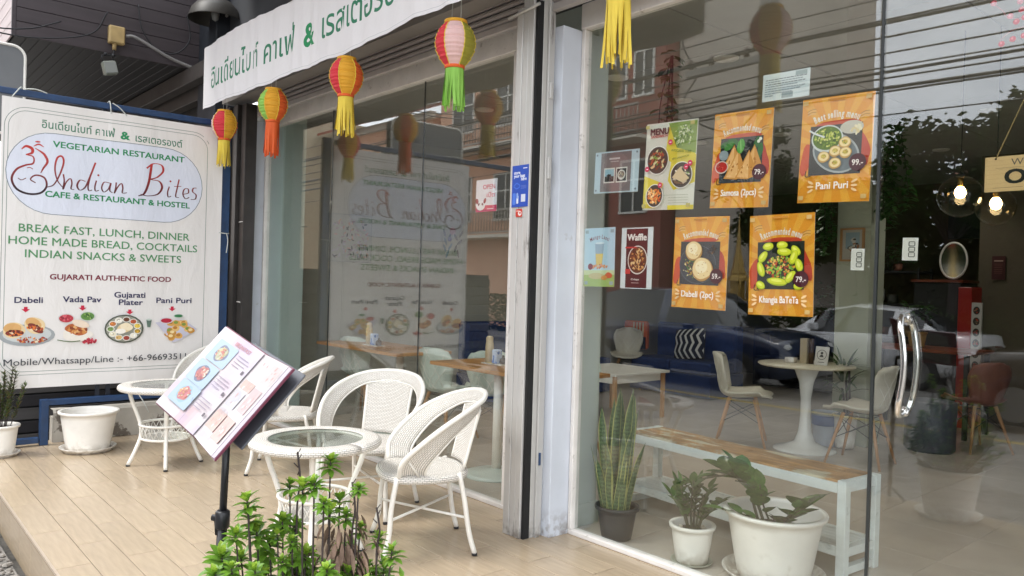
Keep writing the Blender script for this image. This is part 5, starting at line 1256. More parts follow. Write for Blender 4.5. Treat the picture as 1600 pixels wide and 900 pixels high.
# red berry decal
P = Print(); RB = hx('b8343c'); random.seed(4)
P.stroke([(.0, .17), (.03, .14), (.05, .11), (.10, .10), (.16, .12)], .004, hx('8c4a44')); P.stroke([(.02, .03), (.06, .06), (.11, .07), (.17, .09)], .003, hx('9c5a54'))
for x, y in ((.0, .175), (.055, .115), (.085, .16), (.09, .13), (.10, .10), (.075, .09), (.03, .02), (.065, .03), (.10, .035), (.12, .12), (.14, .06), (.13, .15), (.16, .10)): P.ell(x, y, .0105, .0105, RB); P.ell(x - .002, y + .003, .004, .004, hx('d97078'))
o = P.build('berry_decal', PAPER, (-1.02, .0125, 2.30), (1, 0, 0), (0, 0, 1)); tag(o, 'red berry twig decal stuck at the top of the door glass', 'decal')

# ================================================================== ROOM FURNITURE
BEIGE = mat('cream_shell', hx('d3cdbd'), .5, var=.04); PALEG = mat('pale_green_shell', hx('c3cdc1'), .5, var=.04); BEECH = mat('beech_wood', hx('b98a5c'), .5, var=.15, vscale=10, stretch=(1, 1, .2))
TOPW = mat('honey_wood_top', hx('b9834a'), .38, var=.2, vscale=5, stretch=(.3, 3, 1), col2=hx('8a5a2e'), c2lo=.55, c2hi=.7, c2scale=4)
STITCH = mat('pale_stitching', hx('e3e1d6'), .5)
def shell_chair(label, m):
    t = thing('shell_chair', label, 'chair', group='moulded shell chairs inside')
    prof = [(.235, .425), (.20, .443), (.10, .440), (-.02, .425), (-.12, .425), (-.185, .455), (-.215, .53), (-.232, .62), (-.25, .71), (-.268, .79), (-.278, .825)]
    wid = [.15, .195, .225, .225, .20, .165, .165, .195, .205, .165, .10]
    Pf = smooth3([(0, a, b) for a, b in prof], 3); Wf = smooth3([(0, 0, a) for a in wid], 3); N = len(Pf) - 1
    def f(u, v):
        k = int(round(v * N)); x = (u - .5) * 2; p = Pf[k]; w = Wf[k].z; t_ = min(1, max(0, (k / N - .45) / .12))
        return (x * w, p.y + t_ * .085 * x * x + (.02 * x * x if k < 3 else 0), p.z + (1 - t_) * (.055 * x * x * (1 if k > 4 else .4)) - (.02 * x * x if k > N - 3 else 0))
    q = MB(); q.grid(f, 14, N); q.build('shell', m, t, world=False, solid=.018)
    q = MB()
    for a, b in (((.15, .55), (.6, .97)), ((.85, .55), (.4, .97)), ((.35, .5), (.9, .85)), ((.65, .5), (.1, .85)), ((.1, .72), (.5, .5)), ((.9, .72), (.5, .5))):
        q.tube([Vector(f(a[0] + (b[0] - a[0]) * s_ / 8, a[1] + (b[1] - a[1]) * s_ / 8)) + Vector((0, -.011, 0)) for s_ in range(9)], .0032, 4)
        q.tube([Vector(f(a[0] + (b[0] - a[0]) * s_ / 8, a[1] + (b[1] - a[1]) * s_ / 8)) + Vector((0, .011, 0)) for s_ in range(9)], .0025, 4)
    q.build('stitching', STITCH, t, world=False)
    c = []
    for sx in (-1, 1):
        for sy in (-1, 1):
            q = MB(); a, b = Vector((sx * .10, sy * .11 - .01, .415)), Vector((sx * .205, sy * .215 - .01, 0)); q.tube([a, b], [.017, .010], 8); q.build('leg', BEECH, t, world=False); c.append((a, b))
    q = MB()
    for i, j in ((0, 1), (0, 2), (1, 3), (2, 3)):
        a, b = c[i], c[j]; q.tube([a[0].lerp(a[1], .12), b[0].lerp(b[1], .5)], .0035, 5); q.tube([b[0].lerp(b[1], .12), a[0].lerp(a[1], .5)], .0035, 5); q.tube([a[0].lerp(a[1], .05), b[0].lerp(b[1], .05)], .0045, 5)
    q.build('wire_struts', BLACKM, t, world=False)
    return t
s0 = shell_chair('cream shell chair left of the white tulip table behind the poster glass', BEIGE); s0.location = (-3.98, 3.14, 0); s0.rotation_euler = (0, 0, face(.80, .45))
dup(s0, (-2.95, 3.25, 0), face(-.85, -.10), 'cream shell chair right of the tulip table, seen across the door edge')
s1 = shell_chair('pale green shell chair at the corner of the nearer wooden table', PALEG); s1.location = (-5.28, 1.20, 0); s1.rotation_euler = (0, 0, face(-.75, .66))
dup(s1, (-5.62, .98, 0), face(-.2, .98), 'pale green shell chair half hidden behind another chair in the left window')
dup(s1, (-7.02, .95, 0), face(-.35, .93), 'pale green shell chair under the far wooden table at the left')
s4 = dup(s1, (-4.45, 1.32, 0), face(.1, -.9), 'pale green shell chair beside the pedestal, half behind the shutter post')
s5 = dup(s0, (-7.1, 5.15, 0), face(.6, -.8), 'cream shell chair with an orange cushion in the dark corner by the sofa')
s6 = dup(s0, (-2.58, 4.75, 0), face(-.7, .5), 'terracotta-tinted shell chair behind the door handle near the red column'); 
for ch in list(s6.children):
    if ch.name.startswith('stitching'): bpy.data.objects.remove(ch); continue
    if ch.name.startswith('shell'):
        ch.data = ch.data.copy(); ch.data.materials[0] = mat('terracotta_shell', hx('7a4636'), .5)
def wood_table(name, label, x0, x1, y0, y1, z, px, py, cat='table'):
    t = thing(name, label, cat, (px, py, 0))
    q = MB(); q.box(x0, x1, y0, y1, z - .028, z, ch=.004); q.build('table_top', TOPW, t)
    q = MB(); q.tube([(px, py, .03), (px, py, z - .03)], .034, 16); q.build('pedestal', WMETAL, t)
    q = MB(); q.lathe([(.24, 0), (.245, .008), (.20, .022), (.08, .032), (.035, .05)], (px, py, 0), n=36); q.build('base_disc', mat('pale_green_metal', hx('cdd8d0'), .4), t)
    return t
wood_table('cafe_table', 'honey wood cafe table on a white pedestal in the left window', -5.02, -3.72, .36, 1.02, .775, -4.34, .50)
wood_table('cafe_table', 'farther honey wood cafe table at the left of the window', -7.05, -5.62, .42, 1.02, .775, -6.05, .75)
tt = thing('tulip_table', 'round white tulip table on a trumpet foot behind the bench', 'table', (-3.48, 3.33, 0))
q = MB(); q.lathe([(.40, .735), (.415, .745), (.412, .755), (.0, .756)], (-3.53, 3.42, 0), n=44); q.build('table_top', mat('cream_laminate', hx('d9cfb6'), .3), tt)
q = MB(); q.lathe([(.27, 0), (.262, .012), (.18, .03), (.09, .075), (.058, .16), (.045, .30), (.045, .45), (.062, .60), (.10, .70), (.125, .736)], (-3.49, 3.36, 0), n=36); q.build('trumpet_foot', mat('gloss_white', hx('e6e6e2'), .15), tt)
lt = thing('low_table', 'low white side table beside the blue sofa', 'table', (-5.6, 3.2, 0))
q = MB(); q.box(-6.05, -5.22, 2.78, 3.66, .485, .51, ch=.003); q.build('table_top', WHITEP, lt)
q = MB(); q.box(-5.98, -5.29, 2.85, 3.59, .40, .485); q.build('apron', WHITEP, lt)
for x in (-6.0, -5.27):
    for y in (2.83, 3.61): q = MB(); q.box(x - .018, x + .018, y - .018, y + .018, 0, .485, ch=.002); q.build('leg', BEECH, lt)
# sofas
NAVYF = mat('navy_fabric', (0.014, 0.034, 0.125), .85, var=.15, vscale=20, bump=.2, bscale=300)
def sofa(label, x0, x1, y0, y1, along):
    t = thing('navy_sofa', label, 'sofa', ((x0 + x1) / 2, (y0 + y1) / 2, 0))
    q = MB(); q.box(x0, x1, y0, y1, .02, .30, ch=.01); q.build('base', NAVYF, t)
    n = max(2, round(((x1 - x0) if along == 'x' else (y1 - y0)) / .7))
    for k in range(n):
        if along == 'x':
            a, b = x0 + (x1 - x0) * k / n, x0 + (x1 - x0) * (k + 1) / n
            q = MB(); q.box(a + .004, b - .004, y0 + .0, y1 - .2, .302, .46, ch=.02); q.build('seat_cushion', NAVYF, t); q = MB(); q.box(a + .004, b - .004, y1 - .2, y1, .302, .92, ch=.03); q.build('back_cushion', NAVYF, t)
        else:
            a, b = y0 + (y1 - y0) * k / n, y0 + (y1 - y0) * (k + 1) / n
            q = MB(); q.box(x0 + .2, x1, a + .004, b - .004, .302, .46, ch=.02); q.build('seat_cushion', NAVYF, t); q = MB(); q.box(x0, x0 + .2, a + .004, b - .004, .302, .92, ch=.03); q.build('back_cushion', NAVYF, t)
    return t
sofa('navy blue bench sofa along the grey side wall behind the nearer wooden table', -7.58, -6.85, 2.55, 4.55, 'y')
sofa('navy blue sofa in the back corner with a zigzag pillow', -7.0, -5.7, 5.1, 5.85, 'x')
pw = thing('zigzag_pillow', 'black and white zigzag pillow leaning on the navy sofa', 'pillow', (-6.25, 5.3, .46))
q = MB(); Mp = Matrix.Translation((-6.25, 5.42, .66)) @ Matrix.Rotation(-.25, 4, 'X') @ Matrix.Rotation(-.12, 4, 'Y')
q.grid(lambda u, v: Mp @ Vector(((u - .5) * .48, -.09 * (sin(pi * u) * sin(pi * v)) ** .5, (v - .5) * .42)), 14, 14); q.grid(lambda u, v: Mp @ Vector(((u - .5) * .48, .05 * (sin(pi * u) * sin(pi * v)) ** .5, (v - .5) * .42)), 14, 14)
q.build('cushion', mat('black_fabric', (.012, .012, .014), .9), pw)
q = MB()
for k in range(6):
    def zz(u, v, k=k):
        x = -.235 + k * .085 + .022 * v * 2 + (u * 8 % 2 if False else 0); t_ = u * 4; tri = abs((t_ % 2) - 1); X_ = -.22 + k * .088 + .05 * tri + v * .034; Z_ = (u - .5) * .40
        uu, vv = X_ / .48 + .5, Z_ / .42 + .5; uu = min(.99, max(.01, uu)); vv = min(.99, max(.01, vv))
        return Mp @ Vector(((uu - .5) * .48, -.093 * (sin(pi * uu) * sin(pi * vv)) ** .5 - .003, Z_))
    q.grid(zz, 16, 1)
q.build('zigzag_stripes', mat('white_fabric', hx('dcd9d2'), .9), pw)
op = thing('orange_cushion', 'orange and black striped cushion on the chair in the dark corner', 'cushion', (-7.3, 5.3, .5))
q = MB(); q.box(-7.42, -7.0, 5.42, 5.52, .52, .92, ch=.03); q.build('cushion', mat('orange_fabric', hx('c8601e'), .9), op)
q = MB(); q.box(-7.24, -7.0, 5.40, 5.419, .53, .70); q.build('black_patch', mat('black_fabric', (.01, .01, .01)), op)
for k in range(4): q = MB(); q.box(-7.22 + k * .055, -7.205 + k * .055, 5.405, 5.419, .72, .90); q.build('stripe', mat('cream_stripe', hx('d8cfa8')), op)

# bench in the window
bt = thing('rustic_bench', 'narrow console bench with a reclaimed wood top and whitewashed frame in the window', 'bench', (-2.53, .8, 0), radians(-4.5))
RW = mat('reclaimed_wood', hx('b58a55'), .55, var=.3, vscale=6, stretch=(1, 3, 1), col2=hx('c6bb9f'), c2lo=.5, c2hi=.56, c2scale=3.2, bump=.2, bscale=50, obj_var=.25)
WW = mat('whitewashed_wood', hx('dfe4e0'), .65, var=.1, vscale=12, stretch=(.3, 1, 1), col2=hx('98a19c'), c2lo=.60, c2hi=.70, c2scale=9)
BZ = .475; L2, D2 = .72, .165
random.seed(6)
xs = [-L2]
while xs[-1] < L2 - .05: xs.append(min(L2, xs[-1] + random.uniform(.22, .42)))
for r in range(4):
    off = random.uniform(-.08, .08)
    for i in range(len(xs) - 1):
        a = xs[i] + (off if i > 0 else 0); b = xs[i + 1] + (off if i < len(xs) - 2 else 0); y0 = -D2 + .012 + r * .0775
        q = MB(); q.box(a + .001, b - .001, y0, y0 + .0755, BZ - .030, BZ - random.uniform(0, .002), ch=.0015); q.build('top_board', RW, bt, world=False)
def fb(*b): q = MB(); q.box(*b, ch=.002); q.build('frame_rail', WW, bt, world=False)
fb(-L2, L2, -D2 - .002, -D2 + .010, BZ - .062, BZ - .012); fb(-L2, L2, D2 - .010, D2 + .002, BZ - .062, BZ - .012)
for sx in (-1, 1):
    for sy in (-1, 1):
        q = MB(); x = sx * (L2 + .024); y = sy * (D2 - .024); q.box(x - .023, x + .023, y - .023, y + .023, 0, BZ + .002, ch=.002); q.build('leg', WW, bt, world=False)
    x = sx * (L2 + .024); fb(x - .019, x + .019, -D2 + .049, D2 - .049, BZ - .055, BZ); fb(x - .019, x + .019, -D2 + .049, D2 - .049, .10, .145); fb(x - .019, x + .019, -D2 + .049, D2 - .049, .012, .05)
fb(-L2, L2, -D2 + .004, -D2 + .026, .10, .150); fb(-L2, L2, D2 - .026, D2 - .004, .10, .150)
for k in range(6): q = MB(); y0 = -D2 + .028 + k * .0457; q.box(-L2, L2, y0, y0 + .0425, .128, .146, ch=.0015); q.build('shelf_slat', WW, bt, world=False)

# ---- plants in the window
bp_ = thing('potted_plant', 'big white pot on a saucer with arching dark green branches in front of the bench', 'plant', (-2.0, .31, 0))
C0 = (-2.0, .31, .012); q = MB(); pot_mb(q, C0, .222, .168, .325, lip=.020, n=48); q.build('pot', WHITEP, bp_)
q = MB(); saucer_mb(q, (-2.0, .31, 0), .235, .045); q.build('saucer', WHITEP, bp_); soil(bp_, (-2.0, .31), .19, .235)
random.seed(9)
for k in range(16):
    a = random.random() * 6.28; r = random.uniform(.02, .15); q = MB(); s_ = random.uniform(.008, .018); q.lathe([(0, -s_ * .5), (s_, 0), (s_ * .7, s_ * .5), (0, s_ * .6)], (-2.0 + r * cos(a), .31 + r * sin(a), .245), n=8, sx=1.2); q.build('pebble', PEBB, bp_)
LM = {'d': LDARK, 'z': LZZ}
def zz_branch(par, p0, mid, tip, n, L, w, m, side_up=.25, stem=.008, pr=None, tw=0.0):
    pts = smooth3([p0, mid, tip], 10); q = MB(); q.tube(pts, [stem * (1 - .55 * k / (len(pts) - 1)) for k in range(len(pts))], 8); q.build('stem', mat('olive_stem', (0.05, 0.055, 0.025), .6, var=.3), par)
    N = len(pts) - 1
    for k in range(n):
        f_ = .35 + .65 * k / max(1, n - 1); i = min(N - 1, int(f_ * N)); p = pts[i]; d = (pts[i + 1] - pts[i]).normalized()
        up = Vector((0, 0, 1)); sd = d.cross(up); sd = sd.normalized() if sd.length > .1 else Vector((cos(k * 2.1), sin(k * 2.1), 0)); nn = sd.cross(d)
        s_ = 1 if k % 2 else -1
        dd = (d * .75 + sd * s_ * random.uniform(.7, 1.0) + nn * random.uniform(side_up - .2, side_up + .25))
        if k == n - 1: dd = d
        q = MB(); leaf(q, p, dd, L * random.uniform(.8, 1.15), w * random.uniform(.85, 1.1), random.uniform(.15, .5), .22, nseg=5, prof=lambda t: sin(pi * t ** .8) ** .75 if t > 0 else 0.05); q.build('leaf', m, par)
Z0 = .24
zz_branch(bp_, (-2.05, .27, Z0), (-2.14, .22, .47), (-2.44, .20, .40), 11, .12, .075, LDARK, .2)
zz_branch(bp_, (-2.01, .26, Z0), (-2.06, .22, .40), (-2.14, .18, .53), 10, .13, .095, LZZ, .3)
zz_branch(bp_, (-2.02, .27, Z0), (-2.09, .24, .42), (-2.26, .22, .50), 9, .12, .085, LDARK, .3)
zz_branch(bp_, (-2.01, .25, Z0), (-2.05, .20, .30), (-2.16, .10, .335), 6, .10, .065, LZZ, .1, .006)
zz_branch(bp_, (-1.97, .27, Z0), (-1.90, .22, .32), (-1.76, .19, .44), 7, .15, .095, LDARK, .15)
zz_branch(bp_, (-1.98, .26, Z0), (-1.92, .22, .30), (-1.80, .16, .42), 5, .12, .085, LZZ, .25)
zz_branch(bp_, (-2.0, .30, Z0), (-2.02, .24, .36), (-2.02, .20, .47), 5, .10, .07, LZZ, .3, .006)
zp = thing('potted_plant', 'small white pot with a low fleshy-leaved plant beside the big pot in the window', 'plant', (-2.37, .16, 0))
q = MB(); pot_mb(q, (-2.37, .16, .008), .105, .080, .195, lip=.010); q.build('pot', WHITEP, zp)
q = MB(); saucer_mb(q, (-2.37, .16, 0), .098, .016); q.build('saucer', mat('grey_green_plastic', hx('a7a999'), .5), zp); soil(zp, (-2.37, .16), .09, .165)
for k in range(9):
    a = random.random() * 6.28; r = random.uniform(.03, .08); q = MB(); s_ = random.uniform(.007, .015); q.lathe([(0, -s_ * .5), (s_, 0), (s_ * .7, s_ * .6), (0, s_ * .7)], (-2.37 + r * cos(a), .16 + r * sin(a), .172), n=8); q.build('pebble', PEBB, zp)
for (mx, my, mz, tx, ty, tz, n_, m) in ((-2.42, .14, .27, -2.46, .13, .40, 9, LZZ), (-2.40, .13, .28, -2.41, .10, .42, 9, LZZ), (-2.36, .13, .30, -2.33, .10, .44, 8, LDARK), (-2.32, .15, .30, -2.25, .13, .42, 7, LDARK), (-2.30, .14, .25, -2.24, .10, .30, 5, LDARK), (-2.43, .16, .24, -2.50, .14, .33, 6, LZZ), (-2.37, .18, .30, -2.36, .20, .41, 7, LDARK), (-2.30, .17, .27, -2.19, .16, .36, 6, LDARK)):
    zz_branch(zp, (-2.37 + (mx + 2.37) * .4, .16 + (my - .16) * .4, .165), (mx, my, mz), (tx, ty, tz), n_ + 3, .080, .042, m, .35, .0065)
sn = thing('potted_snake_plant', 'tall striped snake plant in a dark grey pot beside the pillar', 'plant', (-2.86, .14, 0))
DG = mat('dark_grey_plastic', (0.035, 0.036, 0.038), .5, var=.1)
q = MB(); pot_mb(q, (-2.86, .14, 0), .108, .082, .185, lip=.014); q.build('pot', DG, sn); soil(sn, (-2.86, .14), .09, .15)
def snake_mat():
    m = bpy.data.materials.new('snake_leaf'); m.use_nodes = True; t = m.node_tree; b = t.nodes['Principled BSDF']; uv = t.nodes.new('ShaderNodeUVMap'); uv.uv_map = 'UVMap'
    sp_ = t.nodes.new('ShaderNodeSeparateXYZ'); t.links.new(uv.outputs[0], sp_.inputs[0])
    w = t.nodes.new('ShaderNodeTexWave'); w.bands_direction = 'Y'; w.inputs['Scale'].default_value = 14; w.inputs['Distortion'].default_value = 9; w.inputs['Detail'].default_value = 3; w.inputs['Detail Scale'].default_value = 2.5
    t.links.new(uv.outputs[0], w.inputs[0]); r = t.nodes.new('ShaderNodeValToRGB'); r.color_ramp.elements[0].position = .35; r.color_ramp.elements[0].color = (0.022, 0.05, 0.02, 1); r.color_ramp.elements[1].position = .75; r.color_ramp.elements[1].color = (0.15, 0.22, 0.10, 1); t.links.new(w.outputs[0], r.inputs[0])
    a = t.nodes.new('ShaderNodeMath'); a.operation = 'SUBTRACT'; a.inputs[1].default_value = .5; t.links.new(sp_.outputs[0], a.inputs[0]); c = t.nodes.new('ShaderNodeMath'); c.operation = 'ABSOLUTE'; t.links.new(a.outputs[0], c.inputs[0])
    g_ = t.nodes.new('ShaderNodeMath'); g_.operation = 'GREATER_THAN'; g_.inputs[1].default_value = .40; t.links.new(c.outputs[0], g_.inputs[0])
    x = t.nodes.new('ShaderNodeMix'); x.data_type = 'RGBA'; x.inputs[7].default_value = (0.40, 0.40, 0.13, 1); t.links.new(g_.outputs[0], x.inputs[0]); t.links.new(r.outputs[0], x.inputs[6]); t.links.new(x.outputs[2], b.inputs['Base Color']); b.inputs['Roughness'].default_value = .35
    return m
SNK = snake_mat(); random.seed(31)
for (tx, tz, bx, by, w_, ty) in ((-3.02, .50, -2.93, .10, .050, .08), (-2.96, .72, -2.90, .12, .055, .10), (-2.92, .77, -2.91, .15, .052, .16), (-2.84, .84, -2.86, .12, .058, .12), (-2.79, .80, -2.83, .17, .052, .18), (-2.74, .85, -2.81, .13, .050, .11), (-2.70, .66, -2.80, .10, .048, .07), (-2.76, .62, -2.84, .09, .05, .06), (-2.98, .62, -2.92, .17, .05, .19), (-2.88, .66, -2.88, .20, .05, .24), (-2.88, .55, -2.87, .08, .05, .05), (-2.93, .44, -2.90, .085, .045, .04), (-2.80, .72, -2.85, .19, .05, .23), (-2.72, .55, -2.81, .16, .045, .20), (-2.83, .45, -2.85, .075, .042, .04), (-3.00, .38, -2.93, .13, .045, .12), (-2.90, .80, -2.87, .16, .05, .2)):
    b, e = Vector((bx, by, .15)), Vector((tx, ty, tz)); tw_ = random.uniform(-1.2, 1.2); ph = random.uniform(-.6, .6) + .6; bow = random.uniform(-.02, .02)
    def f(u, v):
        c_ = b.lerp(e, v) + Vector((bow * sin(pi * v), 0, 0)); an = ph + tw_ * v; w = w_ * .80 * (.55 + .6 * sin(pi * min(1, v * .75 + .12))) * (1 if v < .8 else max(.02, (1 - v) / .2) ** .7) * .5; x = (u - .5) * 2
        return (c_.x + cos(an) * x * w - sin(an) * .35 * w * (x * x), c_.y + sin(an) * x * w + cos(an) * .35 * w * x * x, c_.z)
    q = MB(); q.grid(f, 4, 16, uvscale=(1, (e - b).length)); q.build('leaf', SNK, sn)

# ---- column with picture, floor planters, dracaena
q = MB(); q.box(-3.53, -3.215, 3.92, 4.22, 0, RZ, ch=.003); struct(q.build('pillar', mat('sage_column', hx('b3b7a2'), .75, var=.04)))
pf = thing('framed_picture', 'small wood-framed picture hanging on the pale column', 'picture', (-3.375, 3.9, 1.85))
q = MB()
for b in ((-3.49, -3.265, 1.695, 1.712), (-3.49, -3.265, 1.985, 2.002), (-3.49, -3.472, 1.712, 1.985), (-3.283, -3.265, 1.712, 1.985)): q.box(b[0], b[1], 3.895, 3.918, b[2], b[3])
q.build('frame', BEECH, pf)
P = Print(); P.rect(0, 0, .189, .273, hx('b7b1a2')); P.rect(.03, .10, .16, .25, hx('8fa3a8')); P.blobs(.10, .13, .05, .06, 20, [hx('5b6a6c'), hx('3b3833'), hx('c9c3b4'), hx('9c6a4a')], .018); P.build('print', PAPER, (-3.472, 3.912, 1.712), (1, 0, 0), (0, 0, 1), pf)
dp = thing('potted_dracaena', 'dark spiky dracaena in a white pot in front of the pale column', 'plant', (-3.30, 3.72, 0))
q = MB(); pot_mb(q, (-3.30, 3.72, .01), .10, .08, .30); q.build('pot', WHITEP, dp); soil(dp, (-3.30, 3.72), .09, .26); random.seed(12)
for k in range(3): q = MB(); q.tube([(-3.30 + .02 * k, 3.72, .26), (-3.32 + .035 * k, 3.70 - .02 * k, .52 + .1 * k)], .010, 6); q.build('stem', BARK, dp)
for k in range(46):
    a = random.random() * 6.28; e = random.uniform(-.1, 1.3); z = random.choice((.50, .60, .72)); q = MB()
    leaf(q, (-3.31 + .03 * cos(a), 3.70 + .03 * sin(a), z), (cos(a) * cos(e), sin(a) * cos(e), sin(e)), random.uniform(.17, .27), .026, .8, .2, nseg=5); q.build('leaf', LDARK, dp)
pp = thing('planter', 'blue and white glazed planter on the floor left of the dracaena', 'pot', (-3.48, 3.70, 0))
q = MB(); pot_mb(q, (-3.48, 3.70, 0), .115, .095, .31); q.build('pot', mat('pale_glaze', hx('b9bfc9'), .25), pp); q = MB(); q.lathe([(.113, .19), (.118, .20), (.119, .27), (.117, .28)], (-3.48, 3.70, 0), n=30); q.build('blue_band', mat('blue_glaze', hx('5b6f9c'), .3), pp)
bin_ = thing('round_bin', 'round dark grey bin behind the right shell chair', 'bin', (-2.95, 4.3, 0)); q = MB(); q.lathe([(.19, 0), (.21, .02), (.215, .44), (.20, .45), (.18, .445), (.17, .1)], (-2.82, 4.35, 0), n=30); q.build('drum', mat('blue_grey_metal', (0.06, 0.07, 0.095), .45), bin_)

# ---- table-top sets
def pepper(name, label, x, y, z):
    t = thing(name, label, 'condiments', (x, y, z))
    q = MB(); q.box(x - .07, x + .16, y - .05, y + .06, z + .0005, z + .008, ch=.002); q.build('tray', WHITEP, t)
    q = MB(); q.lathe([(.033, .008), (.033, .12), (.030, .16), (.027, .165), (.028, .20), (.018, .212), (0, .214)], (x - .03, y, z), n=20); q.build('paper_cup_stack', mat('kraft_paper', hx('cdb892'), .7), t)
    q = MB(); q.box(x + .03, x + .085, y - .03, y + .035, z + .008, z + .115, ch=.008); q.build('tissue_packet', mat('blue_white_wrap', hx('c3d0e6'), .4, col2=hx('4a76c0'), c2lo=.5, c2hi=.55, c2scale=30), t)
    q = MB(); q.lathe([(.026, .008), (.03, .03), (.026, .05), (.010, .058), (.008, .075), (0, .078)], (x + .125, y + .01, z), n=16); q.build('sauce_jar', mat('brown_glass', (.06, .035, .02), .2), t)
    return t
pepper('condiment_tray', 'condiment tray with cup stack on the nearer wooden table', -4.62, .66, .775)
pepper('condiment_tray', 'condiment tray with cup stack on the farther wooden table', -6.42, .66, .775)
th = thing('napkin_box', 'brown menu holder and white cards on the tulip table', 'holder', (-3.52, 3.45, .756))
q = MB(); q.box(-3.60, -3.535, 3.43, 3.49, .7565, .98, ch=.003); q.build('kraft_box', mat('kraft_card', hx('b8a88a'), .7), th)
q = MB(); q.tube([(-3.505, 3.46, .757), (-3.505, 3.46, .98)], .022, 10); q.build('brown_bottle', mat('brown_bottle', (.07, .04, .02), .3, var=.4, vscale=30), th)
q = MB(); q.box(-3.72, -3.63, 3.38, 3.45, .7565, .80, ch=.004); q.build('white_caddy', WHITEP, th)
cd_ = thing('table_card', 'small white card with a round emblem standing on the tulip table', 'card', (-3.38, 3.42, .757)); Mc = Matrix.Translation((-3.395, 3.42, .757)) @ Matrix.Rotation(-.2, 4, 'X')
q = MB(); q.box(-.062, .062, 0, .004, 0, .165, M=Mc); q.build('card', WHITEP, cd_)
P = Print(); P.rect(0, 0, .12, .16, hx('dcd9d2')); P.ell(.06, .09, .045, .045, hx('4c4a46'), n=28); P.ell(.06, .09, .040, .040, hx('dcd9d2'), n=28); P.ell(.06, .105, .012, .012, hx('4c4a46')); P.poly([(.04, .07), (.08, .07), (.07, .09), (.05, .09)], hx('4c4a46')); P.rect(.03, .02, .09, .026, hx('6c6a66'))
P.build('print', PAPER, Mc @ Vector((-.06, -.0012, .002)), Mc.to_3x3() @ Vector((1, 0, 0)), Mc.to_3x3() @ Vector((0, 0, 1)), cd_)

# ---- side wall art
P = Print(); random.seed(40); P.rect(0, 0, .50, .50, hx('a09f97'))
for k in range(110):
    P.ell(random.uniform(.04, .46), random.uniform(.04, .46), random.uniform(.014, .028), .008, random.choice([hx('9c7f8c'), hx('2a2a30'), hx('b08a70'), hx('a89db0'), hx('c08a80')]), random.random() * 3.1)
wa = MB(); wa.box(-7.598, -7.575, .80, 1.32, 1.58, 2.10); o = wa.build('wall_art', mat('art_board', hx('8f918c'), .6)); tag(o, 'large grey art board patterned with small leaves on the side wall', 'wall art')
P.build('leaf_print', PAPER, (-7.574, .81, 1.59), (0, 1, 0), (0, 0, 1), o)
P = Print()
for (x, y, r, c) in ((.10, .05, 1.2, '4a6a80'), (.06, .12, 2.0, '4a6a80'), (.14, .14, 1.0, '5a7a90'), (.07, .2, 1.9, '6a7a80'), (.13, .26, 1.2, '4a5a6a'), (.05, .3, 1.9, '6a6a70'), (.22, .12, 1.2, '3a3034'), (.28, .20, .7, '3a3034'), (.22, .26, 2.2, '4a3a38'), (.30, .30, 1.0, '2f2a30'), (.26, .06, 1.8, '5a4038')): P.ell(x, y, .05, .016, hx(c), r)
P.ell(.17, .33, .045, .045, hx('b07a78')); P.ell(.13, .23, .03, .03, hx('7a7aa0')); 
o = P.build('floral_decal', PAPER, (-7.597, 2.28, 1.68), (0, 1, 0), (0, 0, 1)); tag(o, 'blue, pink and brown leaf decal on the side wall near the sofa', 'decal')

# ---- lights
def downlight(x, y, lb):
    t = thing('downlight', lb, 'ceiling light', (x, y, RZ), group='lit downlights in the shop ceiling')
    q = MB(); q.lathe([(.062, -.010), (.078, -.014), (.084, -.010), (.086, -.001)], (x, y, RZ - .008), n=28); q.build('trim_ring', WMETAL, t)
    q = MB(); q.lathe([(.062, -.006), (.0, -.0065)], (x, y, RZ - .008), n=24, smooth=False); q.build('lamp_lens', emit_mat('lit_lens', (1.0, .93, .80), 26.0) if 'lit_lens' not in MATS else MATS['lit_lens'], t)
    ld = bpy.data.lights.new('downlight_beam', 'SPOT'); ld.energy = 11; ld.spot_size = radians(125); ld.spot_blend = .7; ld.color = (1, .94, .84); ld.shadow_soft_size = .06
    lo = bpy.data.objects.new('downlight_beam', ld); col.objects.link(lo); lo.parent = t; lo.location = (0, 0, -.03)
for x, y, lb in ((-4.07, 2.21, 'lit downlight left of the mirrored pole, above the sandwich menu poster'), (-3.11, 1.42, 'lit downlight near the ceiling corner beside the mirrored lantern'), (-5.09, 3.89, 'lit downlight just right of the sandwich menu poster'), (-4.2, 4.04, 'lit downlight between the two upper orange posters'),
                 (-3.37, 5.87, 'small lit downlight deep in the room, right of the door edge'), (-2.37, 4.2, 'lit downlight in front of the mirrored trees near the sign cord'), (-5.6, 1.3, 'lit downlight over the nearer wooden table'), (-6.4, 3.9, 'lit downlight over the bench sofa by the side wall'), (-3.98, 1.29, 'lit downlight beside the yellow tassel at the left of the poster glass')): downlight(x, y, lb)
def pendant(x, y, z, r, label):
    t = thing('pendant_lamp', label, 'lamp', (x, y, z), group='clear globe pendant lamps')
    q = MB(); q.lathe([(r * sin(pi * k / 20) if k not in (0,) else .001, -r * cos(pi * k / 20)) for k in range(19)], (x, y, z), n=32); q.build('glass_globe', BULBGLASS, t)
    q = MB(); q.tube([(x, y, z + r * .98), (x, y, RZ - .01)], .003, 6); q.lathe([(.026, r * .90), (.028, r * 1.0), (.012, r * 1.15)], (x, y, z), n=16); q.build('cord', BLACKM, t)
    q = MB(); q.tube([(x, y, z + r * .45), (x, y, z + r * .92)], .016, 12); q.build('socket', mat('brass', (.45, .30, .10), .3, metal=1), t)
    q = MB(); q.lathe([(.001, -.036), (.022, -.028), (.032, -.004), (.028, .018), (.016, .036)], (x, y, z + r * .18), n=20); q.build('bulb', emit_mat('lit_bulb', (1.0, .72, .38), 12.0) if 'lit_bulb' not in MATS else MATS['lit_bulb'], t)
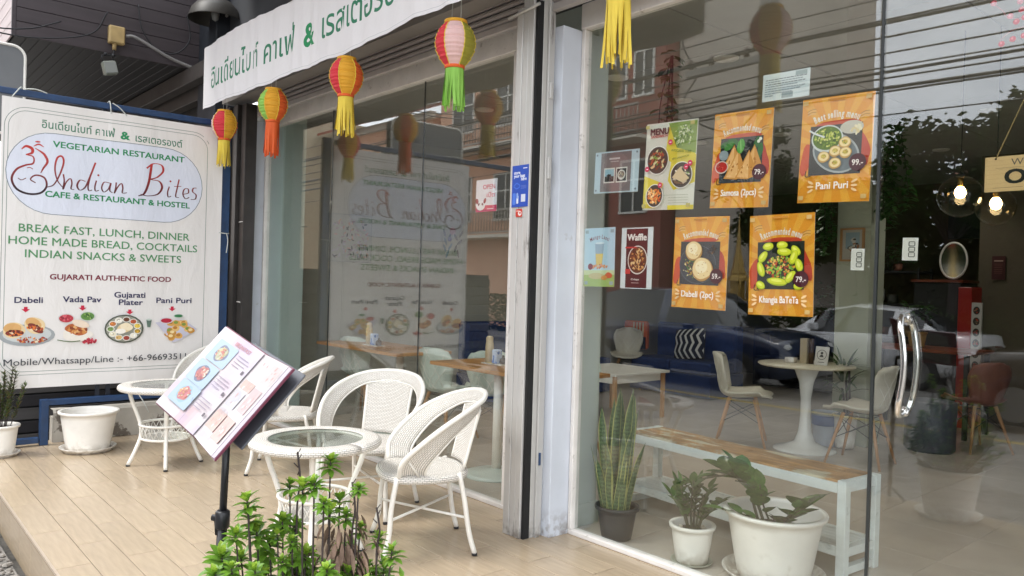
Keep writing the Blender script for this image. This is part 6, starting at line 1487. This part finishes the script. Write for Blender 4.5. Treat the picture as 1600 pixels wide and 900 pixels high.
pendant(-1.78, 1.92, 2.0, .125, 'clear glass globe pendant with a lit bulb, the left and larger of two'); pendant(-1.60, 1.96, 1.93, .108, 'clear glass globe pendant with a lit bulb, just under the wooden OPEN sign')

# ---- back of the room
DKW = mat('dark_shelf_metal', (0.015, 0.015, 0.016), .5); TERR = mat('orange_table_top', hx('7a3a1c'), .4, var=.2)
random.seed(52)
def vine(name, label, x, y, z0, z1, spread, n, m=None):
    t = thing(name, label, 'plant', (x, y, z1)); q, l = MB(), MB()
    for k in range(5):
        dx, dy = random.uniform(-spread, spread) * .5, random.uniform(-.08, .08); pts = smooth3([(x + dx * .3, y, z1), (x + dx, y + dy, (z0 + z1) / 2), (x + dx * 1.1, y + dy, z0 + random.uniform(0, .2))], 6); q.tube(pts, .004, 4)
        for p in pts:
            for j in range(n):
                a = random.random() * 6.28; leaf(l, p + Vector((random.uniform(-.03, .03), random.uniform(-.03, .03), random.uniform(-.03, .03))), (cos(a), sin(a), random.uniform(-.8, .3)), random.uniform(.05, .09), .045, .6, .2, nseg=3)
    q.build('stems', BARK, t); tag(l.build('foliage', m or LVINE, t), kind='stuff')
LVINE = leaf_mat('vine_leaf', (0.03, 0.09, 0.015), (0.06, 0.15, 0.03), .4, 20)
vine('hanging_vine', 'green trailing vine hanging beside the pale column', -3.60, 3.85, 1.75, 2.75, .16, 5); vine('hanging_vine', 'green trailing vine hanging just right of the pale column', -3.02, 3.9, 2.0, 2.95, .22, 7)
vine('hanging_vine', 'dark green trailing vine at the right behind the globe pendants', -1.55, 4.2, 1.9, 2.9, .25, 6)
vine('hanging_vine', 'small dark vine hanging from the ceiling near the inner column at the left', -3.05, .75, 2.2, 2.85, .05, 1)
sh = thing('shelf_unit', 'black metal shelf with plants and jars behind the door glass', 'shelf', (-4.1, 6.5, 0))
for z in (.5, .88, 1.27, 1.66): q = MB(); q.box(-4.45, -3.75, 6.35, 6.75, z, z + .025); q.build('shelf_board', DKW, sh)
for x in (-4.44, -3.77):
    for y in (6.36, 6.73): q = MB(); q.box(x, x + .025, y, y + .025, 0, 1.72); q.build('post', DKW, sh)
for k, (x, z, r, c) in enumerate(((-4.3, 1.69, .06, 'c9c4b4'), (-4.05, 1.69, .05, '8c5a48'), (-4.3, 1.30, .10, 'c3c6bb'), (-3.95, .91, .07, 'a8864c'), (-4.2, .91, .06, '7a4a30'), (-4.1, 1.30, .06, '4a4a44'))):
    q = MB(); q.lathe([(r * .8, 0), (r, r * .5), (r, r * 1.6), (r * .9, r * 1.7)], (x, 6.5, z - .003), n=16); o = q.build('jar', mat('jar_' + c, hx(c), .5)); tag(o, ('pale jar on the top of the black shelf', 'reddish jar on the top of the black shelf', 'pale green wide jar on the second shelf', 'ochre jar on the lower black shelf', 'brown jar on the lower black shelf', 'dark small jar on the second shelf')[k], 'jar')
def bushy(name, label, x, y, z, r, h, n, m, potc=None, pr=.09, ph=.16):
    t = thing(name, label, 'plant', (x, y, z))
    if potc: q = MB(); pot_mb(q, (x, y, z + .001), pr, pr * .78, ph, lip=.008, n=24); q.build('pot', mat('pot_' + potc, hx(potc), .5), t)
    q, l = MB(), MB(); zb = z + (ph if potc else 0)
    for k in range(n):
        a = random.random() * 6.28; e = random.uniform(0, 1); rr = r * sqrt(random.random()); p = Vector((x + rr * cos(a), y + rr * sin(a), zb + h * (.15 + .85 * e * (1 - .5 * (rr / r) ** 2))))
        if k % 5 == 0: q.tube([(x + .2 * rr * cos(a), y + .2 * rr * sin(a), zb - .03), p], .004, 4)
        b = random.random() * 6.28; leaf(l, p, (cos(b), sin(b), random.uniform(-.3, .8)), random.uniform(.06, .11), .04, .6, .25, nseg=3)
    q.build('stems', BARK, t); tag(l.build('foliage', m, t), kind='stuff'); return t
bushy('leafy_plant', 'bushy green plant on top of the black shelf', -4.15, 6.5, 1.69, .28, .35, 120, LVINE)
bushy('leafy_plant', 'leafy plant in an ochre pot on the red-brown table', -3.35, 5.35, .86, .16, .35, 90, LVINE, 'b08a4c')
bushy('leafy_plant', 'dark green plant against the back wall left of the column', -4.9, 6.9, .9, .4, .8, 200, LVINE)
ot = thing('counter_table', 'red-brown table behind the door handle at the back', 'table', (-3.3, 5.4, 0))
q = MB(); q.box(-3.85, -2.75, 5.1, 5.75, .83, .86, ch=.003); q.build('table_top', TERR, ot)
for x in (-3.80, -2.80):
    for y in (5.14, 5.70): q = MB(); q.box(x - .02, x + .02, y - .02, y + .02, 0, .83); q.build('leg', DKW, ot)
rs = thing('red_stand', 'tall bright red display stand with a white photo strip', 'stand', (-3.0, 5.9, 0))
q = MB(); q.box(-3.16, -3.03, 5.9, 6.2, 0.0, 1.50, ch=.004); q.build('body', mat('glossy_red', (0.42, 0.015, 0.012), .35), rs)
q = MB(); q.box(-3.025, -2.93, 5.9, 5.93, .60, 1.34); o_ = q.build('photo_strip', WHITEP, rs)
P = Print(); P.rect(0, 0, .093, .735, hx('d8d6d0'))
for k in range(6): P.ell(.047, .08 + k * .115, .032, .042, hx('3a3430'), n=20); P.blobs(.047, .08 + k * .115, .02, .025, 10, [hx('a87a5c'), hx('7a7060'), hx('c43c2c')], .008)
P.build('photos', PAPER, (-3.024, 5.899, .602), (1, 0, 0), (0, 0, 1), rs)
cb2 = MB(); cb2.box(-4.25, -3.45, RY - .03, RY - .002, 2.2, 2.95); o = cb2.build('chalkboard', mat('green_black_board', (0.008, 0.022, 0.014), .5)); tag(o, 'large dark green board high on the back wall behind the pendants', 'board')
q = MB(); q.box(-3.2, -2.4, 6.6, 6.75, 0, RZ); struct(q.build('partition', mat('taupe_wall', (0.13, 0.105, 0.07), .8, var=.05)))
q = MB(); q.box(-3.06, -2.93, 6.575, 6.598, 1.60, 1.86); o = q.build('maroon_poster', mat('maroon_print', (0.07, 0.012, 0.014), .5)); tag(o, 'small dark maroon poster on the taupe partition', 'poster')
P = Print(); P.rect(.02, .20, .11, .215, hx('b89a8a'))
for k in range(6): P.rect(.025, .17 - k * .02, .105, .174 - k * .02, hx('8c5a50'))
P.build('print', PAPER, (-3.06, 6.574, 1.60), (1, 0, 0), (0, 0, 1), o)
mr = thing('round_mirror', 'round white-rimmed mirror standing on the back counter', 'mirror', (-3.3, 6.3, 1.3))
q = MB(); q.tube([(-3.36 + .14 * cos(2 * pi * k / 30), 6.3, 1.80 + .20 * sin(2 * pi * k / 30)) for k in range(30)], .012, 6, closed=True); q.build('rim', WHITEP, mr)
q = MB(); q.lathe([(.135, -.002), (.135, .002)], M=Matrix.Translation((-3.36, 6.3, 1.80)) @ Matrix.Scale(1.42, 4, (0, 0, 1)) @ Matrix.Rotation(pi / 2, 4, 'X'), n=30, smooth=False); q.build('mirror_glass', mat('mirror_silver', (.5, .5, .5), .05, metal=1), mr)
ct = thing('counter', 'dark counter with shelves in front of the taupe partition', 'counter', (-3.4, 6.3, 0)); q = MB(); q.box(-3.70, -3.20, 6.1, 6.55, 0, 1.55, ch=.01); q.build('cabinet', DKW, ct); q = MB(); q.box(-3.72, -3.18, 6.08, 6.57, 1.552, 1.58); q.build('counter_top', TERR, ct)
bk = thing('bookcase', 'low dark bookcase against the back wall with a red tablet on it', 'shelf', (-5.4, 7.5, 0)); q = MB()
for z in (.02, .4, .8): q.box(-6.4, -4.5, 7.2, 7.6, z, z + .03)
q.box(-6.4, -6.37, 7.2, 7.6, 0, .83); q.box(-4.53, -4.5, 7.2, 7.6, 0, .83); q.box(-5.47, -5.44, 7.21, 7.59, .05, .8); q.box(-6.4, -4.5, 7.6, 7.62, 0, .83); q.build('carcass', DKW, bk)
o = MB(); o.box(-5.05, -4.88, 7.3, 7.32, .835, .95); o = o.build('tablet', mat('red_plastic', (.35, .03, .03), .4)); tag(o, 'small red tablet standing on the low bookcase', 'tablet')
# ================================================================== STREET BEHIND THE VIEWER (seen mirrored in the glass)
def facade(t, x0, x1, yf, z0, z1, m, depth=8):
    q = MB(); q.box(x0, x1, yf - depth, yf, z0, z1); return q.build('wall', m, t)
WINF = mat('white_window_frame', hx('d8d4cc'), .5); WING = mat('dark_window_pane', (0.03, 0.035, 0.04), .1)
def window(t, xc, zc, w, h, yf):
    q = MB(); e = .07
    q.box(xc - w / 2 - e, xc + w / 2 + e, yf, yf + .06, zc + h / 2, zc + h / 2 + e); q.box(xc - w / 2 - e, xc + w / 2 + e, yf, yf + .10, zc - h / 2 - e, zc - h / 2)
    q.box(xc - w / 2 - e, xc - w / 2, yf, yf + .06, zc - h / 2, zc + h / 2); q.box(xc + w / 2, xc + w / 2 + e, yf, yf + .06, zc - h / 2, zc + h / 2)
    q.box(xc - .03, xc + .03, yf + .005, yf + .05, zc - h / 2, zc + h / 2); q.box(xc - w / 2, xc + w / 2, yf + .007, yf + .045, zc + h * .12, zc + h * .12 + .05); f = q.build('window', WINF, t)
    q = MB(); q.box(xc - w / 2, xc + w / 2, yf + .002, yf + .02, zc - h / 2, zc + h / 2)
    q.build('pane', WING, f)
def balcony(t, x0, x1, z, yf, m, rail):
    q = MB(); q.box(x0, x1, yf, yf + .9, z - .12, z); q.build('balcony_slab', m, t)
    q = MB(); q.box(x0, x1, yf + .84, yf + .90, z + .85, z + .93); q.box(x0, x1, yf + .84, yf + .90, z + .05, z + .11); x = x0 + .05
    while x < x1: q.tube([(x, yf + .87, z + .11), (x, yf + .87, z + .85)], .022, 5); x += .17
    q.build('balcony_railing', rail, t)
ORW = mat('orange_render', hx('d6a488'), .85, var=.08, vscale=.8); RDW = mat('red_render', hx('8f4a42'), .85, var=.1, vscale=.8); BGW = mat('beige_render', hx('b9b0a4'), .9, var=.07, vscale=.35, col2=hx('a39a90'), c2lo=.55, c2hi=.7, c2scale=.3)
CRM = mat('cream_trim', hx('d8cfc0'), .8)
def facing(name, label, x0, x1, yf, z1, m, wins, bals, roof=None, cat='building', depth=8):
    t = thing(name, label, cat, ((x0 + x1) / 2, yf, PZ)); facade(t, x0, x1, yf, PZ, z1, m, depth)
    for w_ in wins: window(t, *w_, yf)
    for b in bals: balcony(t, *b, yf, CRM, mat('balcony_iron', hx('9a948c'), .5))
    q = MB(); q.box(x0 - .15, x1 + .15, yf - .05, yf + .25, z1 - .25, z1 + .05); q.build('cornice', CRM, t)
    if roof:
        q = MB(); q.add([(x0 - .3, yf + 1.0, z1 + .06), (x1 + .3, yf + 1.0, z1 + .06), (x1 + .3, yf - depth / 2, z1 + 1.8), (x0 - .3, yf - depth / 2, z1 + 1.8), (x0 - .3, yf + 1.0, z1 - .06), (x1 + .3, yf + 1.0, z1 - .06)], [(0, 1, 2, 3), (4, 5, 1, 0)]); q.build('roof', roof, t)
    return t
YB = -16.0; ROOF = mat('red_roof_tile', hx('8c4436'), .7, var=.2, vscale=3)
facing('shophouse', 'orange-pink shophouse with railed balconies across the street, mirrored in the left window', -27.0, -20.3, YB, 11.0, ORW, [(-25.4, 8.3, 1.3, 1.7), (-22.6, 8.3, 1.3, 1.7), (-25.4, 4.7, 1.3, 1.7), (-22.6, 4.7, 1.3, 1.7)], [(-26.6, -20.6, 6.6), (-26.6, -20.6, 3.2)])
facing('shophouse', 'second orange shophouse with white frames farther left across the street', -36.0, -27.6, YB, 8.6, ORW, [(-34, 6.7, 1.4, 1.6), (-31, 6.7, 1.4, 1.6), (-28.8, 6.7, 1.0, 1.6)], [(-35.6, -28.0, 5.2)], ROOF)
facing('shophouse', 'red-brown townhouse with tall white windows across the street', -19.6, -15.2, YB, 10.6, RDW, [(-18.6, 8.6, .9, 2.2), (-17.2, 8.6, .9, 2.2), (-16.0, 8.6, .7, 2.2), (-18.2, 4.6, 1.2, 1.6), (-16.3, 4.6, 1.0, 1.6)], [(-19.3, -15.5, 6.1)])
bb = facing('tall_block', 'tall plain beige blank-walled building across the street, mirrored above the posters', -15.1, -9.75, YB - .6, 19.0, BGW, [], [], depth=1.6)
q = MB(); q.box(-9.75, -9.2, YB - 1.6, YB - .6, 9.9, 10.6); q.build('ledge', CRM, bb)
# hedge and far bushes
random.seed(81)
facing('shophouse', 'long cream shophouse row added far down the street at the left to block mirrored sky', -75.0, -36.6, YB + 2, 9.5, mat('cream_render', hx('b3a890'), .85, var=.1), [(-70 + 4 * k, 6.5, 1.5, 1.7) for k in range(9)], [(-72, -38, 4.6)])  # added row, covers the bright strip of sky reflected in the left window
facing('low_house', 'low pale house half hidden behind the trees at the far right across the street', -8.6, 12.0, YB - 5, 4.4, mat('grey_green_render', hx('4c5044'), .85, var=.1), [(-6 + 3 * k, 2.6, 1.3, 1.3) for k in range(6)], [], ROOF)
def leafmass(name, label, boxes, n, m, size, cat=None, kind='stuff'):
    l = MB()
    for _ in range(n):
        b = random.choice(boxes); p = Vector((random.uniform(b[0], b[1]), random.uniform(b[2], b[3]), random.uniform(b[4], b[5])))
        a = random.random() * 6.28; d_ = Vector((cos(a), sin(a), random.uniform(-.6, .8))).normalized(); e_ = d_.orthogonal().normalized(); s_ = size * random.uniform(.35, .65); l.add([p - d_ * s_, p + e_ * s_ * .6, p + d_ * s_, p - e_ * s_ * .6], [(0, 1, 2, 3)], 0)
    o = l.build(name, m); tag(o, label, cat, kind=kind); return o
LTREE = leaf_mat('tree_leaf', (0.05, 0.085, 0.025), (0.025, 0.045, 0.015), .85, 1.5, .2, .1)
leafmass('hedge', 'clipped green hedge along the far pavement behind the dark car', [(-20, -3, -13.4, -12.7, PZ + .1, 1.05)], 9000, LTREE, .14, 'hedge')
def tree(label, x, y, h, R, nb, n, lean=0):
    t = thing('street_tree', label, 'tree', (x, y, PZ)); q = MB(); q.tube(smooth3([(x, y, PZ), (x + .1, y, h * .3), (x + lean * .5, y + .1, h * .55)], 4), [.13, .125, .12, .115, .11, .105, .10, .09, .08], 8); l = MB()
    top = Vector((x + lean * .5, y + .1, h * .55))
    for k in range(nb):
        a = k * 2.4 + random.uniform(-.4, .4); e = random.uniform(.0, 1.0); tip = Vector((x + lean + R * cos(a) * (1 - .4 * e), y + R * .8 * sin(a) * (1 - .4 * e), h * (.58 + .36 * e))); st = top.lerp(Vector((x, y, h * .35)), random.random() * .5)
        q.tube(smooth3([st, st.lerp(tip, .5) + Vector((0, 0, .2)), tip], 4), [.035, .032, .03, .027, .024, .02, .017, .014, .01], 6)
        for j in range(n):
            p = tip + Vector((random.gauss(0, .34), random.gauss(0, .34), random.gauss(0, .26))) * R * .46; b = random.random() * 6.28
            d_ = Vector((cos(b), sin(b), random.uniform(-.6, .5))).normalized(); e_ = d_.orthogonal().normalized(); s_ = random.uniform(.06, .12); l.add([p - d_ * s_, p + e_ * s_ * .55, p + d_ * s_, p - e_ * s_ * .55], [(0, 1, 2, 3)], 0)
    q.build('trunk', BARK, t); tag(l.build('crown', LTREE, t), kind='stuff')
leafmass('tree_belt', 'dense dark mass of garden trees behind the street trees at the far right', [(-9.3, 10, -18.5, -16.5, .3, 3.6), (-9.3, 10, -18.5, -16.5, .3, 2.5)], 42000, LTREE, .26, 'trees')
tree('tall dark street tree mirrored at the right behind the wooden OPEN sign', -4.3, -14.6, 5.5, 1.5, 44, 420)
tree('street tree of middle height left of the tall dark one, mirrored in the door', -6.6, -15.2, 5.3, 1.5, 30, 200)
tree('low dark street tree right of the beige block', -8.4, -14.8, 4.0, 1.2, 34, 380)
tree('thin-crowned tree beside the concrete pole in front of the beige block', -11.4, -15.0, 6.4, .9, 16, 120)
tree('spreading street tree at the far right across the street', -1.2, -15.0, 6.3, 1.9, 44, 420)
tree('bushy street tree below the beige block wall', -10.3, -15.3, 4.3, 1.3, 34, 380)
gd = thing('spirit_house', 'small golden spirit house with a tiered spire, mirrored between the two lower orange posters', 'shrine', (-9.95, -12.2, PZ + .12))
GOLD = mat('old_gold_paint', (0.42, 0.27, 0.07), .4, metal=.4, var=.2, vscale=12)
q = MB(); q.lathe([(.16, 0), (.16, .06), (.08, .12), (.07, 1.15), (.16, 1.24), (.16, 1.30)], (-9.95, -12.2, PZ + .12), n=16); q.build('pedestal', CRM, gd)
q = MB()
for sx in (-1, 1):
    for sy in (-1, 1): q.tube([(-9.95 + sx * .16, -12.2 + sy * .14, 1.17), (-9.95 + sx * .16, -12.2 + sy * .14, 1.62)], .022, 6)
q.box(-10.21, -9.69, -12.44, -11.96, 1.165, 1.20); q.box(-10.07, -9.83, -12.32, -12.08, 1.20, 1.60); q.build('shrine_body', GOLD, gd)
q = MB(); q.lathe([(.30, 1.60), (.27, 1.68), (.20, 1.74), (.21, 1.78), (.15, 1.92), (.15, 1.98), (.09, 2.2), (.07, 2.3), (.035, 2.7), (.0, 3.15)], (-9.95, -12.2, 0), n=4, smooth=False); q.build('tiered_roof', GOLD, gd)
for sx in (-1, 1): q = MB(); q.tube(smooth3([(-9.95 + sx * .24, -12.1, 1.62), (-9.95 + sx * .30, -12.1, 1.70), (-9.95 + sx * .29, -12.1, 1.80)], 4), [.018 - .0015 * k for k in range(9)], 6); q.build('roof_finial', GOLD, gd)
# pole, arm, wires
CONC = mat('concrete_pole', hx('8f8c86'), .9, var=.1); YP_ = -10.2
up = thing('utility_pole', 'square concrete utility pole with a cross arm, mirrored above the posters', 'pole', (-8.15, YP_, PZ))
q = MB(); q.box(-8.28, -8.02, YP_ - .13, YP_ + .13, PZ, 7.3, ch=.02); q.build('post', CONC, up)
q = MB(); q.box(-9.9, -8.0, YP_ + .131, YP_ + .22, 5.75, 5.88); q.build('cross_arm', CONC, up)
q = MB()
for x in (-9.8, -9.3, -8.5): q.lathe([(.03, 0), (.07, .05), (.03, .10), (.07, .15), (.02, .22)], (x, YP_ + .17, 5.88), n=10)
q.build('insulators', mat('brown_insulator', (.08, .05, .04), .3), up)
q = MB(); q.tube(smooth3([(-9.6, YP_ + .2, 5.75), (-9.9, YP_ + .25, 5.2), (-9.4, YP_ + .3, 4.7), (-8.7, YP_ + .2, 4.5), (-8.15, YP_ + .18, 4.9)], 6), .02, 5); q.tube(smooth3([(-9.7, YP_ + .1, 5.9), (-10.1, YP_, 6.4), (-10.3, YP_ - .1, 7.0)], 5), .018, 5); q.build('loose_wire', BLACKM, up)
for k, (z, r) in enumerate(((6.30, .012), (5.93, .018), (5.88, .03), (5.62, .018), (5.35, .016), (5.12, .014), (5.02, .026), (4.92, .016), (4.76, .030), (4.68, .018), (7.05, .014), (4.3, .012))):
    q = MB(); pts = [(x, YP_ + .2 + .02 * k, z + .10 - .2 * (1 - ((x + 8.15) % 40 / 20 - 1) ** 2) * (1 + .15 * (k % 3))) for x in [(-68.15 + i * 2.5) for i in range(45)]]
    q.tube(pts, r, 4); o = q.build('overhead_wire', BLACKM); o['group'] = 'overhead wires across the street'
    rank = ('second', 'third', 'fourth', 'fifth', 'sixth', 'seventh', 'eighth', 'ninth', 'tenth', 'eleventh', 'top', 'lowest')[k]
    tag(o, rank + ' overhead wire, counted from the top, mirrored across the glass' if k < 10 else rank + ' of the overhead wires mirrored across the glass', 'wire')

# cars
def car(name, label, xc, yc, L, kind, paint, flip=1):
    t = thing(name, label, 'car', (xc, yc, PZ)); q = MB()
    if kind == 'suv': S_ = [(-.50, .42, .80, .84, .84, .55), (-.485, .32, .98, 1.0, 1.05, .80), (-.44, .28, 1.02, 1.05, 1.50, .62), (-.30, .27, 1.03, 1.04, 1.63, .60), (-.05, .27, 1.00, 1.02, 1.66, .60), (.10, .27, .98, 1.0, 1.58, .58), (.24, .27, .98, 1.0, 1.04, .74), (.38, .28, .90, .92, .98, .76), (.47, .30, .78, .80, .86, .70), (.50, .42, .62, .64, .70, .50)]
    else: S_ = [(-.50, .40, .70, .74, .80, .55), (-.48, .28, .88, .92, .98, .74), (-.38, .24, .92, .94, 1.02, .72), (-.24, .24, .92, .94, 1.38, .55), (-.02, .24, .90, .92, 1.45, .56), (.12, .24, .88, .90, 1.34, .54), (.24, .24, .88, .90, .95, .70), (.40, .26, .78, .80, .86, .70), (.48, .28, .66, .68, .72, .62), (.50, .40, .54, .56, .60, .45)]
    W_ = .92; rows = []
    for (fx, zb, z1, zb2, zt, wt) in S_:
        end = abs(fx) > .475; w = W_ * (.82 if abs(fx) > .49 else (.94 if end else 1))
        rows.append([(0, zb), (w * .85, zb), (w * .97, zb + .12), (w, (zb + z1) / 2), (w * .97, z1), (w * .95, zb2), (wt + .04 if zt > 1.2 else wt * 1.05, zt - .05 if zt > 1.2 else zt - .02), (wt * .8, zt), (0, zt + (.02 if zt > 1.2 else .01))])
    R_ = []
    for i in range(len(rows) - 1):
        for s_ in range(4):
            a = s_ / 4; a = a * a * (3 - 2 * a) if False else a; R_.append((S_[i][0] + (S_[i + 1][0] - S_[i][0]) * a, [(rows[i][k][0] * (1 - a) + rows[i + 1][k][0] * a, rows[i][k][1] * (1 - a) + rows[i + 1][k][1] * a) for k in range(9)]))
    R_.append((S_[-1][0], rows[-1])); glassF = []
    for sy in (1, -1):
        v = [(xc + flip * fx * L, yc + sy * y, PZ + z) for fx, r in R_ for (y, z) in r]; f = []; g = []
        for i in range(len(R_) - 1):
            fx = (R_[i][0] + R_[i + 1][0]) / 2
            for k in range(8):
                fc = (i * 9 + k, i * 9 + k + 1, (i + 1) * 9 + k + 1, (i + 1) * 9 + k); zt_ = max(R_[i][1][8][1], R_[i + 1][1][8][1])
                cabin = R_[i][1][6][1] > 1.12 and R_[i + 1][1][6][1] > 1.12
                rake = (R_[i][1][8][1] > 1.08 or R_[i + 1][1][8][1] > 1.08) and abs(R_[i][1][8][1] - R_[i + 1][1][8][1]) > .06
                pil = abs(fx + .02) < .012 or abs(fx + .22) < .012
                (g if ((k == 5 and cabin and not pil) or (k >= 6 and rake)) else f).append(fc)
        q.add(v, f, 0, True); glassF.append((v, g))
    q.build('body', paint, t)
    q = MB()
    for v, g in glassF: q.add(v, g, 0, True)
    q.build('windows', mat('car_glass', (0.01, 0.012, 0.015), .05, spec=.8), t)
    rb, rim = mat('tyre_rubber', (.015, .015, .016), .85), mat('alloy_rim', (.35, .35, .36), .3, metal=.8); rw = .35 if kind == 'suv' else .32
    for fx in (-.31, .31):
        for sy in (-1, 1):
            Mw = Matrix.Translation((xc + flip * fx * L, yc + sy * .84, PZ + rw)) @ Matrix.Rotation(-sy * pi / 2, 4, 'X'); q = MB(); q.lathe([(rw * .62, -.10), (rw * .95, -.11), (rw, -.06), (rw, .07), (rw * .95, .11), (rw * .64, .115), (rw * .62, .09)], M=Mw, n=28); w_ = q.build('wheel', rb, t)
            q = MB(); q.lathe([(rw * .62, .10), (rw * .58, .085), (rw * .12, .075), (0.0, .095)], M=Mw, n=24)
            q.build('rim', rim, w_)
    lm = mat('car_lamp', (.6, .6, .58), .1)
    for sy in (-1, 1):
        q = MB(); q.lathe([(.0, .02), (.08, .01), (.13, -.02), (.12, -.05)], M=Matrix.Translation((xc + flip * L * .480, yc + sy * .66, PZ + (.76 if kind == 'suv' else .62))) @ Matrix.Rotation(flip * pi / 2, 4, 'Y') @ Matrix.Scale(.6, 4, (1, 0, 0)), n=16); q.build('headlight', lm, t)
        q = MB(); q.box(xc - flip * L * .485, xc - flip * L * .47, yc + sy * .70 - .12, yc + sy * .70 + .12, PZ + .75, PZ + .88, ch=.01); q.build('tail_light', mat('tail_lamp', (.3, .01, .01), .2), t)
        q = MB(); q.box(xc + flip * L * .10, xc + flip * L * .14, yc + sy * .95, yc + sy * 1.06, PZ + .95, PZ + 1.07, ch=.015); q.build('mirror', paint, t)
    return t
car('parked_car', 'dark navy blue SUV parked across the street, mirrored under the orange posters', -8.35, -8.5, 4.5, 'suv', mat('navy_car_paint', (0.012, 0.022, 0.06), .25, coat=1.0))
car('parked_car', 'white saloon car beyond the hedge, only its roof mirrored behind the door', -6.9, -11.9, 4.4, 'sedan', mat('white_car_paint', (.82, .82, .82), .25, coat=1.0), -1)
car('parked_car', 'dark bronze car at the far right, its headlamp mirrored by the door edge', -1.75, -8.6, 4.4, 'suv', mat('bronze_car_paint', (.05, .038, .03), .25, coat=1.0), -1)
